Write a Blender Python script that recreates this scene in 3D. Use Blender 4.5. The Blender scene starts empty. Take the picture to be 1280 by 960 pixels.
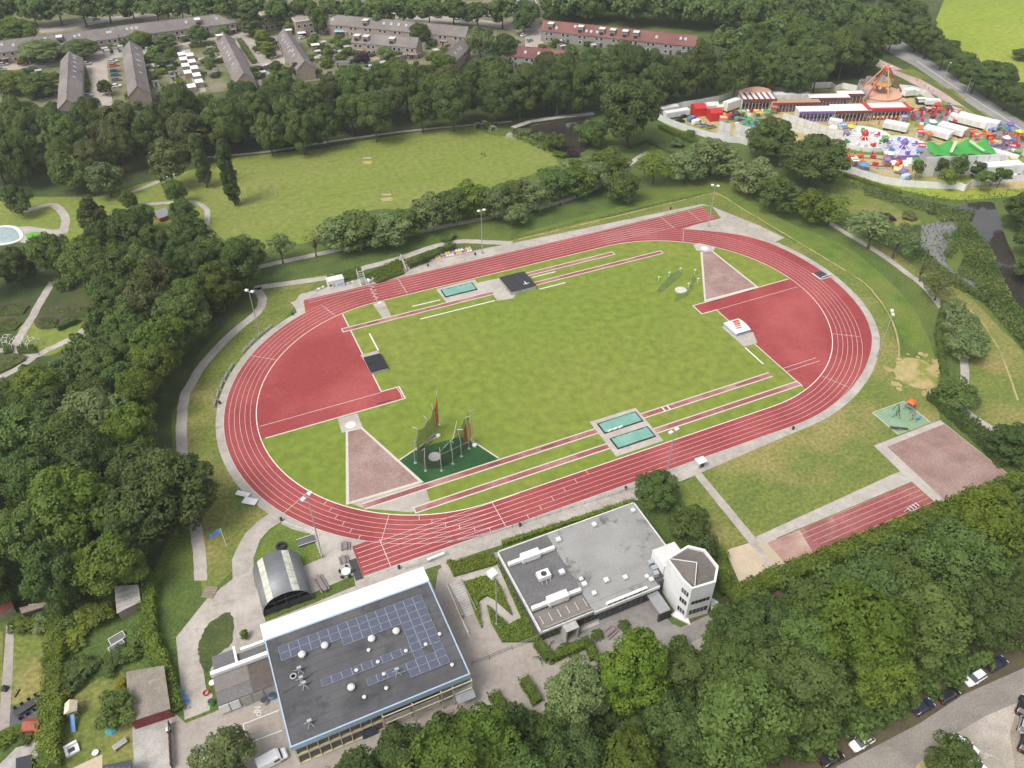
import bpy, math, random
import numpy as np
from math import radians as R, pi, sin, cos, hypot, atan2
S = bpy.context.scene
COL = S.collection
# ---------------------------------------------------------------- camera
CAM_LOC = (-78.2837, -143.8492, 127.073)
PITCH, YAW, FOC = R(40.306), R(-24.307), 1000.0 / 1280.0
cam_d = bpy.data.cameras.new('camera')
cam = bpy.data.objects.new('camera', cam_d); COL.objects.link(cam)
cam.location = CAM_LOC; cam.rotation_euler = (pi/2 - PITCH, 0, YAW)
cam_d.sensor_fit = 'HORIZONTAL'; cam_d.angle = 2*math.atan(0.5/FOC)
cam_d.clip_start = 1; cam_d.clip_end = 6000
S.camera = cam
# ---------------------------------------------------------------- light
SUN_EL, SUN_AZ = R(57), R(197)          # azimuth measured from +x towards +y (the track's own frame)
w = bpy.data.worlds.new('World'); S.world = w; w.use_nodes = True
nt = w.node_tree; bg = nt.nodes['Background']
sky = nt.nodes.new('ShaderNodeTexSky'); sky.sky_type = 'NISHITA'; sky.sun_disc = False
sky.sun_elevation = SUN_EL; sky.sun_rotation = pi/2 - SUN_AZ
sky.air_density = 1.0; sky.dust_density = 3.0; sky.ozone_density = 0.6
hs = nt.nodes.new('ShaderNodeHueSaturation'); hs.inputs['Saturation'].default_value = 0.3   # thin overcast
nt.links.new(sky.outputs[0], hs.inputs['Color']); nt.links.new(hs.outputs[0], bg.inputs[0])
bg.inputs[1].default_value = 0.15
sd = bpy.data.lights.new('sun', 'SUN'); sd.energy = 1.55; sd.angle = R(24); sd.color = (1, .95, .87)
so = bpy.data.objects.new('sun', sd); COL.objects.link(so); so.location = (-200, -50, 300)
from mathutils import Vector
sv = Vector((cos(SUN_EL)*cos(SUN_AZ), cos(SUN_EL)*sin(SUN_AZ), sin(SUN_EL)))
so.rotation_euler = sv.to_track_quat('Z', 'Y').to_euler()
S.view_settings.view_transform = 'Standard'; S.view_settings.look = 'None'
S.view_settings.exposure = 0.64; S.view_settings.gamma = 1
try: S.view_settings.use_curve_mapping = False
except Exception: pass
S.cycles.max_bounces = 5; S.cycles.diffuse_bounces = 3; S.cycles.transmission_bounces = 3
S.cycles.transparent_max_bounces = 8
rng = random.Random(7)
# ---------------------------------------------------------------- survey: a pixel of the 1280x960 survey photo -> ground point at height z
_cp, _sp = cos(PITCH), sin(PITCH); _cy, _sy = cos(YAW), sin(YAW)
def at(px, py, z=0.0):
    u = (px-640)/1000.0; v = -(py-480)/1000.0
    dx, dy, dz = u, _cp + v*_sp, -_sp + v*_cp
    t = (z - CAM_LOC[2])/dz
    return (CAM_LOC[0] + (dx*_cy - dy*_sy)*t, CAM_LOC[1] + (dx*_sy + dy*_cy)*t)
def ats(pts, z=0.0): return [at(x, y, z) for x, y in pts]
# ---------------------------------------------------------------- object helpers
def tag(o, label=None, cat=None, group=None, kind=None):
    if label: o['label'] = label
    if cat: o['category'] = cat
    if group: o['group'] = group
    if kind: o['kind'] = kind
    return o
def thing(name, label, cat, loc=(0, 0, 0), rz=0.0, group=None):
    o = bpy.data.objects.new(name, None); COL.objects.link(o)
    o.empty_display_size = .2
    if len(loc) == 2: loc = (loc[0], loc[1], 0)
    o.location = loc; o.rotation_euler = (0, 0, rz)
    return tag(o, label, cat, group)
def inst(name, me, parent=None, loc=None, rz=0.0, sc=None):
    o = bpy.data.objects.new(name, me); COL.objects.link(o)
    if parent: o.parent = parent
    if loc is not None: o.location = loc
    if rz: o.rotation_euler = (0, 0, rz)
    if sc is not None: o.scale = sc if hasattr(sc, '__len__') else (sc, sc, sc)
    return o
KIDS = {}
def dup(root, loc, rz=0.0, label=None, group=None, sc=None):
    def cp(o, par):
        c = o.copy(); COL.objects.link(c)
        if par: c.parent = par
        for ch in o.children: cp(ch, c)
        return c
    r = cp(root, None)
    if len(loc) == 2: loc = (loc[0], loc[1], 0)
    r.location = loc; r.rotation_euler = (0, 0, rz)
    if sc: r.scale = (sc, sc, sc)
    if label: r['label'] = label
    if group: r['group'] = group
    return r
class MB:
    def __init__(s): s.v = []; s.f = []
    def add(s, vs, fs):
        n = len(s.v); s.v += [tuple(p) for p in vs]; s.f += [tuple(i+n for i in f) for f in fs]; return s
    def box(s, x0, x1, y0, y1, z0, z1):
        return s.add([(x0,y0,z0),(x1,y0,z0),(x1,y1,z0),(x0,y1,z0),(x0,y0,z1),(x1,y0,z1),(x1,y1,z1),(x0,y1,z1)],
                     [(3,2,1,0),(4,5,6,7),(0,1,5,4),(1,2,6,5),(2,3,7,6),(3,0,4,7)])
    def obox(s, c, l, wd, h, rz=0.0):        # centre of base, length, width, height
        cx, cy, cz = c; a, b = cos(rz), sin(rz); P = []
        for z in (cz, cz+h):
            for sx, sy in ((-1,-1),(1,-1),(1,1),(-1,1)):
                x, y = sx*l/2, sy*wd/2; P.append((cx+x*a-y*b, cy+x*b+y*a, z))
        return s.add(P, [(3,2,1,0),(4,5,6,7),(0,1,5,4),(1,2,6,5),(2,3,7,6),(3,0,4,7)])
    def poly(s, pts, z):
        A = sum(p[0]*q[1]-q[0]*p[1] for p, q in zip(pts, pts[1:]+pts[:1]))
        if A < 0: pts = pts[::-1]
        return s.add([(p[0], p[1], z) for p in pts], [tuple(range(len(pts)))])
    def prism(s, pts, z0, z1, bottom=False):
        pts = list(pts)
        A = sum(p[0]*q[1]-q[0]*p[1] for p, q in zip(pts, pts[1:]+pts[:1]))
        if A < 0: pts = pts[::-1]
        n = len(pts)
        f = [tuple(range(n, 2*n))] + [(i, (i+1) % n, n+(i+1) % n, n+i) for i in range(n)]
        if bottom: f.append(tuple(range(n-1, -1, -1)))
        return s.add([(p[0], p[1], z0) for p in pts]+[(p[0], p[1], z1) for p in pts], f)
    def tube(s, p0, p1, r0, r1=None, n=6, caps=True):
        r1 = r0 if r1 is None else r1
        a = Vector(p0); b = Vector(p1); d = (b-a)
        if d.length < 1e-6: return s
        d.normalize(); u = d.orthogonal().normalized(); v = d.cross(u)
        P = []
        for c, r in ((a, r0), (b, r1)):
            for k in range(n):
                t = 2*pi*k/n; P.append(tuple(c + u*(r*cos(t)) + v*(r*sin(t))))
        f = [(k, (k+1) % n, n+(k+1) % n, n+k) for k in range(n)]
        if caps: f += [tuple(range(n-1, -1, -1)), tuple(range(n, 2*n))]
        return s.add(P, f)
    def path(s, pts, r, n=6):
        for p, q in zip(pts, pts[1:]): s.tube(p, q, r, r, n)
        return s
    def lathe(s, prof, n=12, c=(0, 0, 0)):
        P = []; m = len(prof)
        for r, z in prof:
            for k in range(n):
                t = 2*pi*k/n; P.append((c[0]+r*cos(t), c[1]+r*sin(t), c[2]+z))
        f = [(j*n+k, j*n+(k+1) % n, (j+1)*n+(k+1) % n, (j+1)*n+k) for j in range(m-1) for k in range(n)]
        f += [tuple(range(n-1, -1, -1)), tuple(range((m-1)*n, m*n))]
        return s.add(P, f)
    def ribbon(s, pts, wd, z, closed=False):
        n = len(pts); L = []; Rr = []
        for i, p in enumerate(pts):
            a = pts[(i-1) % n] if (closed or i > 0) else p
            b = pts[(i+1) % n] if (closed or i < n-1) else p
            dx, dy = b[0]-a[0], b[1]-a[1]; l = hypot(dx, dy) or 1
            nx, ny = -dy/l, dx/l
            L.append((p[0]+nx*wd/2, p[1]+ny*wd/2, z)); Rr.append((p[0]-nx*wd/2, p[1]-ny*wd/2, z))
        m = n if closed else n-1
        return s.add(Rr+L, [(i, (i+1) % n, n+(i+1) % n, n+i) for i in range(m)])
    def wallstrip(s, pts, th, z0, z1, closed=False):   # a thin wall along a polyline
        for p, q in zip(pts, pts[1:] + (pts[:1] if closed else [])):
            dx, dy = q[0]-p[0], q[1]-p[1]; l = hypot(dx, dy)
            if l > 1e-4: s.obox(((p[0]+q[0])/2, (p[1]+q[1])/2, z0), l, th, z1-z0, atan2(dy, dx))
        return s
    def mesh(s, name, mat, smooth=False):
        me = bpy.data.meshes.new(name); me.from_pydata(s.v, [], s.f)
        if mat is not None: me.materials.append(mat)
        if smooth: me.polygons.foreach_set('use_smooth', [True]*len(me.polygons))
        me.update(); return me
    def build(s, name, mat, parent=None, smooth=False, kind=None, label=None):
        o = inst(name, s.mesh(name, mat, smooth), parent)
        return tag(o, label, None, None, kind)
def spline(pts, k=6, closed=False):
    n = len(pts); out = []
    g = lambda i: pts[i % n] if closed else pts[max(0, min(n-1, i))]
    for i in range(n if closed else n-1):
        a, b, c, d = g(i-1), g(i), g(i+1), g(i+2)
        for j in range(k):
            t = j/k
            out.append(tuple(0.5*(2*b[q]+(c[q]-a[q])*t+(2*a[q]-5*b[q]+4*c[q]-d[q])*t*t+(3*b[q]-a[q]-3*c[q]+d[q])*t**3) for q in (0, 1)))
    if not closed: out.append(tuple(pts[-1][:2]))
    return out
def LZ(k): return 0.012*k
SHEETS = [0]
def sheet(name, pts, layer, m, smooth=False):
    if smooth:
        pts = spline(pts, 7, True); jr = random.Random(len(pts)+int(abs(pts[0][0])*7))
        pts = [(x+jr.uniform(-.16, .16), y+jr.uniform(-.16, .16)) for x, y in pts]      # ragged edges
    SHEETS[0] += 1
    return MB().poly(list(pts), LZ(layer)+.00012*(SHEETS[0] % 98)).build(name, m, None, kind='structure')
def strip(name, pts, wd, layer, m):
    SHEETS[0] += 1
    jr = random.Random(int(abs(pts[0][0])*13)); pts = [(x+jr.uniform(-.09, .09), y+jr.uniform(-.09, .09)) for x, y in spline(pts, 8)]
    return MB().ribbon(pts, wd, LZ(layer)+.00012*(SHEETS[0] % 98)).build(name, m, None, kind='structure')
# ---------------------------------------------------------------- materials
def mat(name, c1, c2=None, scale=1.0, rough=.85, c3=None, s3=.05, bump=0.0, bs=8.0, streak=None, spec=.3, metal=0.0, fine=.25, t3=(.45, .65), dirt=None):
    """two colours mixed by noise, a third in larger patches, fine grain, optional bump / stretched streaks"""
    m = bpy.data.materials.new(name); m.use_nodes = True
    N = m.node_tree.nodes; L = m.node_tree.links; P = N['Principled BSDF']
    P.inputs['Roughness'].default_value = rough; P.inputs['Specular IOR Level'].default_value = spec
    P.inputs['Metallic'].default_value = metal
    geo = N.new('ShaderNodeNewGeometry'); pos = geo.outputs['Position']
    def noise(sc, det=3, vec=pos, ro=.55):
        n = N.new('ShaderNodeTexNoise'); n.inputs['Scale'].default_value = sc; n.inputs['Detail'].default_value = det
        n.inputs['Roughness'].default_value = ro
        L.new(vec, n.inputs['Vector']); return n.outputs['Fac']
    def ramp(f, a, b):
        r = N.new('ShaderNodeMapRange'); r.inputs[1].default_value = a; r.inputs[2].default_value = b; L.new(f, r.inputs[0]); return r.outputs[0]
    def mix(f, a, b, mode='MIX'):
        x = N.new('ShaderNodeMix'); x.data_type = 'RGBA'; x.blend_type = mode
        if hasattr(f, 'is_linked'): L.new(f, x.inputs[0])
        else: x.inputs[0].default_value = f
        for s_, v in ((x.inputs[6], a), (x.inputs[7], b)):
            if hasattr(v, 'is_linked'): L.new(v, s_)
            else: s_.default_value = (*v, 1) if len(v) == 3 else v
        return x.outputs[2]
    c2 = c2 or tuple(x*.85 for x in c1)
    col = mix(ramp(noise(scale), .35, .65), c1, c2)
    if streak:
        ang, sx, sy, amt = streak[:4]
        mp = N.new('ShaderNodeMapping'); mp.inputs['Scale'].default_value = (sx, sy, 1); mp.inputs['Rotation'].default_value = (0, 0, ang)
        L.new(pos, mp.inputs['Vector'])
        f = ramp(noise(1.0, 2, mp.outputs[0]), .35, .65)
        col = mix(f, col, mix(amt, col, streak[4] if len(streak) > 4 else c2))
    if c3: col = mix(ramp(noise(s3, 4), *t3), col, c3)
    if dirt:
        col = mix(ramp(noise(dirt[1], 6, pos, .7), dirt[2], dirt[3]), col, dirt[0])
    if fine:
        f = ramp(noise(scale*9, 3), .3, .7)
        v = N.new('ShaderNodeMapRange'); v.inputs[3].default_value = 1-fine; v.inputs[4].default_value = 1+fine; L.new(f, v.inputs[0])
        h = N.new('ShaderNodeHueSaturation'); L.new(col, h.inputs['Color']); L.new(v.outputs[0], h.inputs['Value']); col = h.outputs[0]
    L.new(col, P.inputs['Base Color'])
    if bump:
        b = N.new('ShaderNodeBump'); b.inputs['Strength'].default_value = 1; b.inputs['Distance'].default_value = bump
        L.new(noise(bs, 4), b.inputs['Height']); L.new(b.outputs[0], P.inputs['Normal'])
    return m
def plain(name, c, rough=.6, metal=0.0, spec=.4, fine=.1, sc=2.0):
    return mat(name, c, tuple(x*.88 for x in c), sc, rough, spec=spec, metal=metal, fine=fine)
M = {}
M['ground'] = mat('rough_grass', (.088,.130,.027), (.060,.098,.021), .22, .9, (.115,.145,.028), .025, bump=.25, bs=1.2, fine=.38)
M['lawn'] = mat('mown_grass', (.162,.203,.033), (.147,.192,.030), .06, .9, (.196,.208,.056), .02, bump=.05, bs=3, streak=(R(-8), .008, .2, .5, (.182,.206,.048)), fine=.2, t3=(.45,.7), dirt=((.22,.205,.07), .035, .6, .85))
M['infield'] = mat('infield_grass', (.152,.202,.026), (.136,.190,.024), .05, .9, (.184,.208,.036), .022, bump=.04, bs=3, streak=(R(-12), .010, .30, .45, (.174,.210,.031)), fine=.18, t3=(.45,.72), dirt=((.195,.195,.05), .03, .60, .85))
M['verge'] = mat('verge_grass', (.140,.172,.036), (.104,.143,.030), .14, .9, (.225,.20,.065), .05, bump=.08, bs=2, fine=.32, t3=(.48,.62), streak=(R(15), .05, .5, .4, (.17,.185,.035)))
M['bank'] = mat('bank_grass', (.118,.178,.024), (.078,.130,.02), .3, .9, (.145,.175,.034), .06, bump=.2, bs=1.5, fine=.38)
M['meadow'] = mat('meadow_grass', (.20,.27,.022), (.16,.23,.02), .04, .9, (.25,.28,.04), .02, streak=(R(10), .01, .12, .4, (.26,.29,.04)), fine=.2)
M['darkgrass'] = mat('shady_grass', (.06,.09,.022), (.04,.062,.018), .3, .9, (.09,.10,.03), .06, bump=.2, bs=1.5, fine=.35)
M['soil'] = mat('soil', (.10,.072,.05), (.065,.05,.035), .8, .95, (.09,.085,.04), .2, bump=.1, bs=3)
M['drygrass'] = mat('dry_grass', (.40,.31,.15), (.31,.26,.10), .5, .95, (.20,.21,.045), .22, bump=.05, bs=2, fine=.3, t3=(.5,.62))
M['red'] = mat('red_track', (.275,.046,.046), (.248,.041,.041), .12, .75, (.33,.073,.070), .045, bump=.004, bs=30, fine=.12, streak=(0, .015, 1.1, .5, (.255,.046,.049)), spec=.25, dirt=((.37,.12,.105), .10, .62, .82))
M['redworn'] = mat('worn_red_surface', (.265,.085,.082), (.225,.07,.068), .4, .85, (.36,.19,.165), .12, fine=.18)
M['gravelred'] = mat('pink_gravel', (.285,.185,.16), (.235,.15,.13), .3, .95, (.325,.24,.21), .07, fine=.22, bump=.01, bs=12, dirt=((.20,.13,.115), .15, .55, .7))
M['white'] = plain('white_line', (.70,.67,.63), .65)
M['kerbwhite'] = plain('kerb_concrete_pale', (.54,.50,.43), .75)
M['pave'] = mat('concrete_paving', (.38,.34,.30), (.31,.28,.25), .8, .9, (.43,.39,.345), .15, bump=.01, bs=6, fine=.22, dirt=((.24,.215,.185), .25, .56, .75))
M['pavelight'] = mat('pale_paving', (.44,.40,.36), (.37,.335,.30), .7, .9, (.35,.32,.28), .2, fine=.2, dirt=((.29,.26,.225), .3, .56, .75))
M['brick'] = mat('brick_paving', (.325,.285,.25), (.27,.235,.205), 1.2, .9, (.38,.34,.30), .12, fine=.22, dirt=((.19,.165,.14), .12, .55, .75))
M['sand'] = mat('sandy_lot', (.52,.42,.31), (.46,.37,.27), .5, .95, (.40,.34,.24), .1, fine=.15)
M['asphalt'] = mat('asphalt_grey', (.225,.205,.18), (.19,.172,.152), .35, .9, (.285,.255,.22), .07, fine=.2, dirt=((.15,.138,.122), .12, .55, .7), streak=(R(-10), .02, .5, .4, (.25,.23,.20)))
M['gravel'] = mat('gravel_lot', (.43,.39,.335), (.37,.33,.285), .5, .95, (.28,.25,.205), .10, fine=.22, dirt=((.50,.46,.41), .2, .55, .7))
M['roadtop'] = mat('road_asphalt', (.27,.26,.25), (.23,.22,.21), .5, .85, (.31,.30,.285), .05, fine=.15)
M['cycle'] = mat('pink_cycle_path', (.44,.31,.28), (.39,.28,.25), .5, .9, (.47,.37,.33), .1)
M['street'] = mat('street_brick', (.36,.31,.275), (.30,.26,.23), .4, .9, (.40,.355,.31), .08)
M['fairground'] = mat('trodden_fair_grass', (.42,.34,.19), (.36,.30,.13), .12, .95, (.22,.24,.05), .05, fine=.25, t3=(.5, .62))
M['teal'] = mat('teal_cover', (.16,.33,.27), (.13,.29,.235), .6, .6, (.19,.37,.30), .3, bump=.06, bs=1.5, spec=.4)
M['darkturf'] = mat('dark_artificial_turf', (.018,.07,.02), (.013,.055,.016), .4, .9, (.03,.09,.028), .2, streak=(R(35), .15, 1.5, .4, (.028,.085,.026)))
M['playturf'] = mat('play_turf', (.20,.31,.19), (.17,.27,.165), .5, .9, (.26,.33,.22), .15)
M['concrete'] = mat('concrete', (.42,.40,.37), (.36,.345,.32), 1, .85, (.30,.285,.26), .3)
M['wood'] = mat('weathered_wood', (.27,.22,.17), (.21,.17,.13), 2, .85)
M['water'] = mat('pond_water', (.05,.044,.036), (.035,.03,.026), .1, .07, spec=.9, bump=.004, bs=2, fine=.05)
M['greywater'] = mat('marsh_water', (.20,.19,.19), (.14,.135,.13), .12, .06, spec=1.0, bump=.006, bs=1.5, fine=.05)  # pale sky reflection is put into the base colour
M['black'] = plain('black_plastic', (.018,.018,.02), .5)
M['dark'] = plain('dark_grey', (.05,.05,.055), .6)
M['rubber'] = plain('tyre_rubber', (.02,.02,.02), .8)
M['steel'] = plain('galvanised_steel', (.48,.49,.50), .4, .5)
M['whitep'] = plain('white_paint', (.72,.72,.71), .5)
M['offwhite'] = mat('offwhite_panel', (.62,.61,.58), (.54,.53,.50), .5, .65)
M['blue'] = plain('blue_paint', (.10,.26,.55), .45)
M['lightblue'] = plain('light_blue_trim', (.32,.52,.68), .5)
M['orange'] = plain('orange_band', (.62,.13,.03), .7)
M['redp'] = plain('red_paint', (.50,.03,.03), .5)
M['yellow'] = plain('yellow_paint', (.75,.50,.05), .5)
M['greenp'] = plain('green_paint', (.05,.30,.05), .55)
M['purple'] = plain('purple_plastic', (.20,.12,.38), .5)
M['cream'] = plain('cream_timber', (.62,.54,.36), .6)
M['glass'] = plain('dark_window_glass', (.025,.03,.035), .08, 0, .8, fine=.02)
M['bluegrass_glass'] = M['glass']
# ================================================================ ground, lawns, roads, water
MB().poly([(-860,-560),(1060,-560),(1060,1060),(-860,1060)], 0).build('ground', M['ground'], kind='structure')
def psheet(name, pts, layer, m, smooth=True): return sheet(name, ats(pts), layer, m, smooth)
psheet('park_lawn', [(262,212),(300,196),(380,180),(470,168),(560,157),(588,158),(620,170),(655,170),(688,188),(697,212),(670,216),(620,236),(560,250),(520,262),(470,262),(410,278),(390,302),(350,306),(300,318),(240,300),(150,310),(60,318),(-20,320),(-20,240),(40,236),(120,246),(170,232),(210,215),(232,206)], 1, M['lawn'])
psheet('sports_lawn', [(640,300),(760,271),(880,244),(905,245),(960,283),(1020,317),(1075,352),(1105,388),(1120,425),(1125,445),(1160,447),(1176,462),(1170,500),(1172,532),(1130,560),(1130,600),(945,672),(860,585),(900,480),(700,350)], 1, M['verge'])
psheet('ring_lawn', [(322,362),(415,343),(420,360),(380,372),(330,430),(290,480),(285,540),(310,600),(350,640),(320,680),(262,740),(250,728),(243,650),(228,565),(226,530),(232,492),(252,460),(272,435),(297,410),(324,390)], 1, M['verge'])
psheet('dry_grass_patch', [(1128,450),(1145,448),(1162,455),(1172,468),(1168,482),(1150,486),(1126,476),(1118,463)], 2, M['drygrass'])
pr = random.Random(4); dg = MB()
for i in range(46):
    a = pr.uniform(0, 6.28); q = pr.uniform(.55, 1.12); cx_, cy_ = at(1145+34*q*cos(a), 468+24*q*sin(a)); r_ = pr.uniform(.3, 1.3)
    dg.poly([(cx_+r_*pr.uniform(.5,1.2)*cos(k*.9), cy_+r_*pr.uniform(.5,1.2)*sin(k*.9)) for k in range(7)], LZ(2.1)+.0003*i)
dg.build('dry_grass_tufts', M['drygrass'], kind='structure')
strip('worn_track_edge', ats([(648,299),(700,287),(780,268),(880,244),(899,243),(930,262),(1000,304),(1050,334),(1085,358),(1112,395),(1122,425),(1124,446)]), .5, 2, M['drygrass'])
psheet('bank_lawn', [(660,290),(760,262),(880,235),(905,238),(990,280),(1060,310),(1120,360),(1150,400),(1172,460),(1150,440),(1130,425),(1112,390),(1080,352),(1020,316),(950,275),(902,242),(880,242),(770,267),(650,297)], 1, M['bank'])
psheet('stream_lawn', [(1060,290),(1110,310),(1160,345),(1200,360),(1240,400),(1280,440),(1300,470),(1300,560),(1260,545),(1215,520),(1210,480),(1205,430),(1185,395),(1150,350),(1100,315)], 1, M['verge'])
psheet('meadow_strip', [(1040,232),(1080,240),(1130,265),(1150,275),(1135,285),(1090,275),(1050,262)], 1, M['verge'])
psheet('ditch_bank', [(1060,225),(1130,238),(1200,250),(1300,240),(1300,228),(1230,233),(1120,228)], 1, M['meadow'])
psheet('meadow', [(1142,0),(1140,-20),(1330,-20),(1330,130),(1300,118),(1245,90),(1190,62),(1160,40)], 1, M['meadow'], False)
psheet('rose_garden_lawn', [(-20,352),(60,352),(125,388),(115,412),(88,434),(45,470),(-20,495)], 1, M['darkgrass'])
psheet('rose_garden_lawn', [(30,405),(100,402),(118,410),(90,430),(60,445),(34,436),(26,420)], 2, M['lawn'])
# wood floor
psheet('wood_floor', [(640,880),(700,845),(770,805),(850,785),(905,750),(960,715),(1100,665),(1290,590),(1290,835),(1200,850),(1100,905),(1030,970),(400,985),(450,925),(560,893)], 1, M['soil'], False)
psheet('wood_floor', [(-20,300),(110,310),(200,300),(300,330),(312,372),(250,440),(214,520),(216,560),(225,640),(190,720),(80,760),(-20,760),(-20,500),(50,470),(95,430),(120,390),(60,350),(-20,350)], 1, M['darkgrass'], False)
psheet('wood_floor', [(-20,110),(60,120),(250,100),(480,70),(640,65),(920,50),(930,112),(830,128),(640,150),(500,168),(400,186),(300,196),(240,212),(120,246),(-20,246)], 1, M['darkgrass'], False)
psheet('wood_floor', [(915,60),(960,20),(1060,0),(1180,0),(1150,75),(1110,102),(960,118),(925,118)], 2, M['darkgrass'], False)
# paths
strip('path', ats([(640,304),(610,303),(575,302),(540,309),(500,323),(455,335),(415,346),(370,353),(326,359),(322,362),(328,374),(322,390),(297,411),(271,436),(251,460),(238,482),(231,495),(227,530),(228,566),(234,610),(243,650),(249,690),(251,726)]), 2.4, 4, M['pavelight'])
strip('path', ats([(300,342),(324,334),(382,321),(415,314),(460,304),(507,294),(560,282),(627,269),(680,258),(708,250),(736,239),(755,226),(768,218),(800,196),(812,190)]), 2.2, 3, M['pave'])
strip('path', ats([(940,222),(985,246),(1020,266),(1047,285),(1100,317),(1130,339),(1157,360),(1185,397),(1200,430),(1206,465),(1204,490),(1202,505),(1215,520),(1250,542),(1290,560)]), 2.0, 3, M['pave'])
strip('path', ats([(240,198),(330,190),(420,176),(500,165),(590,156),(640,152)]), 1.6, 3, M['pave'])
strip('path', ats([(30,265),(62,256),(75,262),(82,275),(78,292)]), 2.6, 3, M['pave'])
strip('path', ats([(-10,292),(30,286),(60,290),(85,288)]), 3.0, 3, M['pave'])
strip('path', ats([(140,275),(170,258),(205,254),(240,252),(258,262),(258,282)]), 1.8, 3, M['pave'])
strip('path', ats([(165,240),(200,226),(232,208)]), 2.0, 3, M['pave'])
strip('trodden_trail', ats([(1200,378),(1225,400),(1250,440),(1272,500)]), .5, 3, M['drygrass'])
strip('path', ats([(66,352),(52,375),(38,400),(25,420),(16,437)]), 2.2, 3, M['pave'])
strip('path', ats([(-10,440),(16,437),(45,444),(60,437),(95,420),(112,404)]), 2.0, 3, M['pave'])
strip('path', ats([(45,444),(20,462),(-10,476)]), 2.0, 3, M['pave'])
for q in ([(-10,385),(20,378),(38,380),(30,392),(-10,394)], [(-10,400),(15,396),(27,402),(20,412),(-10,416)], [(44,400),(55,394),(85,398),(84,404),(62,412),(46,410)], [(-10,450),(14,443),(34,447),(12,460),(-10,468)], [(60,385),(90,380),(118,388),(112,395),(75,394)]):
    psheet('flower_bed', q, 3, M['soil'])
# water
psheet('pond', [(640,162),(662,158),(700,152),(738,148),(740,165),(732,188),(700,192),(686,182),(662,172)], 3, M['water'])
psheet('stream', [(1196,258),(1236,252),(1246,262),(1258,300),(1275,335),(1300,375),(1300,430),(1270,385),(1252,345),(1240,318),(1228,300),(1216,283),(1208,270)], 3, M['water'])
psheet('stream', [(1080,234),(1130,246),(1185,257),(1215,258),(1215,263),(1180,261),(1130,251),(1085,239)], 4, M['water'])
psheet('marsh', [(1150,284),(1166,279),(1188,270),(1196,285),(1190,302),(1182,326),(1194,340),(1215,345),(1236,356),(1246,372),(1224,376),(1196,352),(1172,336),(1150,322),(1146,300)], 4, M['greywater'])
# top right road
psheet('road', [(1110,40),(1146,64),(1190,94),(1240,128),(1310,172),(1310,196),(1278,178),(1225,139),(1184,111),(1142,82),(1100,60)], 3, M['roadtop'], False)
psheet('cycle_path', [(1090,70),(1135,90),(1180,116),(1225,147),(1310,206),(1310,216),(1272,190),(1215,150),(1172,121),(1128,98),(1085,78)], 3, M['cycle'], False)
strip('road_line', ats([(1146,76),(1185,103),(1232,133),(1300,176)]), .35, 5, M['white'])
strip('fair_path', ats([(1204,143),(1190,142),(1176,147),(1165,155)]), 4.0, 3, M['cycle'])
for q in ([(1118,88),(1140,86),(1160,96),(1162,99),(1150,99)], [(1166,103),(1172,103),(1182,109),(1180,111)], [(1184,111),(1190,111),(1206,124),(1204,126)], [(1224,138),(1230,140),(1300,186),(1298,190)]):
    psheet('traffic_island', q, 6, M['verge'], False)
psheet('fairground', [(820,146),(850,132),(925,114),(1000,108),(1050,112),(1110,110),(1152,119),(1170,135),(1192,146),(1235,168),(1262,186),(1300,205),(1300,232),(1225,236),(1120,232),(1055,216),(935,180),(860,166)], 2, M['fairground'])
for q in ([(1000,120),(1035,114),(1070,118),(1080,124),(1020,125)], [(1130,115),(1150,118),(1185,128),(1190,130),(1160,132)], [(1188,136),(1205,134),(1250,168),(1240,172)], [(1055,186),(1100,188),(1110,194),(1065,192)], [(840,138),(880,130),(885,142),(850,144)]):
    psheet('fair_grass', q, 3, M['verge'])
# bottom right road and parking
psheet('dirt_shoulder', [(1005,975),(1030,950),(1100,912),(1150,888),(1225,845),(1300,812),(1300,840),(1203,872),(1150,908),(1046,968)], 2, M['soil'], False)
psheet('road', [(1036,972),(1046,958),(1100,930),(1150,904),(1203,869),(1300,826),(1300,872),(1230,898),(1180,928),(1130,985),(1030,990)], 3, M['asphalt'], False)
psheet('parking_lot', [(1120,990),(1180,926),(1230,896),(1300,866),(1310,990)], 4, M['gravel'], False)
psheet('dirt_shoulder', [(1262,915),(1272,885),(1310,868),(1310,985),(1272,985)], 5, mat('brown_gravel', (.27,.23,.18), (.32,.28,.23), .5, .95, (.22,.19,.14), .15), False)
psheet('road_verge', [(1130,985),(1160,944),(1180,928),(1195,940),(1200,985)], 5, M['drygrass'])
# front yard, plaza, driveway
psheet('plaza', [(548,712),(568,700),(622,690),(625,690),(676,795),(712,806),(780,772),(850,785),(905,760),(910,788),(850,835),(760,875),(700,890),(640,905),(560,915),(480,935),(400,975),(300,985),(170,985),(160,905),(215,888),(232,904),(268,890),(345,850),(540,760)], 2, M['brick'], False)
psheet('terrace', [(684,798),(712,788),(760,768),(812,748),(840,780),(852,785),(900,762),(905,780),(850,812),(790,822),(765,812),(730,830),(712,818),(690,808)], 3, mat('grey_terrace_paving', (.25,.235,.215), (.20,.19,.175), .8, .9, (.30,.275,.25), .15), False)
psheet('driveway', [(337,642),(322,652),(306,668),(295,688),(290,700),(291,724),(260,747),(220,797),(224,840),(228,880),(231,900),(262,888),(266,868),(258,862),(254,836),(249,815),(252,795),(262,778),(285,765),(290,770),(291,805),(300,830),(340,800),(330,770),(318,727),(317,698),(325,675),(336,662),(352,652)], 3, M['pave'], False)
psheet('driveway_bed', [(288,766),(291,800),(274,818),(262,838),(253,836),(248,815),(252,795),(264,778)], 4, M['darkgrass'])
psheet('club_forecourt', [(352,648),(395,668),(450,680),(448,716),(350,760),(322,768),(318,730),(350,690)], 3, M['pave'], False)
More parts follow.
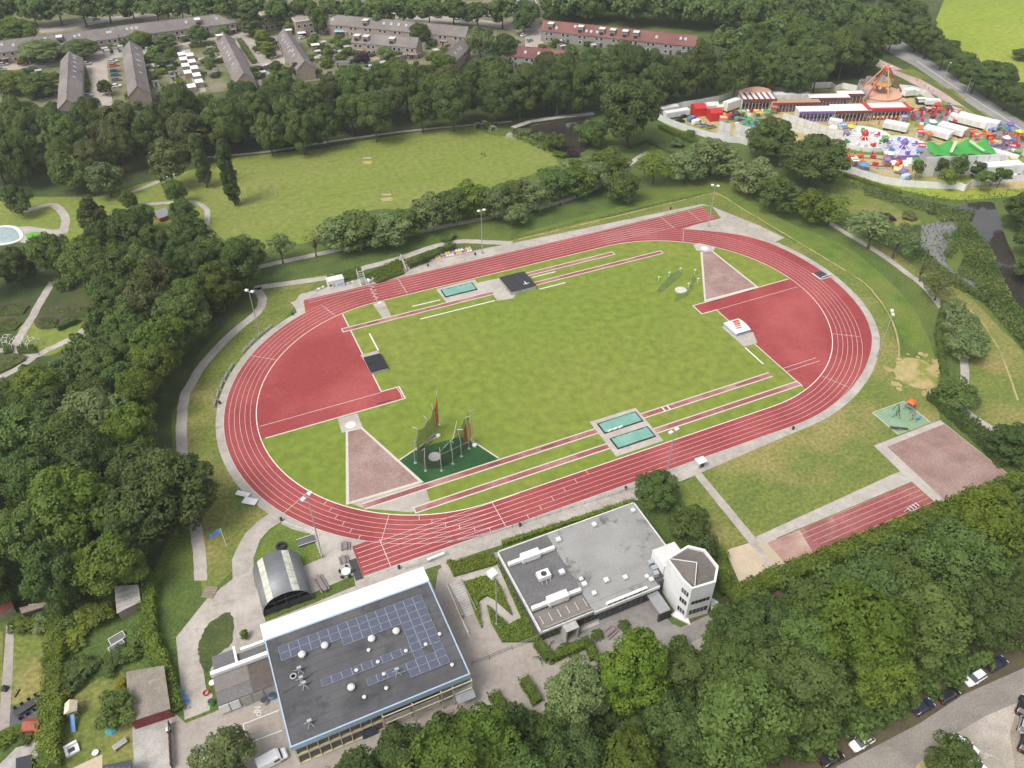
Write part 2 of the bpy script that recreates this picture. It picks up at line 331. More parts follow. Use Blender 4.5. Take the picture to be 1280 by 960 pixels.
sheet('club_forecourt', [(-95.5,-50.2),(-76,-49.5),(-66,-48.8),(-55,-50),(-54.5,-57),(-90,-57),(-95.5,-56)], 2.5, M['pave'])
psheet('shelter_lawn', [(350,654),(366,662),(390,668),(402,698),(385,705),(320,735),(316,715),(320,690),(335,668)], 4, M['bank'], False)
psheet('yard', [(165,910),(180,895),(213,885),(218,935),(215,985),(150,985),(168,960)], 3, M['concrete'], False)
# gardens, lower left
psheet('garden_lawn', [(16,800),(25,790),(62,792),(60,870),(14,882)], 2, M['verge'], False)
psheet('garden_lawn', [(-10,790),(4,790),(3,880),(-10,900)], 2, M['verge'], False)
psheet('garden_path', [(8,782),(18,780),(16,840),(12,908),(-2,915),(2,860)], 3, M['brick'], False)
psheet('garden_terrace', [(13,885),(55,872),(58,890),(52,896),(14,908)], 3, mat('slate_terrace', (.11,.11,.13), (.085,.085,.10), 1, .8), False)
psheet('garden_patio', [(-5,960),(20,935),(50,925),(60,960),(58,985),(-5,985)], 3, M['concrete'], False)
psheet('garden_lawn', [(82,905),(95,870),(140,840),(160,850),(168,900),(168,955),(85,960)], 2, M['verge'])
psheet('garden_patio', [(80,965),(128,943),(128,985),(80,985)], 3, M['sand'], False)
# housing estate
psheet('estate_ground', [(-40,-30),(660,-30),(700,40),(660,78),(560,78),(480,88),(400,100),(250,118),(130,130),(-40,140)], 1, mat('estate_garden_ground', (.16,.165,.07), (.22,.19,.15), .12, .95, (.10,.12,.04), .08), False)
for pts, wd in (([(130,60),(122,75),(122,100),(130,150)], 9), ([(-20,86),(40,82),(120,72),(200,62),(290,46)], 8), ([(300,40),(310,55),(322,75),(340,105)], 11), ([(345,45),(352,60),(345,90)], 6), ([(0,30),(60,38),(140,24),(300,6)], 8), ([(400,10),(480,18),(600,28),(660,40),(668,62)], 9), ([(232,62),(240,85),(252,115)], 4), ([(640,30),(668,30),(672,50),(662,70)], 6), ([(420,50),(450,65),(470,75)], 5)):
    strip('street', ats(pts), wd, 3, M['street'])
# ================================================================ athletics track (own frame: x along the straights)
LS, RI, RO = 36.2, 40.3, 47.7
def arc(cx, r, a0, a1, n=48): return [(cx+r*cos(a0+(a1-a0)*k/n), r*sin(a0+(a1-a0)*k/n)) for k in range(n+1)]
def oval(r, n=48): return arc(LS, r, -pi/2, pi/2, n) + arc(-LS, r, pi/2, 3*pi/2, n)
sheet('track_apron', oval(49.6), 3, M['pave'])
sheet('track_apron', [(-66.6,-39),(-60,-36),(-36,-47),(40,-47),(36.5,-49.6),(8.5,-51.4),(1.8,-51.8),(-9,-52.6),(-37,-51.6),(-55.5,-50.8),(-68,-49.5)], 4, M['pave'])
sheet('track_apron', [(-57.8,41.5),(-40,47),(-19,49),(-8,49),(14,49),(79.2,50),(81.4,48.6),(81.5,48.5),(79.6,51.3),(14,53.9),(11,53.9),(4,54.6),(-1,54.8),(-27.5,54.2),(-55,53.2),(-58,49.2)], 4, M['pave'])
sheet('track_apron', [(-58.5,50.2),(-57.5,45),(-57.3,42.8),(-54.5,43),(-54.5,50.2)], 5, M['pave'])
sheet('track_apron', [(60,40.3),(79.6,40.6),(81.5,48.5),(84.6,40),(88,31),(90.2,22),(80,20)], 4, M['pave'])

trk = MB().poly(oval(RO), LZ(6))
trk.poly([(-54.9,49.7),(-55.9,43.0),(-50,40),(-36,40.2),(36,40.2),(62.8,39.9),(78.9,41.0),(77.9,49.3)], LZ(6.5))
trk.poly([(-66.0,-39.7),(-66.0,-47.4),(-36,-47.7),(-20,-47.7),(-20,-40.2),(-36,-40.2),(-60,-39.6)], LZ(6.5))
RT = [(-1.5,47.6),(-1.2,47.9),(-1.03,48.3),(-.8,49.4),(-.6,50.7),(-.4,51.2),(-.1,51.3),(.15,51.6),(.43,52.2),(.6,51.4),(.78,49.6),(.98,48.3),(1.1,47.6)]
def rim(d): 
    o = []
    for (a0, r0), (a1, r1) in zip(RT, RT[1:]):
        for k in range(5): s_ = k/5; a = a0+(a1-a0)*s_; r = r0+(r1-r0)*s_+d; o.append((LS+r*cos(a), r*sin(a)))
    return o
trk.poly(rim(0)+[(55,20),(55,-20)], LZ(6.25))
sheet('track_apron', rim(2.0)+[(55,20),(55,-20)], 3, M['pave'])
trk.build('running_track', M['red'], kind='structure')
sheet('infield', oval(RI), 8, M['infield'])
kb = MB(); 
for a, b in ((RI-.05, RI+.2),):
    o1, o2 = oval(a, 64), oval(b, 64); n = len(o1)
    kb.add([(x, y, .09) for x, y in o1]+[(x, y, .09) for x, y in o2]+[(x, y, .05) for x, y in o1]+[(x, y, .05) for x, y in o2], [f for i in range(n) for f in ((i, n+i, n+(i+1) % n, (i+1) % n), (i, (i+1) % n, 2*n+(i+1) % n, 2*n+i), (n+i, 3*n+i, 3*n+(i+1) % n, n+(i+1) % n))])
kb.build('track_kerb', M['white'], kind='structure')
ln = MB()
for k in range(1, 7): ln.ribbon(oval(RI+.3+1.2*k, 64) , .062, LZ(9), True)
for k in range(1, 8): ln.add([(x, RI+.3+1.2*k+d, LZ(9.3)) for x, d in ((-30 if k < 6 else -54,-.042),(78.4,-.042),(78.4,.042),(-30 if k < 6 else -54,.042))], [(0,1,2,3)])
for k in range(0, 7): ln.add([(x, -(RI+.3+1.2*k)+d, LZ(9.3)) for x, d in ((-65.6,-.042),(-30,-.042),(-30,.042),(-65.6,.042))], [(0,1,2,3)])
def mark(x0, y0, x1, y1, wd=.085): ln.ribbon([(x0, y0), (x1, y1)], wd, LZ(9.6))
for x in (-36.2, -60.5): mark(x, -47.6, x, -40.6 if x > -60 else -40.2, .1)
for x in (72.5, 62.0): mark(x, 41.0 if x < 70 else 41.2, x, 49.4, .1)
mark(-27.4, 40.8, -27.4, 49.6, .1); mark(-36.2, 40.8, -36.2, 47.6, .1)
for a0, cx in ((pi*1.18, -LS), (pi*.78, -LS), (-.62, LS), (pi*.60, -LS), (pi*1.33, -LS), (.95, LS), (-1.1, LS)):
    mark(cx+(RI+.4)*cos(a0), (RI+.4)*sin(a0), cx+(RO-.1)*cos(a0), (RO-.1)*sin(a0))
for k in range(6):
    for q, a0 in ((1, -1.95), (4, -2.45)):
        a = a0 + .062*k*(1 if q < 3 else .8); cx = -LS
        r0 = RI+.3+1.2*k; mark(cx+r0*cos(a), r0*sin(a), cx+(r0+1.1)*cos(a), (r0+1.1)*sin(a), .09)
    for x0, st in ((-14, 3.4),):
        y0 = -(RI+.3+1.2*k); mark(x0-st*k, y0, x0-st*k, y0-1.1, .085)
ln.build('lane_markings', M['white'], kind='structure')
# D-zones
th = math.acos
def ovx(y): return LS+math.sqrt(max(0, RI*RI-y*y))
aL0 = math.asin(1.6/RI)
yl = math.sqrt(RI**2-(46.9-LS)**2)
sheet('left_d_zone', [(-46.9, 2.9), (-46.9, yl)] + arc(-LS, RI-.02, pi/2+math.asin((46.9-LS)/RI), pi+aL0, 40) + [(-42.4,-1.6), (-42.4,2.9)], 10, M['red'])
yr = math.sqrt(RI**2-(47.8-LS)**2)
sheet('right_d_zone', [(43,-1.7),(43,2.3)] + [(p[0], p[1]) for p in arc(LS, RI-.02, math.asin(2.3/RI), -math.acos((47.8-LS)/RI), 40)] + [(47.8,-1.7)], 10, M['red'])
bd = MB()
def bl(pts, wd=.35, z=11): bd.ribbon(pts, wd, LZ(z)+.0004*(len(bd.f)))
bl([(-46.75,yl-.3),(-46.75,3.0)]); bl([(-46.9,3.0),(-42.3,3.0)]); bl([(-42.25,3.1),(-42.25,-1.8)], .4); bl([(-42.3,-1.75),(-75.6,-1.75)])
bl([(43,2.5),(75.8,2.5)]); bl([(42.85,2.6),(42.85,-1.9)], .4); bl([(42.9,-1.85),(47.7,-1.85)]); bl([(47.65,-1.9),(47.65,-37.5)], .3)
bd.build('zone_kerb', M['kerbwhite'], kind='structure')
for x_, y_ in ((-20,-30.6),(-33,-30.6),(33,-30.6),(-42,31.2),(60,2.0),(-49,-1.0),(48.5,1.9)):
    MB().box(x_,x_+3.2,y_-.14,y_+.14,.05,LZ(14)+.03).build('takeoff_board', M['dark'], kind='structure')
jl = MB()
for y, x0, x1 in ((2.7,-76,-47),(-1.9,47.8,75.5)): jl.ribbon([(x0,y),(x1,y)], .1, LZ(11.5))
jl.ribbon([(-42.9,2.8),(-42.7,1.2),(-42.7,0),(-42.9,-1.5)], .12, LZ(11.5)); jl.ribbon([(47.9,-29.95),(58.3,-29.95)], .1, LZ(11.6)); jl.ribbon([(47.9,-31.3),(58.3,-31.3)], .1, LZ(11.7)); jl.build('javelin_line', M['white'], kind='structure')
RW = 0.0
def runway(x0, x1, yc, ends='both'):
    global RW; RW += .0005
    MB().poly([(x0,yc-.95),(x1,yc-.95),(x1,yc+.95),(x0,yc+.95)], LZ(12)+RW).build('runway_kerb', M['kerbwhite'], kind='structure')
    a = x0+(.3 if ends in ('both', 'left') else 0); b = x1-(.3 if ends in ('both', 'right') else 0)
    MB().poly([(a,yc-.62),(b,yc-.62),(b,yc+.62),(a,yc+.62)], LZ(13)+RW).build('runway', M['redworn'], kind='structure')
runway(-48.9, -5.2, 31.2, 'left'); runway(6.8, 36.9, 35.9, 'right'); runway(7.0, 50.6, 30.4, 'right')
runway(-61, -5.6, -30.6, 'none'); runway(-51.8, -5.6, -36.0, 'left'); runway(6.4, 43.5, -30.6, 'none'); runway(6.4, 47.9, -36.2, 'right')
sheet('pit_paving', [(-18.9,32.1),(-19.2,39.6),(-7.2,39.8),(-7.2,37.8),(7,37),(7,36.2),(-1,26.2),(-5.7,27.0),(-5.3,32.1)], 11, M['pavelight'])
sheet('pit_paving', [(-5.9,-27.3),(6.4,-27.5),(6.4,-39.7),(-5.9,-39.7)], 14, M['pavelight'])
sheet('crossing_path', [(-37.8,39.8),(-37.3,32),(-34.9,32),(-34.5,39.9)], 10, M['pave'])
sheet('crossing_path', [(-63.9,-28.0),(-60.8,-31.3),(-52.5,-36.2),(-48,-36.5),(-47.4,-29.8),(-48.2,-29.4)], 10, M['pave'])
wl = MB()
for x0, y0, x1, y1 in ((-28.2,34.2,-20,34.0),(-28.2,27.6,-6.2,27.4),(8.3,33.8,16,33.8),(7.6,27.4,16,27.4),(-42.6,27,-42.6,19),(44.4,-19,44.4,-26.5)): wl.ribbon([(x0,y0),(x1,y1)], .38, LZ(12))
for x in (12.2, 13.6): wl.ribbon([(x,-31.3),(x,-29.9)], .35, LZ(14))
wl.build('white_strip', M['white'], kind='structure')
sheet('mat_paving', [(-47.4,19),(-42.8,19),(-42.4,16.5),(-47.2,16.5)], 11, M['pave'])
sheet('mat_paving', [(44.2,-9),(45.2,-9),(50.4,-14.5),(48.5,-18.8),(44.3,-18.7)], 12, M['pavelight'])
# throwing sectors
sheet('throw_sector_kerb', [(-58.3,-6.9),(-54.5,-7.3),(-47.3,-29.3),(-64.2,-28.7)], 10.5, M['kerbwhite'])
sheet('throw_sector', [(-57.9,-7.4),(-54.9,-7.6),(-48.2,-28.6),(-63.4,-28.2)], 11.5, M['gravelred'])
sheet('throw_circle_paving', [(-58.9,-2.1),(-54.2,-2.2),(-54.4,-7.5),(-59.3,-7.2)], 11, M['pavelight'])
sheet('throw_circle_paving', [(60.6,26.8),(61.6,30.0),(64,30.2),(67.2,26.2),(64.7,24.0)], 11, M['pavelight'])
sheet('throw_sector_kerb', [(61.2,25.6),(65.0,24.6),(65.3,2.6),(46.9,2.8)], 10.5, M['kerbwhite'])
sheet('throw_sector', [(61.7,25.2),(64.5,24.4),(64.7,3.2),(47.9,3.5)], 11.5, M['gravelred'])
for x, y in ((-56.8,-5.5), (63.5,26.8)):
    MB().lathe([(1.25,0),(1.25,.05),(0,.05)], 24, (x, y, LZ(12))).build('throwing_circle', M['offwhite'], kind='structure')
sheet('hammer_turf', [(-50.4,-21.1),(-47.8,-28.9),(-47.6,-29.6),(-29.7,-29.6),(-32.4,-23.1),(-35,-19.5),(-45.5,-19)], 9.5, M['darkturf'])
tl = MB()
for a, b in (((-50.6,-21.1),(-45.3,-19)), ((-32.6,-23),(-29.8,-29.4)), ((-45.4,-19),(-40.2,-17.4))): tl.ribbon([a, b], .35, LZ(12.5))
tl.build('hammer_kerb', M['kerbwhite'], kind='structure')
MB().lathe([(1.4,0),(1.4,.06),(0,.06)], 24, (-42.56,-23.1,LZ(11))).build('throwing_circle', M['whitep'], kind='structure')
MB().lathe([(1.7,0),(1.7,.04),(0,.04)], 24, (*at(851,363), LZ(11))).build('throwing_circle', M['kerbwhite'], kind='structure')
# lower right: lawn wedge, sand lot, small track, square
sheet('diagonal_path', [(6.8,-51.6),(8.6,-51.2),(8.2,-71.0),(6.7,-78.5),(6.0,-78.5)], 4, M['pave'])
sheet('sand_lot', [(0.8,-70.9),(6.6,-71.3),(6.6,-81),(-2,-81)], 3, M['sand'])
sheet('sand_lot', [(6.9,-71.0),(12,-70.7),(12,-80.5),(6.9,-80.5)], 3, M['sand'])
sheet('square_paving', [(48.7,-60.4),(69,-60.3),(69,-79.5),(48.2,-79.5),(48.2,-72.2),(9,-72.6),(8.4,-70.6),(45.8,-68.9),(48.2,-68.9)], 4, M['pavelight'])
sheet('gravel_square', [(51.2,-61.9),(68.8,-61.7),(68.8,-79.2),(50.5,-79.2)], 5, M['gravelred'])
sheet('sprint_track', [(9.5,-72.8),(48.1,-72.4),(48.1,-79.3),(9.5,-79.6)], 5, mat('sand_strewn_track', (.33,.19,.165), (.28,.13,.12), .25, .9, (.42,.31,.24), .14, fine=.15, streak=(0,.04,1.0,.5,(.40,.27,.22))))
sheet('lawn_wedge', [(1.6,-52),(7,-52),(7,-71),(1,-71),(-2,-66)], 3, M['verge'])
sheet('sprint_track', [(17.5,-72.8),(27,-72.6),(27,-79.4),(16,-79.5)], 5.5, M['redworn'])
sheet('sprint_track', [(26,-72.8),(48.1,-72.4),(48.1,-79.3),(24,-79.6)], 6, mat('faded_red_track', (.27,.068,.068), (.235,.058,.06), .3, .85, (.31,.11,.10), .12))
ll = MB()
for k in range(1, 6): ll.ribbon([(15+k,-72.6-1.18*k),(47.9,-72.4-1.18*k)], .07, LZ(7))
ll.build('sprint_lane_lines', M['kerbwhite'], kind='structure')
sheet('playground_surface', [(56.4,-51.9),(66.2,-51.9),(66.2,-60.0),(56.4,-60.0)], 3, M['playturf'])
pk = MB().wallstrip([(56.4,-60.0),(56.4,-51.8),(66.3,-51.8),(66.3,-60.0)], .14, 0, .12); pk.build('playground_kerb', M['kerbwhite'], kind='structure')
# ================================================================ foliage
def leafmat(name, dark, light, trans=.34):
    m = bpy.data.materials.new(name); m.use_nodes = True
    N = m.node_tree.nodes; L = m.node_tree.links; P = N['Principled BSDF']
    a = N.new('ShaderNodeAttribute'); a.attribute_name = 'tint'
    oi = N.new('ShaderNodeObjectInfo')
    mx = N.new('ShaderNodeMix'); mx.data_type = 'RGBA'
    L.new(a.outputs['Fac'], mx.inputs[0]); mx.inputs[6].default_value = (*dark, 1); mx.inputs[7].default_value = (*light, 1)
    h = N.new('ShaderNodeHueSaturation')
    r1 = N.new('ShaderNodeMapRange'); r1.inputs[3].default_value = .485; r1.inputs[4].default_value = .512; L.new(oi.outputs['Random'], r1.inputs[0])
    mm = N.new('ShaderNodeMath'); mm.operation = 'MULTIPLY'; mm.inputs[1].default_value = 7.31; L.new(oi.outputs['Random'], mm.inputs[0])
    fr = N.new('ShaderNodeMath'); fr.operation = 'FRACT'; L.new(mm.outputs[0], fr.inputs[0])
    r2 = N.new('ShaderNodeMapRange'); r2.inputs[3].default_value = .78; r2.inputs[4].default_value = 1.25; L.new(fr.outputs[0], r2.inputs[0])
    L.new(r1.outputs[0], h.inputs['Hue']); L.new(r2.outputs[0], h.inputs['Value']); L.new(mx.outputs[2], h.inputs['Color'])
    L.new(h.outputs[0], P.inputs['Base Color']); P.inputs['Roughness'].default_value = .65; P.inputs['Specular IOR Level'].default_value = .25
    t = N.new('ShaderNodeBsdfTranslucent'); L.new(h.outputs[0], t.inputs['Color'])
    s = N.new('ShaderNodeMixShader'); s.inputs[0].default_value = trans
    L.new(P.outputs[0], s.inputs[1]); L.new(t.outputs[0], s.inputs[2]); L.new(s.outputs[0], N['Material Output'].inputs['Surface'])
    return m
LM = {'dark': leafmat('dark_foliage', (.058,.096,.022), (.122,.176,.044)),
      'mid': leafmat('green_foliage', (.064,.106,.021), (.130,.188,.044)),
      'fresh': leafmat('fresh_foliage', (.072,.125,.016), (.155,.215,.028)),
      'bright': leafmat('bright_foliage', (0.08, 0.138, 0.014), (0.165, 0.225, 0.024)),
      'grey': leafmat('grey_green_foliage', (.108,.158,.050), (.21,.268,.098)),
      'olive': leafmat('olive_foliage', (0.07, 0.09, 0.024), (0.145, 0.165, 0.048)),
      'purple': leafmat('purple_foliage', (.035,.018,.024), (.07,.035,.045)),
      'yellow': leafmat('yellow_foliage', (.20,.20,.02), (.32,.30,.03)),
      'hedge': leafmat('hedge_foliage', (0.085, 0.135, 0.016), (0.19, 0.24, 0.03)),
      'reed': leafmat('reed_foliage', (0.075, 0.13, 0.032), (0.16, 0.225, 0.06)),
      'rose': leafmat('rose_foliage', (.06,.075,.03), (.15,.13,.07))}
BARK = mat('tree_bark', (.10,.078,.058), (.07,.055,.042), 1.5, .9)
def leafmesh(name, C, Nn, size, tint, mats):
    """C centres, Nn normals, size per leaf, tint per leaf -> mesh of small quads"""
    n = len(C); rs = np.random.RandomState(n % 9973)
    r = rs.normal(size=(n, 3)); T = np.cross(Nn, r); T /= np.linalg.norm(T, axis=1)[:, None]+1e-9
    B = np.cross(Nn, T)
    a = (size*.5)[:, None]; b = a*(.55+.35*rs.rand(n))[:, None]
    V = np.stack([C-T*a-B*b*.7, C+T*a*.9-B*b, C+T*a+B*b*.8, C-T*a*.8+B*b], 1).reshape(-1, 3)
    me = bpy.data.meshes.new(name)
    me.vertices.add(4*n); me.loops.add(4*n); me.polygons.add(n)
    me.vertices.foreach_set('co', V.ravel().astype(np.float32))
    me.loops.foreach_set('vertex_index', np.arange(4*n, dtype=np.int32))
    me.polygons.foreach_set('loop_start', np.arange(0, 4*n, 4, dtype=np.int32))
    at_ = me.attributes.new('tint', 'FLOAT', 'FACE'); at_.data.foreach_set('value', np.clip(tint, 0, 1).astype(np.float32))
    me.materials.append(mats); me.update(calc_edges=True)
    return me
def crown_pts(seed, Rr, H, hb, nl, lr, nleaf, leaf, top=1.0, spread=.6, flip=-.55):
    rs = np.random.RandomState(seed)
    zc, az = (H+hb)/2, (H-hb)/2
    d = rs.normal(size=(nl, 3)); d /= np.linalg.norm(d, axis=1)[:, None]
    d[:, 2] = np.where(d[:, 2] < flip, -d[:, 2], d[:, 2])
    u = (rs.rand(nl)**.35)[:, None]
    lrr = lr*(.7+.6*rs.rand(nl))
    P = d*u*np.array([Rr-lr*.75, Rr-lr*.75, az-lr*.55])
    rad = np.hypot(P[:, 0], P[:, 1])/Rr
    P[:, 2] += zc
    if top < 1: # narrower towards the top
        k = (P[:, 2]-hb)/(H-hb); P[:, :2] *= (1-(1-top)*np.clip(k, 0, 1))[:, None]
    w_ = lrr**2; cnt = rs.multinomial(nleaf, w_/w_.sum())
    li = np.repeat(np.arange(nl), cnt); n = len(li)
    e = rs.normal(size=(n, 3)); e[:, 2] += .25; e /= np.linalg.norm(e, axis=1)[:, None]
    # secondary clumping: pull leaves towards random twig directions
    tw = rs.normal(size=(nl, 9, 3)); tw[:, :, 2] += .3; tw /= np.linalg.norm(tw, axis=2)[:, :, None]
    ti = rs.randint(0, 9, n); e2 = e*spread + tw[li, ti]*(1.0-spread*.35); e2 /= np.linalg.norm(e2, axis=1)[:, None]
    rr = (.78+.34*rs.rand(n))
    C = P[li] + e2*(lrr[li]*rr)[:, None]*np.array([1, 1, .82])
    # drop most of what lies deep inside other lobes
    q = np.full(n, 9.)
    for k in range(nl):
        dd = np.linalg.norm((C-P[k])/np.array([1, 1, .82]), axis=1)/lrr[k]
        dd[li == k] = 9; q = np.minimum(q, dd)
    keep = (q > .72) | (rs.rand(n) < .12)
    C, e2, li, ti = C[keep], e2[keep], li[keep], ti[keep]; n = len(C)
    Nn = e2 + rs.normal(size=(n, 3))*.42; Nn[:, 2] += .2; Nn /= np.linalg.norm(Nn, axis=1)[:, None]
    lt = rs.rand(nl); tt = rs.rand(nl, 9)
    tint = .15+.35*lt[li]+.3*tt[li, ti]+.35*rs.rand(n)-.1
    return C, Nn, leaf*(.65+.7*rs.rand(n)), tint, P, lrr
def core_mesh(P, lrr, k=.62):
    """inner twiggy mass so that a crown is not see-through everywhere"""
    V = []; F = []
    for p, r in zip(P, lrr):
        n0 = len(V)
        for z, q in ((-.75, .6), (0, 1), (.75, .6)):
            for j in range(5):
                t = 2*pi*j/5+z; V.append((p[0]+cos(t)*q*r*k, p[1]+sin(t)*q*r*k, p[2]+z*r*k))
        V += [(p[0], p[1], p[2]+r*k), (p[0], p[1], p[2]-r*k)]
        for i in range(2):
            for j in range(5): F.append((n0+i*5+j, n0+i*5+(j+1) % 5, n0+i*5+5+(j+1) % 5, n0+i*5+5+j))
        for j in range(5): F += [(n0+10+j, n0+10+(j+1) % 5, n0+15), (n0+(j+1) % 5, n0+j, n0+16)]
    return V, F
def trunk_mesh(name, seed, H, r0, P, top=.8, nlimb=7, n=6, m=None):
    rs = random.Random(seed); mb = MB(); pts = []; z = 0; x = y = 0
    k = 6
    for i in range(k+1):
        pts.append((x, y, H*top*i/k)); x += rs.uniform(-.22, .22); y += rs.uniform(-.22, .22)
    for i in range(k): mb.tube(pts[i], pts[i+1], r0*(1-.78*i/k)*(1.35 if i == 0 else 1), r0*(1-.78*(i+1)/k), n, False)
    idx = list(range(len(P))); rs.shuffle(idx)
    for j in idx[:nlimb]:
        t = rs.uniform(.35, .8); b = pts[min(k, max(1, int(t*k)))]
        if b[2] > P[j][2]: b = pts[2]
        mid = tuple((b[q]*.55+P[j][q]*.45)+(.3 if q == 2 else 0) for q in range(3))
        mb.tube(b, mid, r0*.36, r0*.24, 5, False); mb.tube(mid, tuple(P[j]), r0*.24, r0*.08, 5, False)
    return mb.mesh(name, m or BARK)
def kind(name, seeds, Rr, H, hb, nl, lr, nleaf, leaf, r0, **kw):
    tops = kw.pop('trunk', .8); limbs = kw.pop('limbs', 7); out = []
    for s in seeds:
        C, Nn, sz, ti, P, lrr = crown_pts(s, Rr, H, hb, nl, lr, nleaf, leaf, **kw)
        out.append((C, Nn, sz, ti, trunk_mesh(name+'_trunk', s, H, r0, P, tops, limbs)))
    return dict(R=Rr, H=H, hb=hb, var=out, me={})
TK = {'broad': kind('broad', (11, 12, 13, 14), 7.0, 16, 2.6, 66, 1.8, 25000, .43, .36),
      'dense': kind('dense', (21, 22, 23), 6.8, 16, 1.2, 90, 1.55, 26000, .40, .36, flip=-.8),
      'airy': kind('airy', (31, 32, 33), 4.5, 9, .9, 46, 1.15, 6800, .36, .18, limbs=14, flip=-.8),
      'young': kind('young', (41, 42), 2.3, 7, 1.4, 22, .8, 2400, .34, .09, limbs=8),
      'column': kind('column', (51, 52), 3.0, 17, .4, 120, 1.0, 17000, .40, .22, top=.8, trunk=.85, flip=-1.1),
      'willow': kind('willow', (61,), 4.4, 14, .8, 50, 1.25, 7500, .45, .3, top=.6),
      'bare': kind('bare', (71, 72), 3.0, 9, 2.6, 26, .8, 160, .3, .16, limbs=26),
      'thin': kind('thin', (81, 82), 3.4, 9, 2.4, 30, .9, 1900, .32, .16, limbs=22),
      'shrub': kind('shrub', (91, 92, 93), 1.6, 2.4, .1, 20, .55, 1500, .28, .05, limbs=3),
      'far': kind('far', (101, 102, 103), 6.5, 15, 1.2, 44, 1.9, 5200, .85, .34)}
def crown_of(k, v, lm):
    K = TK[k]; key = v
    if key not in K['me']:
        C, Nn, sz, ti, tr = K['var'][v]; K['me'][key] = leafmesh(k+'_crown', C, Nn, sz, ti, LM['mid'])
    return K['me'][key]
def paint(o, m):
    o.material_slots[0].link = 'OBJECT'; o.material_slots[0].material = m; return o
TREES = []
def tree(name, k, x, y, Rr, H, lm, label, group=None, cat='tree', v=None):
    K = TK[k]; v = rng.randrange(len(K['var'])) if v is None else v
    t = thing(name, label, cat, (x, y, 0), rng.uniform(0, 6.28), group)
    s = (Rr/K['R'], Rr/K['R'], H/K['H']); t.scale = s
    inst('trunk', K['var'][v][4], t); paint(inst('crown', crown_of(k, v, lm), t), LM[lm])
    TREES.append((x, y, Rr, H)); return t
def shrub(x, y, Rr, H, lm, label, group=None, name='shrub', cat='shrub'):
    v = rng.randrange(3); o = inst(name, crown_of('shrub', v, lm), None, (x, y, 0), rng.uniform(0, 6.28), (Rr/1.6, Rr/1.6, H/2.4)); paint(o, LM[lm])
    return tag(o, label, cat, group)
# one tree seen in the photo: px,py = middle of its crown, R in pixels
HS = {'broadleaf_tree': 1.15, 'park_tree': 1.4, 'path_tree': 1.2, 'roadside_tree': 1.45, 'garden_tree': 1.3, 'young_tree': 1.2, 'street_tree': 1.25, 'bare_tree': 1.2}
def ptree(name, k, px, py, rpx, H, lm, label, group=None, hc=.58, **kw):
    H = H*HS.get(name, 1)
    x, y = at(px, py, H*hc)
    d = math.dist((x, y, H*hc), CAM_LOC); return tree(name, k, x, y, rpx*d/1000.0, H, lm, label, group, **kw)
def inside(x, y, P):
    c = False; n = len(P)
    for i in range(n):
        a, b = P[i], P[i-1]
        if (a[1] > y) != (b[1] > y) and x < (b[0]-a[0])*(y-a[1])/(b[1]-a[1])+a[0]: c = not c
    return c
def fill(poly, z, sp, seed, tries=6000, avoid=()):
    P = ats(poly, z); r = random.Random(seed); xs = [p[0] for p in P]; ys = [p[1] for p in P]; out = list(avoid); n0 = len(out); fails = 0
    for _ in range(tries):
        x, y = r.uniform(min(xs), max(xs)), r.uniform(min(ys), max(ys))
        if inside(x, y, P) and all((x-a)**2+(y-b)**2 > sp*sp for a, b in out): out.append((x, y))
    return out[n0:]
LMWORD = {'dark': 'dark green', 'mid': 'mid green', 'fresh': 'fresh green', 'bright': 'bright yellow green', 'grey': 'grey green', 'olive': 'olive brown'}
ORD = ['first', 'second', 'third', 'fourth', 'fifth', 'sixth', 'seventh', 'eighth', 'ninth', 'tenth', 'eleventh', 'twelfth', 'thirteenth', 'fourteenth', 'fifteenth', 'sixteenth', 'seventeenth', 'eighteenth', 'nineteenth', 'twentieth', 'twenty-first', 'twenty-second', 'twenty-third', 'twenty-fourth', 'twenty-fifth', 'twenty-sixth', 'twenty-seventh', 'twenty-eighth', 'twenty-ninth', 'thirtieth', 'thirty-first', 'thirty-second', 'thirty-third', 'thirty-fourth', 'thirty-fifth']
def pix(x, y, z=0.0):
    X, Y = x-CAM_LOC[0], y-CAM_LOC[1]; a, b = X*_cy+Y*_sy, -X*_sy+Y*_cy; dz = z-CAM_LOC[2]
    fw = b*_cp-dz*_sp; return 640+1000*a/fw, 480-1000*(b*_sp+dz*_cp)/fw
CLEAR = [[(-20,20),(300,0),(590,26),(600,76),(470,90),(380,94),(340,102),(310,100),(250,110),(130,134),(-20,128)],
         [(672,20),(880,40),(880,56),(800,64),(672,64)],
         [(-20,352),(62,350),(122,388),(112,410),(86,432),(45,468),(-20,492)],
         [(940,680),(1150,600),(1260,560),(1285,585),(1190,636),(1110,668),(1040,694),(965,728),(900,745),(900,700)],
         [(1010,985),(1040,938),(1100,910),(1150,876),(1215,838),(1300,796),(1300,990)],
         [(230,500),(240,520),(240,560),(262,600),(262,660),(252,740),(236,690),(236,640),(226,560)],
         [(560,680),(900,620),(910,760),(850,770),(790,795),(740,840),(700,838),(640,868),(590,868),(545,720)],
         [(318,372),(285,405),(250,445),(226,480),(215,520),(212,562),(250,562),(252,480),(335,380)], [(1058,82),(1138,78),(1138,122),(925,124),(925,112),(1058,108)], [(255,205),(420,176),(590,156),(590,180),(300,230)], [(640,150),(745,138),(745,150),(650,165)]]
def blocks(x, y, Rr, H, polys):
    c = pix(x, y, .58*H); d = math.dist((x, y, .58*H), CAM_LOC); r = Rr*1000/d*.9; v = r*.5+.42*H*.62*1000/d*.55
    for k in range(8):
        q = (c[0]+r*cos(pi*k/4), c[1]-v*sin(pi*k/4))
        if any(inside(q[0], q[1], P) for P in polys): return True
    return False
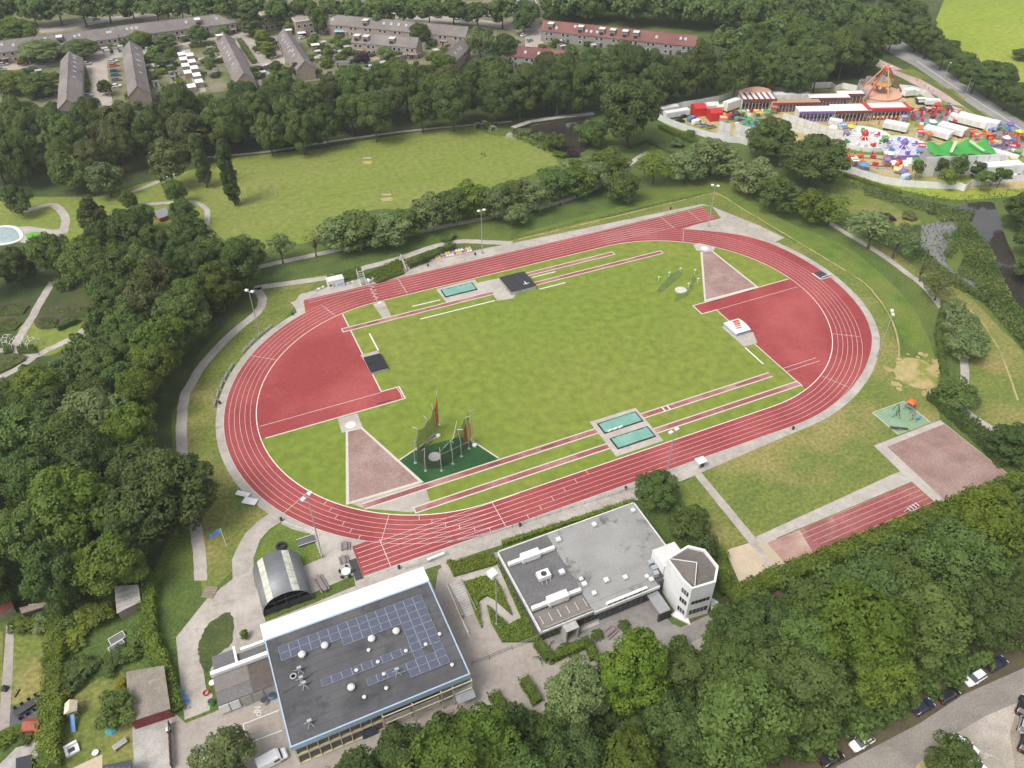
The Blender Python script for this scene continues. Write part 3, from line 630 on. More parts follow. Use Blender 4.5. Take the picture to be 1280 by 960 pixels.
def wood(poly, z, sp, seed, where, group, kinds, cols, Rm, Hm, avoid=(), name='broadleaf_tree', rows=5):
    pts = fill(poly, z, sp, seed, 9000, avoid)
    pts = [p for p in pts if not blocks(p[0], p[1], Rm, Hm, CLEAR)]
    pts.sort(key=lambda p: -pix(p[0], p[1])[1]); n = len(pts); per = -(-n//rows)
    for r_ in range(rows):
        for i, (x, y) in enumerate(sorted(pts[r_*per:(r_+1)*per], key=lambda p: pix(p[0], p[1])[0])):
            k = rng.choice(kinds); lm = rng.choices([c for c, _ in cols], [q for _, q in cols])[0]
            s = rng.uniform(.82, 1.2)
            rw = ('nearest', 'second nearest', 'third nearest', 'fourth nearest', 'fifth nearest', 'sixth nearest')[r_] if r_ < rows-1 or rows == 1 else 'farthest'
            tree(name, k, x, y, Rm*s*rng.uniform(.9, 1.1), Hm*s*rng.uniform(.88, 1.12), lm, '%s tree, %s from left, %s row of %s' % (LMWORD[lm], ORD[i], rw, where), group)
    return pts
# ---- left wood
T = ptree
own = []
def P1(*a, **k):
    t = ptree(*a, **k); own.append((t.location.x, t.location.y)); return t
P1('broadleaf_tree', 'dense', 88, 632, 52, 17, 'fresh', 'big round pale green tree at the near left end of the wood')
P1('broadleaf_tree', 'dense', 205, 612, 54, 16, 'dark', 'dark green tree bulging out over the pale path left of the track')
P1('broadleaf_tree', 'broad', 160, 645, 40, 14, 'dark', 'dark tree between the big pale round tree and the path')
P1('broadleaf_tree', 'broad', 120, 525, 40, 15, 'grey', 'greyish pale tree in the left wood behind the big round one')
P1('broadleaf_tree', 'broad', 160, 540, 32, 14, 'fresh', 'yellowish green tree in the left wood beside the path bend')
P1('broadleaf_tree', 'broad', 172, 490, 26, 13, 'fresh', 'bright green tree on the path edge of the left wood')
P1('broadleaf_tree', 'broad', 25, 555, 44, 16, 'mid', 'large mid green tree on the left picture edge behind the pale round tree')
wood([(-40,330),(60,318),(120,298),(210,292),(282,312),(298,338),(300,362),(270,395),(240,425),(212,458),(196,500),(196,550),(235,590),(238,635),(215,675),(175,705),(110,725),(40,730),(-60,720),(-60,500),(20,500),(70,460),(108,425),(120,395),(90,360),(40,345),(-40,345)], 9, 7.8, 3, 'the left wood', 'trees of the left wood', ('broad', 'broad', 'dense'), (('dark', 3), ('mid', 5), ('fresh', 1.6), ('olive', .12)), 6.0, 15, own, rows=6)
# ---- belt behind the park lawn
own2 = []
P2 = lambda *a, **k: own2.append((lambda t: (t.location.x, t.location.y))(ptree(*a, **k)))
P2('broadleaf_tree', 'dense', 789, 135, 38, 22, 'dark', 'huge lone dark tree with a thick trunk beside the pond')
P2('broadleaf_tree', 'broad', 150, 155, 26, 16, 'olive', 'brownish olive tree in the belt in front of the terraced houses')
P2('broadleaf_tree', 'broad', 235, 165, 30, 15, 'olive', 'olive tree at the left end of the park lawn behind the two columnar trees')
wood([(-40,166),(60,160),(130,156),(220,146),(300,134),(380,124),(470,112),(540,106),(600,100),(680,94),(740,88),(830,84),(900,86),(915,98),(840,108),(800,112),(730,122),(640,128),(560,138),(490,148),(400,165),(320,170),(262,172),(215,180),(170,186),(110,202),(50,204),(-40,204)], 9, 9.6, 5, 'the park lawn belt', 'trees of the belt behind the park lawn', ('broad', 'broad', 'dense'), (('dark', 4), ('mid', 4), ('olive', .8)), 6.8, 19, own2, rows=5)
wood([(915,90),(930,66),(965,52),(1020,48),(1080,52),(1125,72),(1118,84),(1085,92),(1030,96),(960,104),(925,104)], 10, 9.6, 6, 'the wood behind the fair', 'trees behind the fairground', ('broad', 'dense'), (('dark', 4), ('mid', 4)), 7.2, 20, rows=3)
wood([(690,60),(760,42),(830,42),(905,44),(960,22),(1050,14),(1120,30),(1140,50),(1080,46),(1010,42),(950,56),(900,62),(800,64),(720,68)], 9, 10.5, 8, 'the far wood', 'trees of the far wood', ('far',), (('dark', 4), ('mid', 3)), 7.5, 19, rows=4)
# ---- lower right wood
own3 = []
P3 = lambda *a, **k: own3.append((lambda t: (t.location.x, t.location.y))(ptree(*a, **k)))
P3('broadleaf_tree', 'dense', 795, 838, 46, 15.5, 'bright', 'bright yellow green tree right beside the clubhouse forecourt')
P3('broadleaf_tree', 'broad', 1078, 792, 56, 18, 'bright', 'largest bright yellow green tree leaning out towards the parked cars')
P3('broadleaf_tree', 'broad', 1098, 838, 40, 13, 'fresh', 'fresh green tree hanging over the roadside near the dark blue car')
P3('broadleaf_tree', 'broad', 1235, 660, 46, 14, 'bright', 'yellowish tree at the right edge just below the pink gravel square')
P3('broadleaf_tree', 'broad', 930, 905, 60, 16, 'mid', 'large mid green tree at the bottom of the lower right wood')
P3('broadleaf_tree', 'broad', 610, 925, 40, 11, 'fresh', 'fresh green tree in front of the sports hall entrance')
P3('broadleaf_tree', 'broad', 505, 945, 34, 10, 'mid', 'small green tree at the bottom edge before the hall windows')
P3('broadleaf_tree', 'airy', 282, 945, 36, 8, 'grey', 'grey green tree standing beside the white van and bay lines')
P3('broadleaf_tree', 'airy', 1192, 946, 27, 6, 'mid', 'small tree on the verge between road and gravel parking lot')
P3('broadleaf_tree', 'broad', 720, 870, 40, 12, 'grey', 'grey green tree beside the small hedge on the front plaza')
wood([(655,905),(715,890),(800,845),(870,815),(925,792),(985,760),(1060,735),(1130,715),(1200,682),(1310,645),(1310,800),(1250,806),(1200,838),(1150,862),(1100,890),(1050,918),(1015,975),(430,985),(470,955),(540,930)], 7.5, 7.6, 9, 'the lower right wood', 'trees of the lower right wood', ('broad', 'broad', 'dense'), (('dark', 5), ('mid', 4.5), ('fresh', .6), ('olive', .2)), 6.4, 12.5, own3, rows=6)
# ---- row between park lawn and track
ROWS = [(425,292,30,7.5,'airy','grey'),(452,286,34,8,'airy','mid'),(482,283,34,8,'airy','grey'),(508,278,24,7,'airy','mid'),(538,262,28,8,'airy','grey'),(566,256,28,8,'airy','mid'),(592,246,28,8.5,'airy','fresh'),(618,252,24,7.5,'airy','grey'),(645,266,18,5.5,'airy','grey'),(642,240,24,8,'airy','mid'),(668,240,26,8,'airy','grey'),(694,228,27,8,'airy','mid'),(722,226,24,7.5,'airy','fresh'),(746,218,24,7.5,'airy','grey'),(764,206,30,8.5,'airy','fresh'),(778,232,24,7.5,'airy','mid'),(818,208,24,8,'thin','fresh'),(858,206,26,8,'airy','grey'),(892,194,34,9,'airy','grey'),(944,218,30,8.5,'airy','grey')]
o_ = ['leftmost', 'second', 'third', 'fourth', 'fifth', 'sixth', 'seventh', 'eighth', 'ninth', 'tenth', 'eleventh', 'twelfth', 'thirteenth', 'fourteenth', 'fifteenth', 'sixteenth', 'seventeenth', 'eighteenth', 'nineteenth', 'twentieth']
for i, (x, y, r, H, k, c) in enumerate(ROWS):
    T('park_tree', k, x, y, r, H, c, o_[i]+' from the left'.replace(' from the left', '' if i == 0 else ' from the left')+' tree of the bushy row between park lawn and back straight', 'row of trees between park lawn and track')
T('park_tree', 'airy', 976, 242, 28, 8.5, 'mid', 'green tree at the top of the right hand path')
T('park_tree', 'airy', 1018, 256, 24, 8, 'fresh', 'light green tree on the right hand path below the dark fairground trees')
T('park_tree', 'dense', 305, 315, 24, 8, 'dark', 'compact dark tree at the corner where wood meets park lawn')
T('bare_tree', 'bare', 392, 302, 18, 7.5, 'olive', 'bare leafless tree left of the bushy row by the path')
T('park_tree', 'thin', 350, 310, 20, 6.5, 'grey', 'small half bare tree left of the leafless one')
T('park_tree', 'dense', 965, 172, 30, 11, 'dark', 'dark round tree in front of the grey fairground back walls')
T('park_tree', 'dense', 1018, 198, 42, 12, 'dark', 'biggest dark round tree in front of the fairground fence')
T('park_tree', 'airy', 740, 165, 22, 7, 'mid', 'round green tree on the near bank of the pond')
T('park_tree', 'airy', 693, 175, 13, 5, 'mid', 'small green tree left on the near bank of the pond')
# right hand path trees
for x, y, r, H, k, c, l in ((1040,262,26,8,'thin','fresh','half bare tree leaning over the right hand path, nearest the fair'),(1092,288,32,9,'thin','grey','broad grey green tree on the path right of the track, left of its pair'),(1124,300,24,9,'thin','grey','grey green tree beside the marsh, right of its broader neighbour'),(1156,335,16,6.5,'bare','olive','thin bare tree on the path below the marsh'),(1175,358,20,6.5,'thin','olive','sparse tree bent over the right hand path'),(1192,385,16,6,'thin','grey','sparse crooked tree at the hidden bend of the right path'),(1205,408,22,6,'airy','grey','bushy dark green tree on the right path, upper of two'),(1210,430,26,6,'airy','grey','pale bushy tree on the right path below the darker one'),(1195,490,26,5,'airy','mid','bushy tree above the small playground'),(1268,552,26,7,'dense','dark','dark round bush tree at the right edge near the gravel square'),(1286,262,24,10,'dense','dark','dark tree at the right picture edge beside the stream'),(1300,300,24,10,'broad','mid','tree at the right picture edge overhanging the brown stream'),(1290,335,18,7,'broad','dark','lower tree on the right bank of the stream')):
    T('path_tree', k, x, y, r, H, c, l)
# park trees upper left
for x, y, r, H, k, c, l in ((282,208,11,17,'column','dark','taller dark columnar tree standing on the park lawn'),(248,194,10,14.5,'column','dark','shorter dark columnar tree at the lawn edge'),(20,248,16,7.5,'airy','mid','small round tree on the lawn above the paddling pool'),(118,272,20,12,'willow','olive','olive drooping birch like tree beside the paddling pool path'),(175,272,18,7,'dense','dark','dark round tree left of the playground house'),(228,266,17,7,'dense','dark','dark round tree right of the playground house'),(160,249,10,5,'dense','mid','small tree above the playground path'),(218,238,14,6.5,'airy','mid','grey green bush tree at the left end of the park lawn'),(208,200,24,13,'willow','olive','olive conical tree at the end of the belt'),(85,215,22,10,'airy','mid','leaning tree before the dark belt above the left park path'),(130,222,20,9,'airy','grey','grey green tree before the dark belt at the far left')):
    T('park_tree', k, x, y, r, H, c, l)
T('broadleaf_tree', 'dense', 820, 612, 30, 7, 'mid', 'round green tree touching the clubhouse roof corner')
T('broadleaf_tree', 'airy', 862, 655, 30, 6, 'mid', 'bushy tree behind the clubhouse, upper part of the clump')
T('broadleaf_tree', 'airy', 880, 682, 24, 6, 'dark', 'dark bushy tree behind the white tower')
T('broadleaf_tree', 'airy', 145, 885, 24, 5, 'mid', 'apple tree between play tower and red shed')
# roadside rows, top right
for i, (x, y, r, H) in enumerate([(1182,66,17,9),(1205,80,15,8),(1222,94,17,9),(1243,98,25,10),(1262,118,16,8),(1276,122,18,8.5),(1300,128,18,8.5)]):
    T('roadside_tree', 'broad', x, y, r, H, 'dark', o_[i]+(' from the road bend,' if i else ' (nearest the road bend)')+' dark tree lining the road beside the meadow', 'roadside trees along the meadow')
for i, (x, y, r, H) in enumerate([(1150,40,19,11),(1163,50,15,10),(1140,22,20,12),(1120,8,20,12)]):
    T('roadside_tree', 'dense', x, y, r, H, 'dark', ('lowest', 'second lowest', 'third lowest', 'topmost')[i]+' dark tree at the upper road end by the meadow corner', 'trees at the upper road end')
T('meadow_bush', 'dense', 1277, 67, 10, 5, 'dark', 'dark round bush alone on the meadow at the right edge')
for i, (x, y, r, H, c) in enumerate([(1148,210,8,6,'mid'),(1178,208,7,7,'dark'),(1186,222,12,6,'fresh'),(1201,207,11,7.5,'mid'),(1222,212,9,6,'dark'),(1231,224,10,6,'mid'),(1252,220,11,6.5,'mid')]):
    T('young_tree', 'young', x, y, r, H, c, o_[i]+(' from the left' if i else '')+' young tree in the row along the near fairground fence', 'young trees along the fairground fence')
# estate trees
EST = [(50,62,22,8,'grey','broad tree in the gardens by the left long terrace'),(15,38,22,10,'fresh','yellow green tree at the far left behind the long terrace'),(100,60,18,7,'grey','pale tree hiding the middle of the long terrace'),(140,48,9,5,'mid','street tree before the long terrace, left of three'),(175,48,13,6,'fresh','light green street tree before the long terrace, middle of three'),(206,50,13,6,'grey','pale round street tree before the long terrace'),(248,42,12,7,'mid','round street tree right before the long terrace'),(278,40,9,6,'grey','pale tree at the right end of the long terrace'),(312,20,14,13,'dark','tall dark pointed tree beside the flat roofed block'),(328,48,10,8,'fresh','upright light green tree in the brick square'),(335,60,9,6,'fresh','small upright tree lower in the brick square'),(362,30,10,6,'grey','pale tree before the flat roofed block'),(398,25,11,9,'fresh','light green tree between flat block and grey terrace'),(524,40,12,8,'mid','round tree above the grey terraces, middle'),(345,85,10,6,'dark','dark round tree at the end of the brick street'),(358,92,9,5.5,'fresh','light round tree beside the dark one at the street end'),(372,86,8,5,'purple','purple leaved tree at the gable of the skylight terrace'),(451,72,11,5,'purple','purple leaved tree in the middle gardens'),(435,92,16,7,'mid','green tree before the gable houses'),(600,50,20,11,'grey','big pale green tree right of the grey terraces'),(632,58,18,10,'mid','dark green tree right of the pale big one'),(610,85,20,9,'mid','green tree in front of the small gable house'),(655,25,14,9,'mid','tree beside the street to the red roofs'),(130,108,8,5,'mid','tree at the end of the left brick street'),(45,105,20,7,'fresh','yellow green garden tree by the left gable terrace'),(10,102,18,7,'fresh','bright garden tree at the left picture edge'),(90,96,12,5,'mid','garden tree left of the gable terrace'),(205,75,12,4,'mid','hedge tree in the gardens between two terraces'),(480,65,12,5,'grey','small grey green tree by the middle houses'),(500,90,20,9,'mid','tree in front of the middle terrace gardens'),(555,78,16,7,'fresh','light tree by the low brown sheds'),(688,14,12,9,'mid','tree behind the red roofed terrace at its left end'),(715,66,10,5,'mid','small tree in front of the red roofs')]
for x, y, r, H, c, l in EST:
    T('garden_tree', 'column' if 'upright' in l or 'pointed' in l else rng.choice(('airy', 'dense')), x, y, r, H, c, l)
# street tree row far behind, each one told apart
for i, x in enumerate(range(8, 690, 31)):
    y = 20-8*min(1, abs(x-330)/330)+rng.uniform(-3, 3); y = 12 if x < 330 else 17
    T('street_tree', 'far', x, y-4+rng.uniform(-3, 3), 17+rng.uniform(-2, 4), 12+rng.uniform(-1.5, 2), rng.choice(('dark', 'mid', 'mid')), ORD[i]+' from the left in the dark street tree row along the top edge')
# far-off wood as one mass
FW = [at(x, y) for y, x0, x1 in ((2,700,1110),(-14,-60,1110),(-30,-100,1120),(-50,-100,1150)) for x in range(x0, x1, 24)]
FW += [at(x, 14) for x in range(705, 1000, 22)] + [at(x, 19+(x-680)*.055+dy_) for dy_ in (0, 7) for x in range(684, 960, 17)] + [at(x, 40) for x in range(890, 960, 18)]
Cs, Ns, Ss, Ts = [], [], [], []
for i, (x, y) in enumerate(FW):
    x += rng.uniform(-4, 4); y += rng.uniform(-4, 4); C, Nn, sz, ti, _ = TK['far']['var'][i % 3]
    sl = slice(0, None, 2); s = rng.uniform(.9, 1.35)
    Cs.append(C[sl]*s+np.array([x, y, 0])); Ns.append(Nn[sl]); Ss.append(sz[sl]*s*1.35); Ts.append(ti[sl]+rng.uniform(-.25, .2))
o = inst('distant_wood', leafmesh('distant_wood', np.vstack(Cs), np.vstack(Ns), np.hstack(Ss), np.hstack(Ts), LM['dark']))
tag(o, 'dark continuous wood along the far top edge of the view', 'wood', kind='stuff')
# ---- hedges: leaf shells over a solid twig core, along a line
def hedge(pts, wd, h, lm, label, group=None, name='hedge', dens=24, leaf=.26, px=True, closed=False, cat='hedge', base=0):
    P = ats(pts, 0) if px else list(pts); rs = np.random.RandomState(int(abs(P[0][0]*37+P[0][1]*91)) % 10007)
    C, Nn = [], []
    for a, b in zip(P, P[1:] + (P[:1] if closed else [])):
        a = np.array(a); b = np.array(b); l = np.linalg.norm(b-a)
        if l < .05: continue
        d = (b-a)/l; nn = np.array([-d[1], d[0]]); n = int(l*(wd+2*h)*dens)+4
        s = rs.rand(n)*(wd+2*h); t = rs.rand(n)*(l+wd*.4)-wd*.2
        wob = 1+.12*np.sin(t*1.7+s)+.1*rs.normal(size=n)
        top = (s > h) & (s < h+wd); off = np.where(s <= h, -wd/2, np.where(top, s-h-wd/2, wd/2))*wob; z = np.where(s <= h, s, np.where(top, h, wd+2*h-s))*wob
        C.append(np.stack([a[0]+d[0]*t+nn[0]*off, a[1]+d[1]*t+nn[1]*off, z+base], 1))
        sd = np.sign(off)
        N0 = np.stack([np.where(top, 0, nn[0]*sd), np.where(top, 0, nn[1]*sd), np.where(top, 1.0, .25)], 1)+rs.normal(size=(n, 3))*.4
        Nn.append(N0/np.linalg.norm(N0, axis=1)[:, None])
    C = np.vstack(C); Nn = np.vstack(Nn); n = len(C)
    t = thing(name, label, cat, (*P[0], 0), 0, group)
    C[:, :2] -= np.array(P[0])
    ti = .5+.25*np.sin(C[:, 0]*.8+C[:, 1]*.6)+.25*rs.normal(size=n)
    inst('foliage', leafmesh('hedge_leaves', C, Nn, leaf*(.7+.7*rs.rand(n)), ti, LM[lm]), t)
    Q = [(p[0]-P[0][0], p[1]-P[0][1]) for p in P]
    MB().wallstrip(Q, wd*.72, base, base+h*.86, closed).build('twig_core', BARK_G, t)
    return t
BARK_G = mat('inner_twigs', (.085,.125,.022), (.065,.10,.018), 3, .9)
def bed(pts, h, lm, label, group=None, name='shrub_bed', dens=16, leaf=.32, px=True, cat='shrub bed'):
    P = ats(pts, h*.7) if px else list(pts); xs = [p[0] for p in P]; ys = [p[1] for p in P]
    ar = (max(xs)-min(xs))*(max(ys)-min(ys)); rs = np.random.RandomState(int(abs(xs[0]*53+ys[0]*17)) % 9973); n = int(ar*dens*1.6)
    X = rs.uniform(min(xs), max(xs), n); Y = rs.uniform(min(ys), max(ys), n)
    k = np.array([inside(x, y, P) for x, y in zip(X, Y)]); X, Y = X[k], Y[k]; n = len(X)
    bump_ = .5+.5*np.sin(X*2.1+1.3*np.sin(Y*1.4))*np.sin(Y*1.9+X*.4)
    Z = h*(.55+.4*bump_)*(1-.5*rs.rand(n)**3)
    Nn = rs.normal(size=(n, 3))*.45+np.array([0, 0, 1]); Nn /= np.linalg.norm(Nn, axis=1)[:, None]
    c0 = np.array([xs[0], ys[0]]); t = thing(name, label, cat, (*c0, 0), 0, group)
    inst('foliage', leafmesh('bed_leaves', np.stack([X-c0[0], Y-c0[1], Z], 1), Nn, leaf*(.6+.8*rs.rand(n)), .3+.4*bump_+.25*rs.normal(size=n), LM[lm]), t)
    MB().prism([(p[0]-c0[0], p[1]-c0[1]) for p in P], 0.03, h*.5).build('twig_core', BARK_G, t)
    return t

# undergrowth filling the woods between the trunks: one mass per wood
def undergrowth(label, poly, n, seed, lm, avoid=None):
    P = ats(poly); r = random.Random(seed); xs = [p[0] for p in P]; ys = [p[1] for p in P]; Cs, Ns, Ss, Ts = [], [], [], []; c = 0
    while c < n:
        x, y = r.uniform(min(xs), max(xs)), r.uniform(min(ys), max(ys))
        if not inside(x, y, P): continue
        c += 1; C, Nn, sz, ti, _ = TK['shrub']['var'][c % 3]; s = r.uniform(.8, 1.7); sl = slice(c % 4, None, 4); a = r.uniform(0, 6.28)
        Cx = C[sl]*s; Cs.append(np.stack([Cx[:, 0]*cos(a)-Cx[:, 1]*sin(a)+x, Cx[:, 0]*sin(a)+Cx[:, 1]*cos(a)+y, Cx[:, 2]], 1))
        N_ = Nn[sl]; Ns.append(np.stack([N_[:, 0]*cos(a)-N_[:, 1]*sin(a), N_[:, 0]*sin(a)+N_[:, 1]*cos(a), N_[:, 2]], 1)); Ss.append(sz[sl]*s*1.5); Ts.append(ti[sl]+r.uniform(-.25, .25))
    tag(inst('undergrowth', leafmesh('undergrowth', np.vstack(Cs), np.vstack(Ns), np.hstack(Ss), np.hstack(Ts), LM[lm])), label, 'undergrowth', kind='stuff')
undergrowth('dense shrubs under the trees of the left wood', [(-20,330),(110,312),(200,302),(295,330),(302,370),(232,440),(196,510),(198,560),(230,640),(205,700),(150,740),(-20,745),(-20,500),(50,470),(98,430),(120,390),(60,350),(-20,350)], 330, 1, 'dark')
undergrowth('dense shrubs under the trees of the lower right wood', [(700,885),(800,835),(905,770),(970,738),(1110,684),(1290,612),(1290,812),(1205,846),(1110,897),(1030,948),(440,985),(470,940),(560,905)], 520, 2, 'mid')
undergrowth('dark shrubs under the belt trees between park lawn and houses', [(-20,120),(60,135),(250,112),(480,85),(640,75),(900,60),(915,108),(830,118),(640,138),(500,158),(400,176),(300,186),(240,200),(120,225),(-20,225)], 240, 3, 'dark')
# ================================================================ buildings
def wpart(root, name, mb, m, label=None, par=None, smooth=False):
    """a part given in world coordinates, parented to a thing (or to a part of it) standing at root"""
    o = mb.build(name, m, par or root, smooth, None, label)
    if par is None: o.location = (-root.location.x, -root.location.y, -root.location.z)
    return o
def shared(mb, name, m): return mb.mesh(name, m)
ROOF = mat('bitumen_roof', (.078,.077,.082), (.062,.061,.066), .35, .8, (.10,.098,.10), .12, fine=.12, streak=(R(90), .05, .9, .35, (.09,.088,.09)), dirt=((.048,.048,.05), .14, .52, .64))
ROOFL = mat('grey_bitumen_roof', (.255,.25,.24), (.22,.215,.205), .3, .85, (.29,.285,.275), .1, fine=.1, streak=(R(90), .05, .6, .45, (.275,.27,.26)), dirt=((.085,.08,.072), .16, .54, .66))
ROOFM = mat('mid_grey_roof', (.135,.132,.132), (.115,.113,.113), .4, .85, (.155,.15,.15), .15)
WHITEW = mat('white_render', (.74,.74,.73), (.68,.68,.67), .4, .7, (.60,.60,.58), .15, fine=.06)
PANEL = mat('solar_cell', (.085,.095,.135), (.07,.08,.118), 2, .22, spec=.7, fine=.1)
GREYW = mat('grey_wall', (.36,.36,.36), (.32,.32,.32), .6, .7)
DARKW = mat('dark_wall', (.10,.105,.115), (.08,.085,.095), .6, .6)
# ---- sports hall
X0, X1, Y0, Y1, HZ = -85.5, -56.2, -78.55, -55.2, 7.0
hall = thing('sports_hall', 'sports hall with dark flat roof covered in solar panels and blue trim', 'building', ((X0+X1)/2, (Y0+Y1)/2))
wpart(hall, 'wall', MB().box(X0+.3, X1-.3, Y0+.9, Y1-.4, 0, 6.5), GREYW)
wpart(hall, 'roof', MB().box(X0+.22, X1-.22, Y0+.24, Y1-3.3, 6.4, HZ), ROOF)
tr = MB().box(X0, X0+.22, Y0+.24, Y1-3.3, 5.9, HZ+.12).box(X1-.22, X1, Y0+.24, Y1-3.3, 5.9, HZ+.12).box(X0, X1, Y0, Y0+.24, 5.9, HZ+.12).box(X0, X1, Y1-3.6, Y1-3.3, HZ-.1, HZ+.13)
wpart(hall, 'roof_trim', tr, plain('pale_blue_trim', (.34,.45,.56), .5))
sm = MB()
for i in range(1, 14): sm.box(X0+.4, X1-.4, Y1-3.6-1.5*i-.03, Y1-3.6-1.5*i+.03, HZ, HZ+.012)
wpart(hall, 'roof_seam', sm, M['dark']); sm.v = sm.v
wb = MB(); wb.add([(X0-.1,Y1-3.3,HZ-.3),(X1+.1,Y1-3.3,HZ-.3),(X1+.1,Y1,HZ-.6),(X0-.1,Y1,HZ-.6),(X0-.1,Y1-3.3,HZ+.18),(X1+.1,Y1-3.3,HZ+.18),(X1+.1,Y1,HZ),(X0-.1,Y1,HZ)], [(3,2,1,0),(4,5,6,7),(0,1,5,4),(1,2,6,5),(2,3,7,6),(3,0,4,7)])
wpart(hall, 'white_canopy', wb, mat('bright_white_canopy', (.86,.86,.86), (.83,.83,.83), .3, .5, fine=.02), 'bright white sloping canopy along the track side')
pan = shared(MB().box(0,1.62,-1.38,0,.02,.08), 'solar_panel', PANEL)
frm = shared(MB().box(-.018,1.638,-1.398,-1.362,.0,.095).box(-.012,1.632,-.012,.012,.0,.095).box(-.02,.02,-1.36,-.02,0,.095).box(1.60,1.64,-1.36,-.02,0,.095), 'panel_frame', M['steel'])
for r_, cols in ((0,range(15)),(1,range(15)),(2,range(6,15)),(3,range(12,15)),(4,range(12,15)),(5,range(12,15)),(6,range(3,15)),(7,(12,14)),(8,range(7,15)),(9,range(11,15))):
    for c in cols:
        o = inst('solar_panel', pan, hall, (-83.66+1.683*c-hall.location.x, -60.77-1.45*r_-hall.location.y, HZ+.03))
        o.rotation_euler = (R(-2.5), 0, 0); inst('panel_frame', frm, o)
vent = shared(MB().lathe([(.42,0),(.42,.35),(.62,.4),(.62,.62),(.4,.85),(.12,.95)], 14), 'roof_vent', M['offwhite'])
vent2 = shared(MB().lathe([(.2,0),(.2,.3),(.32,.34),(.32,.45),(.1,.55)], 10), 'vent_pipe', M['offwhite'])
for x, y in ((-76.45,-63.9),(-68.96,-65.9),(-64.74,-66.2),(-74.47,-73),(-80.3,-64)): inst('roof_vent', vent, hall, (x-hall.location.x, y-hall.location.y, HZ))
for x, y in ((-70.04,-67.7),(-69.41,-75.4),(-73.03,-75.4),(-72.89,-70.4),(-69.27,-70.4),(-64.43,-70.4),(-61.04,-70.6),(-58.23,-69.7),(-58.35,-75.9),(-69.02,-72.9)): inst('vent_pipe', vent2, hall, (x-hall.location.x, y-hall.location.y, HZ))
for x, y in ((-81.3,-66.5),(-81.4,-68.3),(-81.2,-69.4),(-66.94,-73.3),(-81.88,-76)):
    q = MB().tube((x,y,HZ),(x,y,HZ+1.0),.22,n=10).tube((x-.35,y,HZ+1.0),(x+.35,y,HZ+1.0),.25,n=10)
    for s in (-1,1): q.tube((x,y,HZ+.5),(x+s*.9,y+.4,HZ+.02),.05).tube((x,y,HZ+.5),(x+s*.5,y-.8,HZ+.02),.05)
    wpart(hall, 'exhaust_stack', q, M['steel'])
wpart(hall, 'vent_ring', MB().lathe([(.55,0),(.55,.25),(.35,.25),(.35,0)], 16, (-82.5,-67.1,HZ)), M['steel'])
wpart(hall, 'roof_cable', MB().tube((-84.6,-69.2,HZ+.05),(-82.4,-68.9,HZ+.05),.06).tube((-81,-68.5,HZ+.05),(-78.9,-67.6,HZ+.05),.04), M['dark'])
# front facade: two storeys of dark panes in cream frames on the left, pale panels on the right
pane = shared(MB().box(-.9,.9,-.05,.05,-1.1,1.1), 'window_pane', M['glass'])
fx0, fx1 = X0+.5, -71.3
fr = MB()
for i in range(9):
    x = fx0+(fx1-fx0)*i/8; fr.box(x-.07,x+.07,Y0+.55,Y0+.85,.2,5.6)
for z in (.2,2.75,3.0,5.5): fr.box(fx0-.1,fx1+.1,Y0+.5,Y0+.87,z,z+.14)
wpart(hall, 'window_frame', fr, M['cream'])
for i in range(8):
    for z in (1.5, 4.3): inst('window_pane', pane, hall, (fx0+(fx1-fx0)*(i+.5)/8-hall.location.x, Y0+.82-hall.location.y, z), 0, (.92, 1, 1))
pl = shared(MB().box(-2.3,2.3,-.06,.06,0,2.7), 'facade_panel', M['offwhite'])
for i in range(2): inst('facade_panel', pl, hall, (-69+4.9*i-hall.location.x+.2, Y0+.75-hall.location.y, .1))
up = shared(MB().box(-2.3,2.3,-.06,.06,0,2.3), 'upper_panel', DARKW)
for i in range(2): inst('upper_panel', up, hall, (-69+4.9*i-hall.location.x+.2, Y0+.78-hall.location.y, 3.1))
bm = MB().box(-71.3,-56.0,Y0-.25,Y0-.1,3.0,3.15)
for x in (-71.2,-66.3,-61.4,-59.4,-56.1): bm.box(x-.08,x+.08,Y0-.25,Y0+.6,5.2,5.36).box(x-.08,x+.08,Y0-.25,Y0-.1,0,5.3)
bm.box(-71.3,-56.0,Y0-.25,Y0-.1,5.2,5.35); wpart(hall, 'cream_beam', bm, M['cream'])
wpart(hall, 'entrance_door', MB().box(-74.9,-72.6,Y0+.3,Y0+.5,0,2.4), mat('blue_black_door', (.03,.05,.09), None, 1, .3))
wpart(hall, 'side_canopy', MB().add([(-59.2,Y0-1.6,2.4),(-56.0,Y0-1.6,2.4),(-56.0,Y0+.6,3.0),(-59.2,Y0+.6,3.0),(-59.2,Y0-1.6,2.25),(-56.0,Y0-1.6,2.25),(-56.0,Y0+.6,2.85),(-59.2,Y0+.6,2.85)], [(0,1,2,3),(7,6,5,4),(0,4,5,1),(1,5,6,2),(3,2,6,7),(0,3,7,4)]).box(-59.2,-59.1,Y0-1.5,Y0-1.4,0,2.3).box(-56.2,-56.1,Y0-1.5,Y0-1.4,0,2.3), mat('metal_canopy', (.30,.31,.32), None, 1, .4, metal=.4))
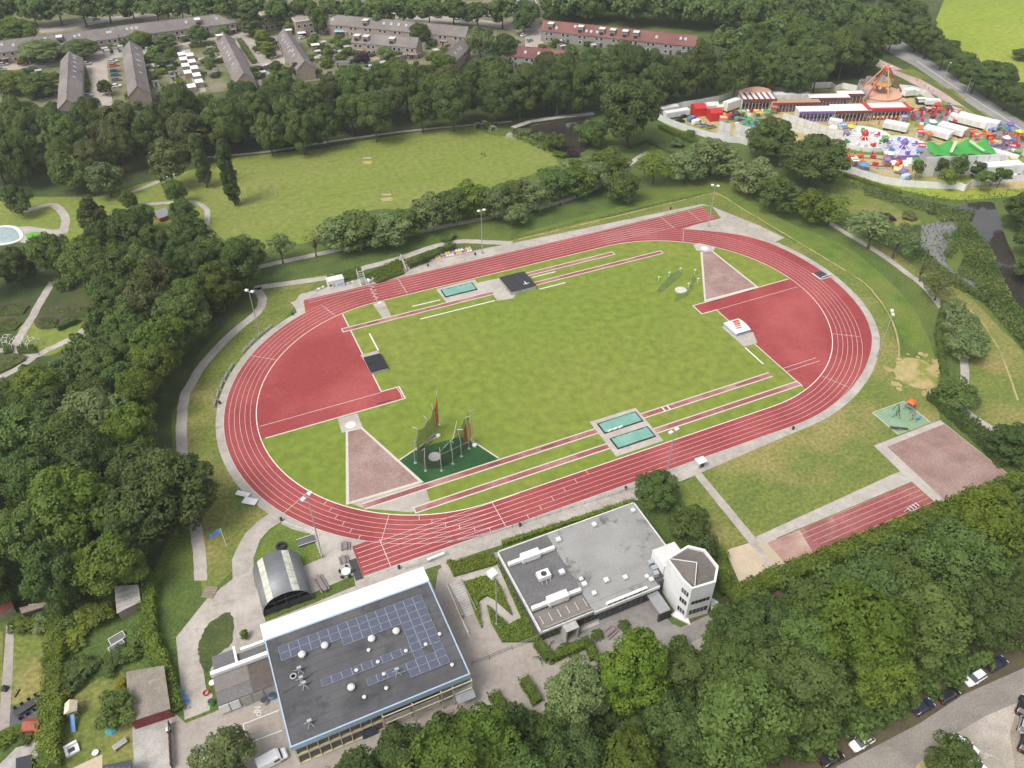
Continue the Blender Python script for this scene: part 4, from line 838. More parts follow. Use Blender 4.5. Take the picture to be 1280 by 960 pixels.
# ---- annex left of the hall
ax = thing('annex_building', 'low flat roofed annex with white beams left of the sports hall', 'building', (-90.5, -60))
wpart(ax, 'wall', MB().box(-94.9,-85.75,-64.6,-59.3,0,3.0), GREYW)
wpart(ax, 'roof', MB().box(-94.95,-89.4,-62.2,-59.3,3.0,3.12), mat('brown_grey_roof', (.20,.175,.16), (.17,.15,.14), .5, .9), 'brown grey gravel part of the roof')
wpart(ax, 'roof', MB().box(-94.95,-89.4,-64.7,-62.25,3.0,3.12), ROOFM, 'dark bitumen part of the roof')
wpart(ax, 'roof', MB().box(-89.3,-85.7,-64.7,-59.3,2.9,3.02), mat('wood_brown_roof', (.115,.095,.082), (.09,.075,.066), .5, .9), 'dark brown part of the roof')
wpart(ax, 'roof', MB().box(-94.6,-90.9,-58.2,-55.2,2.9,3.05).box(-90.6,-85.6,-57.9,-56.2,2.6,2.75), ROOFM)
wpart(ax, 'wall', MB().box(-94.5,-91,-58.1,-55.3,0,2.9), GREYW)
wpart(ax, 'white_beam', MB().box(-95.2,-85.65,-58.95,-58.25,2.7,3.6).box(-89.8,-85.65,-56.25,-55.75,2.7,3.5).box(-91.0,-90.6,-58.2,-54.9,2.6,3.4), WHITEW)
for i, x in enumerate((-94.2,-92.5,-90.6,-88.6)): wpart(ax, 'wall_panel', MB().box(x-.75,x+.75,-64.75,-64.62,.5,2.7), WHITEW if i < 2 else M['concrete'])
wpart(ax, 'satellite_dish', MB().lathe([(.05,0),(.5,.15),(.55,.2)], 12, (-95.3,-59.6,2.2)), M['whitep'])
# ---- clubhouse
CH = 4.1
cl = thing('clubhouse', 'grey flat roofed clubhouse with white roof ducts beside the home straight', 'building', (-26, -65))
wpart(cl, 'wall', MB().box(-41.3,-11.7,-73.9,-56.0,0,3.7).box(-29.5,-17,-74.6,-73.8,0,3.6), DARKW)
wpart(cl, 'roof', MB().box(-41.35,-31.15,-70.4,-55.85,3.7,CH-.02), ROOFM, 'darker left part of the roof')
wpart(cl, 'roof', MB().box(-31.1,-11.6,-73.0,-55.85,3.7,CH).box(-31.1,-17.6,-74.9,-73.05,3.7,CH), ROOFL, 'pale stained right part of the roof')
wpart(cl, 'roof', MB().box(-41.2,-31.2,-74.28,-70.5,3.2,3.78), mat('brown_terrace_roof', (.20,.18,.16), (.17,.155,.14), .5, .9), 'lower brown roof at the front left')
wpart(cl, 'roof_trim', MB().box(-41.6,-41.36,-74.5,-55.6,3.4,CH+.15).box(-41.6,-11.35,-55.83,-55.6,3.5,CH+.15).box(-11.58,-11.35,-73.0,-55.6,3.5,CH+.15).box(-31.1,-17.5,-75.12,-74.92,3.5,CH+.12).box(-41.6,-31.1,-74.55,-74.32,3.2,3.75), M['offwhite'])
def duct(root, x0, x1, y, bx0, bx1):
    d = wpart(root, 'air_duct', MB().box(x0,bx0,y-.35,y+.35,CH+.25,CH+.95).box(bx1,x1,y-.35,y+.35,CH+.25,CH+.95), WHITEW)
    wpart(root, 'air_unit', MB().box(bx0,bx1,y-.75,y+.75,CH+.2,CH+1.55), WHITEW)
    for x in (bx0+.4, bx1-.4): wpart(root, 'unit_foot', MB().box(x-.1,x+.1,y-.9,y-.76,CH,CH+.6), M['steel'])
duct(cl, -41.0, -31.4, -59.6, -38.3, -34.6); duct(cl, -41.1, -31.3, -70.1, -38.0, -34.0)
wpart(cl, 'cooling_unit', MB().box(-37.3,-34.9,-65.4,-63.7,CH+.3,CH+1.3), M['whitep'])
wpart(cl, 'fan_grille', MB().lathe([(.55,0),(.55,.06)], 16, (-36.1,-64.6,CH+1.31)), M['dark'])
for x, y in ((-36.9,-65.9),(-35.2,-65.9),(-36.1,-66.3)): wpart(cl, 'pipe', MB().tube((x,y,CH),(x,y+.6,CH+.6),.1), M['steel'])
for x, y, s in ((-32.5,-65,1.0),(-30.0,-69.1,.9),(-29.3,-71.6,.8),(-25.9,-70,.9),(-22.4,-70.9,.8),(-21.6,-57.6,.9),(-12.8,-57.6,.8),(-29.7,-58,.9),(-30,-67.9,.7),(-18.3,-73.3,.8),(-18.7,-72.4,.7)):
    b = wpart(cl, 'roof_hatch', MB().box(x-s*.6,x+s*.6,y-s*.6,y+s*.6,CH,CH+.35), M['steel'])
    b2 = wpart(cl, 'hatch_dome', MB().box(x-s*.45,x+s*.45,y-s*.45,y+s*.45,CH+.36,CH+.62), M['whitep'])
sk = wpart(cl, 'roof_light', MB().box(-28.4,-19.9,-74.75,-74.2,CH+.02,CH+.5), M['whitep'])
for i in range(8): wpart(cl, 'roof_light_pane', MB().box(-28.2+1.04*i,-27.35+1.04*i,-74.78,-74.76,CH+.1,CH+.42), M['glass'])
for i in range(6): wpart(cl, 'pergola_post', MB().box(-40.36+1.75*i,-40.28+1.75*i,-73.2,-71.6,4.02,4.08).box(-40.4+1.75*i,-40.2+1.75*i,-73.2,-73.1,3.78,4.02), WHITEW)
wpart(cl, 'parapet', MB().box(-40.6,-30.9,-74.3,-74.1,3.46,4.25), mat('grey_parapet', (.30,.29,.28), None, .6, .8))
for i in range(11): wpart(cl, 'window', MB().box(-29.2+1.1*i,-28.25+1.1*i,-74.68,-74.62,.9,2.9), M['glass'])
for i in range(6): wpart(cl, 'window', MB().box(-41+1.0*i,-40.15+1.0*i,-74.0,-73.93,.5,2.9), M['glass'])
for i in range(3): wpart(cl, 'window', MB().box(-33.8+1.2*i,-32.8+1.2*i,-74.0,-73.93,.3,2.9), M['glass'])
wpart(cl, 'porch', MB().box(-37.2,-34.6,-76.0,-73.95,2.9,3.2).box(-37.2,-36.9,-76,-74,0,2.9).box(-34.9,-34.6,-76,-74,0,2.9), M['concrete'])
wpart(cl, 'entrance_door', MB().box(-36.6,-35.2,-74.1,-73.96,0,2.3), M['black'])
wpart(cl, 'entrance_step', MB().box(-33.8,-29.9,-75.4,-74.7,0,.35), M['concrete'])
# ribbed canopy between club and tower
cn = MB()
for i in range(9): cn.box(-19.9+.24*i,-19.72+.24*i,-79.2,-74.95,2.72,2.86)
wpart(cl, 'canopy', MB().box(-20,-17.8,-79.3,-74.95,2.55,2.7), M['concrete']); wpart(cl, 'canopy_rib', cn, M['steel'])
wpart(cl, 'canopy_wall', MB().box(-20,-17.8,-79.3,-78.9,0,2.5).box(-17.75,-17.5,-79.4,-75,0,2.5), M['dark'])
# ---- tower
TP = [(-15.75,-73.45),(-10.65,-72.55),(-8.35,-74.6),(-8.3,-78.8),(-10.75,-81.4),(-15.4,-80.9),(-15.95,-78.6)]
TZ = 9.6
tw = thing('tower', 'white many sided tower with flat roof behind a parapet beside the clubhouse', 'tower', (-12, -77))
def inset(P, d):
    cx = sum(p[0] for p in P)/len(P); cy = sum(p[1] for p in P)/len(P); out = []
    for x, y in P:
        l = hypot(x-cx, y-cy); out.append((x-(x-cx)/l*d, y-(y-cy)/l*d))
    return out
wpart(tw, 'wall', MB().prism(TP, 0, TZ-.6), WHITEW)
pp = MB(); I = inset(TP, .45); n = len(TP)
A = TP if sum(p[0]*q[1]-q[0]*p[1] for p, q in zip(TP, TP[1:]+TP[:1])) > 0 else TP
pp.add([(x,y,TZ-.6) for x,y in TP]+[(x,y,TZ) for x,y in TP]+[(x,y,TZ) for x,y in I]+[(x,y,TZ-.55) for x,y in I], [f for i in range(n) for f in (((i+1)%n,i,n+i,n+(i+1)%n),(n+(i+1)%n,n+i,2*n+i,2*n+(i+1)%n),(2*n+(i+1)%n,2*n+i,3*n+i,3*n+(i+1)%n))])
wpart(tw, 'parapet', pp, WHITEW)
DECK = mat('roof_deck_boards', (.13,.115,.10), (.10,.09,.08), .8, .9, streak=(R(80), .2, 5, .5, (.155,.14,.125)))
wpart(tw, 'roof', MB().poly(I, TZ-.5), DECK)
wpart(tw, 'raised_roof', MB().prism([(-15.5,-73.9),(-11.6,-76.6),(-14.7,-80.6),(-15.5,-78.5)], TZ-.45, TZ+.1), mat('raised_deck', (.17,.145,.13), (.14,.12,.11), .8, .9))
wpart(tw, 'rail', MB().wallstrip([(-15.4,-73.9),(-11.5,-76.6),(-14.65,-80.6)], .12, TZ+.1, TZ+.22), WHITEW)
wpart(tw, 'base_slab', MB().prism([(-17.2,-79.0),(-15.0,-82.2),(-14.6,-80.7),(-15.9,-78.7)], .02, .35), WHITEW); wpart(tw, 'base_slab', MB().prism([(-9.9,-81.2),(-7.6,-80.4),(-8.3,-78.8)], .02, .35), WHITEW)
def onface(a, b, s0, s1, z0, z1, t=.05):
    q = [(a[0]+(b[0]-a[0])*s, a[1]+(b[1]-a[1])*s) for s in (s0, s1)]; dx, dy = b[0]-a[0], b[1]-a[1]; l = hypot(dx, dy)
    return MB().obox(((q[0][0]+q[1][0])/2, (q[0][1]+q[1][1])/2, z0), l*(s1-s0), t*2, z1-z0, atan2(dy, dx))
for z in (1.2, 4.0, 6.6):
    for s in (.14, .38, .62): 
        f = wpart(tw, 'window_frame', onface(TP[6], TP[5], s, s+.22, z, z+1.3, .03), M['steel']); wpart(tw, 'window_pane', onface(TP[6], TP[5], s+.03, s+.19, z+.1, z+1.2, .05), M['glass'])
for z, hh in ((1.5,1.3),(4.6,.9)):
    for k in range(5): wpart(tw, 'window_pane', onface(TP[5], TP[4], .12+.16*k, .26+.16*k, z, z+hh, .04), M['glass'])
wpart(tw, 'wall_lamp', MB().box(-8.4,-8.1,-78.9,-78.5,4.2,4.6), M['whitep'])
lk = thing('link_block', 'white windowless block joining the clubhouse to the tower', 'building', (-13.5, -71.3))
wpart(lk, 'wall', MB().box(-15.9,-11.1,-73.35,-69.3,0,6.9), WHITEW)
wpart(lk, 'roof', MB().box(-15.95,-11.05,-73.38,-69.25,6.9,7.02), M['offwhite'])
for x, y in ((-16.6,-70.2),(-16.7,-71.6),(-17,-72.7)): wpart(lk, 'air_unit', MB().box(x-.5,x+.5,y-.45,y+.45,CH+.1,CH+1.1), M['steel'])
wpart(lk, 'duct_pipe', MB().tube((-16.1,-69.5,CH+.4),(-16.1,-73.6,CH+.4),.25), M['dark'])
# ---- barrel vault shelter
sh = thing('barrel_shelter', 'grey barrel vaulted metal shelter with pale light strips and open dark front', 'shelter', (-80.45, -43.6))
VG = mat('corrugated_grey_metal', (.21,.22,.225), (.18,.19,.195), 1, .5, metal=.3, streak=(R(90), .02, 6, .5, (.26,.27,.275)))
VL = mat('translucent_strip', (.56,.55,.46), (.46,.46,.38), 1.2, .5, dirt=((.33,.34,.28), .8, .5, .7))
N_ = 20
def vault(a0, a1, k0, k1, off=0):
    v = MB(); P = []
    for k in range(k0, k1+1):
        a = pi*k/N_; P.append((-4.6*cos(a), 4.7*sin(a)**.8 if sin(a) > 0 else 0))
    n = len(P); yy = (a0, a1); vs = []
    for s in (1+off, .985+off):
        for y in yy: vs += [(p[0]*s, y, p[1]*s) for p in P]
    f = []
    for i in range(n-1): f += [(i, i+1, n+i+1, n+i), (2*n+i+1, 2*n+i, 3*n+i, 3*n+i+1), (i+1, i, 2*n+i, 2*n+i+1), (n+i, n+i+1, 3*n+i+1, 3*n+i)]
    return v.add(vs, f)
vault(-5.1, 5.1, 0, N_).build('vault_roof', VG, sh, True)
for k0 in (5, 12):
    for j in range(6): vault(-5.0+1.66*j, -3.42+1.66*j, k0, k0+2, .004).build('light_panel', VL, sh)
MB().poly([(-4.5*cos(pi*k/N_), 4.6*sin(pi*k/N_)**.8 if 0 < k < N_ else 0) for k in range(N_+1)], 0).build('back_wall', VG, sh).matrix_local = __import__('mathutils').Matrix(((1,0,0,0),(0,0,-1,4.9),(0,1,0,0),(0,0,0,1)))
ff = MB()
for x in (-4.5,-2.2,0,2.2,4.5): ff.box(x-.06,x+.06,-5.06,-4.94,0,4.4*max(.02,(1-(x/4.65)**2))**.45)
for z in (1.5,2.9): ff.box(-4.1 if z > 2 else -4.5,4.1 if z > 2 else 4.5,-5.05,-4.95,z,z+.1)
ff.build('front_frame', M['dark'], sh)
MB().box(-4.5,4.5,-4.9,4.85,.02,.09).build('shelter_floor', M['dark'], sh)  # dark sheet added to paint the vault's interior shade on the floor
MB().box(-4.4,4.4,-4.9,-4.8,0,1.2).build('front_board', M['dark'], sh)  # dark board added so the open front reads as shaded interior
for x in (-2.5,0,2.2): MB().box(x-.7,x+.7,-2,1,0,.9).build('stored_crate', M['dark'], sh)
# ---- small buildings of the gardens
def shed(name, label, pts, z, h2, roofm, wallm, cat='shed', slope=0.0, over=.12):
    P = ats(pts, z); cx = sum(p[0] for p in P)/len(P); cy = sum(p[1] for p in P)/len(P)
    t = thing(name, label, cat, (cx, cy))
    L_ = [(x-cx, y-cy) for x, y in P]
    MB().prism([(x*.94, y*.94) for x, y in L_], 0, z-.1).build('wall', wallm, t)
    MB().prism(L_, z-.1, z+.08, True).build('roof', roofm, t)
    return t
RW_ = mat('oxblood_boards', (.19,.035,.035), (.15,.028,.03), .8, .8, streak=(0, 5, .3, .4, (.22,.05,.05)))
s1 = shed('garden_shed', 'large shed with mossy grey felt roof and dark red front wall', [(158,840),(205,832),(213,886),(161,903)], 3.0, 0, mat('mossy_felt', (.24,.215,.175), (.19,.17,.14), .6, .95, dirt=((.36,.33,.29), .5, .6, .72)), RW_)
MB().box(-.8,.8,-4.15,-4.05,.05,2.1).build('door', M['dark'], s1)
s2 = shed('garden_shed', 'small shed with streaky whitish corrugated roof under the wood edge', [(143,733),(173,731),(176,752),(146,767)], 2.4, 0, mat('streaky_corrugated_roof', (.34,.32,.29), (.22,.20,.18), .6, .8, streak=(R(70), .2, 3, .6, (.50,.48,.45))), M['wood'])
TILE = mat('terracotta_roof', (.30,.085,.055), (.24,.07,.045), 1, .85, (.34,.12,.08), .5)
def gable_shed(name, label, px, py, l, wd, he, hr, rz, roofm, wallm, cat='shed'):
    x, y = at(px, py); t = thing(name, label, cat, (x, y), rz)
    MB().box(-l/2+.1, l/2-.1, -wd/2+.1, wd/2-.1, 0, he).add([(-l/2+.1,-wd/2+.1,he),(-l/2+.1,wd/2-.1,he),(-l/2+.1,0,hr-.05),(l/2-.1,-wd/2+.1,he),(l/2-.1,wd/2-.1,he),(l/2-.1,0,hr-.05)], [(0,2,1),(3,4,5)]).build('wall', wallm, t)
    for s in (-1, 1):
        MB().add([(-l/2,s*wd/2,he-.1),(l/2,s*wd/2,he-.1),(l/2,0,hr),(-l/2,0,hr),(-l/2,s*wd/2,he-.2),(l/2,s*wd/2,he-.2),(l/2,0,hr-.1),(-l/2,0,hr-.1)], [(0,1,2,3),(7,6,5,4),(0,4,5,1),(1,5,6,2),(3,2,6,7),(0,3,7,4)]).build('roof_slope', roofm, t)
    MB().box(l/2-.12,l/2-.06,-.4,.4,0,1.8).build('door', M['dark'], t)
    return t
gable_shed('garden_house', 'small red garden house with orange tiled roof behind the tall hedge', 46, 912, 2.6, 2.2, 1.9, 2.8, R(-20), TILE, RW_)
gable_shed('tiled_shed', 'shed with terracotta roof cut by the left picture edge', 2, 768, 5, 3.0, 2.2, 3.2, R(12), TILE, M['wood'])
shed('lean_to', 'low open lean to with pale beam under the dark trees', [(24,760),(60,752),(60,757),(27,767)], 2.2, 0, M['wood'], M['dark'])
# house roof at the bottom left corner with solar panels
hr_ = shed('house_extension', 'flat extension with a row of solar panels at the bottom edge', [(128,957),(165,950),(165,975),(128,985)], 3, 0, M['dark'], GREYW, 'building')
for i in range(5):
    a = at(132+7*i, 966, 3.1); MB().box(-.5,.5,-.9,.9,0,.05).build('solar_panel', PANEL, hr_).location = (a[0]-hr_.location.x, a[1]-hr_.location.y, 3.12)
pg = shed('pergola', 'dark glass roofed pergola on the patio at the bottom left', [(20,948),(40,943),(40,966),(20,975)], 2.4, 0, M['glass'], M['dark'], 'pergola')
# ---- terraced houses of the estate
RG = mat('grey_brown_roof_tiles', (.19,.165,.155), (.16,.14,.13), .25, .9, (.22,.195,.18), .06, streak=(0, .1, 1.2, .25, (.15,.13,.125)))
RR = mat('red_roof_tiles', (.17,.075,.066), (.145,.065,.057), .25, .9, (.20,.095,.082), .06)
WB = mat('tan_brick', (.33,.265,.215), (.28,.225,.185), .5, .9)
WGY = mat('grey_brick', (.27,.25,.235), (.23,.21,.20), .5, .9)
win_g = shared(MB().box(-.65,.65,-.04,.04,0,1.2), 'window_pane', M['glass']); win_f = shared(MB().box(-.8,.8,-.07,.03,-.12,1.32), 'window', M['whitep'])
door_m = shared(MB().box(-.5,.5,-.05,.05,0,2.1), 'door', M['dark']); sky_m = shared(MB().box(-.5,.5,-.65,.65,0,.1), 'skylight', M['whitep'])
sky_g = shared(MB().box(-.4,.4,-.55,.55,.1,.14), 'skylight_pane', mat('sky_glass', (.35,.40,.45), None, 1, .1, spec=.9))
def terrace(name, label, a, b, hw, ze, zr, roofm, wallm, nb, sky=(), dorm=(), both=False, chim=(), sidewin=True, porch=True):
    l = math.dist(a, b); rz = atan2(b[1]-a[1], b[0]-a[0])
    t = thing(name, label, 'terraced houses', ((a[0]+b[0])/2, (a[1]+b[1])/2), rz, 'terraced house rows of the estate')
    MB().box(-l/2, l/2, -hw+.25, hw-.25, 0, ze).add([(-l/2,-hw+.25,ze),(-l/2,hw-.25,ze),(-l/2,0,zr-.1),(l/2,-hw+.25,ze),(l/2,hw-.25,ze),(l/2,0,zr-.1)], [(0,2,1),(3,4,5)]).build('wall', wallm, t)
    sl = math.atan2(zr-ze, hw)
    for s in (-1, 1):
        MB().add([(-l/2-.15,s*hw,ze-.05),(l/2+.15,s*hw,ze-.05),(l/2+.15,0,zr),(-l/2-.15,0,zr),(-l/2-.15,s*hw,ze-.25),(l/2+.15,s*hw,ze-.25),(l/2+.15,0,zr-.2),(-l/2-.15,0,zr-.2)], [(0,1,2,3),(7,6,5,4),(0,4,5,1),(1,5,6,2),(3,2,6,7),(0,3,7,4)]).build('roof', roofm, t)
    MB().box(-l/2-.15, l/2+.15, -.12, .12, zr-.05, zr+.08).build('roof_ridge', roofm, t)
    for i in range(nb):
        u = -l/2+l*(i+.5)/nb
        for s in ((-1, 1) if both else (-1,)):
            for du, z in ((-1.2, 3.3), (1.2, 3.3), (-1.0, .9)):
                f = inst('window', win_f, t, (u+du, s*(hw-.25), z), 0 if s < 0 else pi); inst('window_pane', win_g, f, (0, -.06, 0))
            inst('door', door_m, t, (u+1.4, s*(hw-.22), 0))
        if i: MB().box(u-l/nb/2-.1, u-l/nb/2+.1, -.5, .5, zr-.5, zr+.28).build('chimney', wallm, t) if i % 2 else None
        if porch and i % 2 == 0: MB().box(u-.2,u+2.6,-hw-1.3,-hw+.24,2.3,2.45).box(u-.2,u,-hw-1.3,-hw+.24,0,2.3).build('porch', wallm, t)
    for i, v in sky:
        s = -1 if v < 0 else 1; k = abs(v)
        o = inst('skylight', sky_m, t, (-l/2+l*i, s*hw*k, ze+(zr-ze)*(1-k)), 0); o.rotation_euler = (-s*sl, 0, 0); inst('skylight_pane', sky_g, o)
    for i, s in dorm:
        u = -l/2+l*i; d = MB().box(u-1.3,u+1.3,min(s*hw*.8,0),max(s*hw*.8,0),ze+.3,zr-.5).build('dormer', wallm, t)
        MB().box(u-1.45,u+1.45,min(s*hw*.88,0),max(s*hw*.88,0),zr-.5,zr-.35).build('dormer_roof', M['offwhite'], d)
        inst('dormer_window', win_g, d, (u, s*(hw*.8+.05), ze+.7), 0, (1.5, 1, 1))
    return t
terrace('terraced_house_row', 'longest grey terrace running along the far left with few skylights', (-152,305.3), (-85.8,305.6), 5.6, 5.0, 8.6, RG, WB, 11, [(.25,-.35),(.32,-.5),(.48,-.45),(.53,-.3),(.72,-.4),(.75,-.35),(.94,-.4),(.96,-.4)], [(.14,-1),(.62,-1)])
terrace('terraced_house_row', 'right half of the long far terrace with a dark solar patch', (-85.2,305.8), (-30.3,306.4), 5.6, 5.2, 8.8, RG, WB, 9, [(.08,-.35),(.12,-.35),(.16,-.35),(.58,-.4),(.85,-.4)], [(.68,-1)])
terrace('terraced_house_row', 'gable end terrace with five skylights at the far left', (-109.6,214), (-107.1,276.4), 4.7, 4.9, 8.5, RG, WB, 7, [(.5,-.45),(.62,-.45),(.72,-.45),(.82,-.45),(.9,-.4),(.95,-.4)], [], True, porch=False)
terrace('terraced_house_row', 'terrace between the parked cars and the green garden hedges', (-83,218), (-81.1,281), 4.4, 4.9, 8.5, RG, WB, 7, [(.35,-.5),(.5,-.5),(.6,-.4),(.62,-.6),(.75,-.5),(.9,-.5)], [], True, porch=False)
terrace('terraced_house_row', 'terrace with a skylit dark slope right of the white garages', (-40.4,216), (-39.6,277), 4.3, 4.9, 8.5, RG, WB, 7, [(.3,.5),(.42,.5),(.5,.45),(.58,.5),(.7,.5),(.82,.5)], [(.95,1)], True, porch=False)
terrace('terraced_house_row', 'terrace with many bright skylights in the middle of the estate', (-13.6,220), (-12.2,270), 4.2, 4.9, 8.5, RG, WB, 6, [(.3,.5),(.4,.35),(.45,.6),(.55,.5),(.62,.4),(.7,.5),(.8,.6),(.88,.4)], [(.97,-1)], True, porch=False)
terrace('terraced_house_row', 'long dark grey terrace slanting along the far street', (10,287.5), (70,236), 4.6, 4.9, 8.5, RG, WB, 10, [(.1,-.5),(.45,-.4),(.5,-.4),(.55,-.4),(.6,-.4),(.66,-.4),(.7,-.4)], [(.33,-1)])
terrace('terraced_house_row', 'short middle terrace with white dormers and a glazed back', (17,250), (42.5,229.8), 4.4, 5.2, 8.6, RG, WB, 5, [(.6,-.4)], [(.08,-1),(.22,-1),(.62,-1)])
terrace('terraced_house_row', 'red roofed terrace with grey dormers behind the belt', (107.5,229.8), (163,178), 4.5, 5.0, 8.8, RR, WGY, 9, [(.1,-.6),(.22,-.3),(.3,-.6),(.33,-.6),(.37,-.6),(.75,-.5),(.9,-.4),(.93,-.4)], [(.06,-1),(.26,-1),(.4,-1),(.47,-1),(.55,-1),(.62,-1)], porch=False)
terrace('terraced_house_row', 'lower red roofed terrace just above the belt trees', (76,203.4), (100,183.8), 4.2, 5.0, 8.4, RR, WGY, 4, [(.3,-.5),(.5,-.5)], [], porch=False)
terrace('terraced_house_row', 'small grey gable house with three skylights above the belt', (43,200.4), (60.5,220.6), 4.2, 4.9, 8.5, RG, WB, 2, [(.45,-.5),(.62,-.5),(.72,-.5)], [], True, porch=False)
terrace('terraced_house_row', 'low brown roofed row half hidden behind the belt trees', (10,213), (36,197), 3.6, 2.6, 4.6, RG, WB, 3, [], [], porch=False)
def flatblock(label, pts, z, roofm, wins):
    P = ats(pts, z); cx = sum(p[0] for p in P)/4; cy = sum(p[1] for p in P)/4; t = thing('flat_block', label, 'building', (cx, cy)); Lc = [(x-cx, y-cy) for x, y in P]
    MB().prism([(x*.98,y*.98) for x, y in Lc], 0, z-.3).build('wall', WB, t); MB().prism(Lc, z-.3, z, True).build('roof_edge', WHITEW, t); MB().prism([(x*.95,y*.95) for x,y in Lc], z-.1, z+.03).build('roof', roofm, t)
    Q = sorted(Lc, key=lambda p: p[1])[:2]; Q.sort()
    for i in range(wins):
        for zz in (1.2, 4.4):
            s = (i+.5)/wins; f = inst('window', win_f, t, (Q[0][0]*.98+(Q[1][0]-Q[0][0])*.98*s, Q[0][1]*.98+(Q[1][1]-Q[0][1])*.98*s-.03, zz), atan2(Q[1][1]-Q[0][1], Q[1][0]-Q[0][0])); inst('window_pane', win_g, f, (0,-.06,0))
    return t
flatblock('flat roofed block with a mossy yellow roof patch by the tall dark tree', [(318,12),(349,7),(354,15),(327,19)], 8, mat('mossy_roof', (.30,.25,.16), (.36,.29,.10), .3, .9), 4)
flatblock('flat roofed tan block right of the mossy roofed one', [(358,16),(387,12),(391,24),(369,27)], 7.5, mat('tan_roof', (.30,.26,.235), (.26,.225,.20), .3, .9), 3)
flatblock('flat dark roofed building at the top edge left of the far wood', [(640,2),(668,-4),(672,8),(646,14)], 6, ROOFM, 3)
flatblock('small pale flat building among trees right of the red terrace', [(905,53),(922,52),(924,60),(908,62)], 4, M['sand'], 2)
# white roofed garages in two rows
gm = [shared(MB().box(-1.6,1.6,-2.3,2.3,0,2.3), 'garage_wall', WB), shared(MB().box(-1.7,1.7,-2.4,2.4,2.3,2.45), 'garage_roof', WHITEW), shared(MB().box(-1.2,1.2,-.04,.04,.05,2.0), 'garage_door', M['dark'])]
for k, (pts, side) in enumerate((([(227,67),(229,73),(231.5,81),(234.5,89.5),(239,107)], 'left'), ([(237,68),(239.5,76),(242.5,84),(245.5,93),(248.5,101)], 'right'))):
    for i, (px, py) in enumerate(pts):
        x, y = at(px, py, 2.4); t = thing('garage', o_[i].replace('leftmost', 'first')+' garage from the far end in the %s row of white roofed garages' % side, 'garage', (x, y), 0, 'white roofed garages')
        inst('wall', gm[0], t); inst('roof', gm[1], t); inst('door', gm[2], t, ((1.62 if side == 'left' else -1.62), 0, 0), pi/2)
# ================================================================ athletics equipment
def mast(label, x, y, h, arms=2, yaw=0.0):
    t = thing('floodlight_mast', label, 'floodlight', (x, y), yaw, 'floodlight masts round the track')
    MB().tube((0,0,0),(0,0,h*.5),.16,.12,8).tube((0,0,h*.5),(0,0,h),.12,.08,8).build('pole', M['steel'], t)
    MB().box(-.25,.25,-.2,.2,0,.9).build('switch_box', M['steel'], t)
    MB().box(-1.0,1.0,-.05,.05,h-.1,h).build('crossarm', M['steel'], t)
    for i in range(arms):
        xx = -.85+1.7*i/max(1, arms-1); MB().box(xx-.42,xx+.42,-.1,.55,h-.12,h+.22).build('lamp_head', M['whitep'], t)
    return t
for l, x, y, h, yw in (('tall grey floodlight mast standing beside the shelter lawn',-72,-39.8,17.6,.6),('floodlight mast between the pale path and the left bend',-69.2,38,14,-.8),('floodlight mast behind the coloured seats',.3,52.1,14.7,pi),('floodlight mast on the paved triangle at the back straight end',72.3,37.5,14.5,2.4),('floodlight mast on the lawn outside the right bend',72.9,-35.9,13.7,.9),('floodlight mast at the edge of the home straight',1.6,-48.6,12.7,.2)): mast(l, x, y, h, 2, yw)
zl = mast('lamp mast with big white square head among the zigzag hedges', -47.0, -67.9, 15.5, 1, .3); tag(zl, group='floodlight masts round the track')
MB().box(-1.2,.2,-.5,1.0,15.3,16.1).build('lamp_housing', M['whitep'], zl)
def bollard(x, y, label): 
    t = thing('litter_bin', label, 'bin', (x, y), 0, 'small dark bins along the track edge'); MB().lathe([(.22,0),(.28,.75),(.3,.8),(.1,.9)], 10).build('bin_body', M['dark'], t); MB().lathe([(.3,.8),(.31,.86),(.05,.92)], 10).build('lid', M['black'], t)
for i, (px, py, l) in enumerate(((700,257,'dark bin on the apron behind the back straight, left of its pair'),(838,262,'dark bin on the apron near the end of the back straight'),(535,333,'dark bin in front of the coloured seats'),(594,319,'dark bin at the right end of the coloured seats'),(366,394,'dark bin where the blue boards end'),(275,505,'dark bin at the outside of the left bend'),(352,651,'dark bin where driveway meets the track'),(650,658,'dark bin on the paving before the clubhouse'),(782,612,'dark bin left of the round tree by the home straight'),(991,537,'dark bin on the paving below the right bend'),(499,711,'dark bin behind the sprint start'))): bollard(*at(px, py), l)
# hammer cage
cg = thing('hammer_cage', 'tall hammer throwing cage with dark nets and orange bands on green turf', 'throwing cage', (-41, -22.5))
NET = bpy.data.materials.new('safety_net'); NET.use_nodes = True
_n = NET.node_tree.nodes; _l = NET.node_tree.links; _p = _n['Principled BSDF']; _p.inputs['Base Color'].default_value = (.035,.038,.02,1); _p.inputs['Roughness'].default_value = .9; _p.inputs['Alpha'].default_value = .55
poles = [(-38.0,-13.6,9.5),(-40.1,-16.4,8.6),(-42.4,-18.2,7.6),(-45.3,-19.3,6.6),(-47.07,-23.07,6.6),(-45.8,-26.22,6.6),(-42.63,-27.65,6.6),(-39.61,-26.71,6.8),(-37.07,-25.38,8.2),(-34.6,-23.8,9.6),(-33.0,-22.2,9.6)]
cx0, cy0 = -41.0, -22.5
for x, y, h in poles:
    d = hypot(x-cx0, y-cy0); ux, uy = (cx0-x)/d, (cy0-y)/d
    wpart(cg, 'pole', MB().tube((x,y,0),(x,y,h*.55),.09,n=8).tube((x,y,h*.55),(x+ux*.5,y+uy*.5,h),.08,n=8).tube((x+ux*.5,y+uy*.5,h),(x-ux*.7,y-uy*.7,h+.25),.06,n=6).box(x-.3,x+.3,y-.3,y+.3,0,.12), M['steel'])
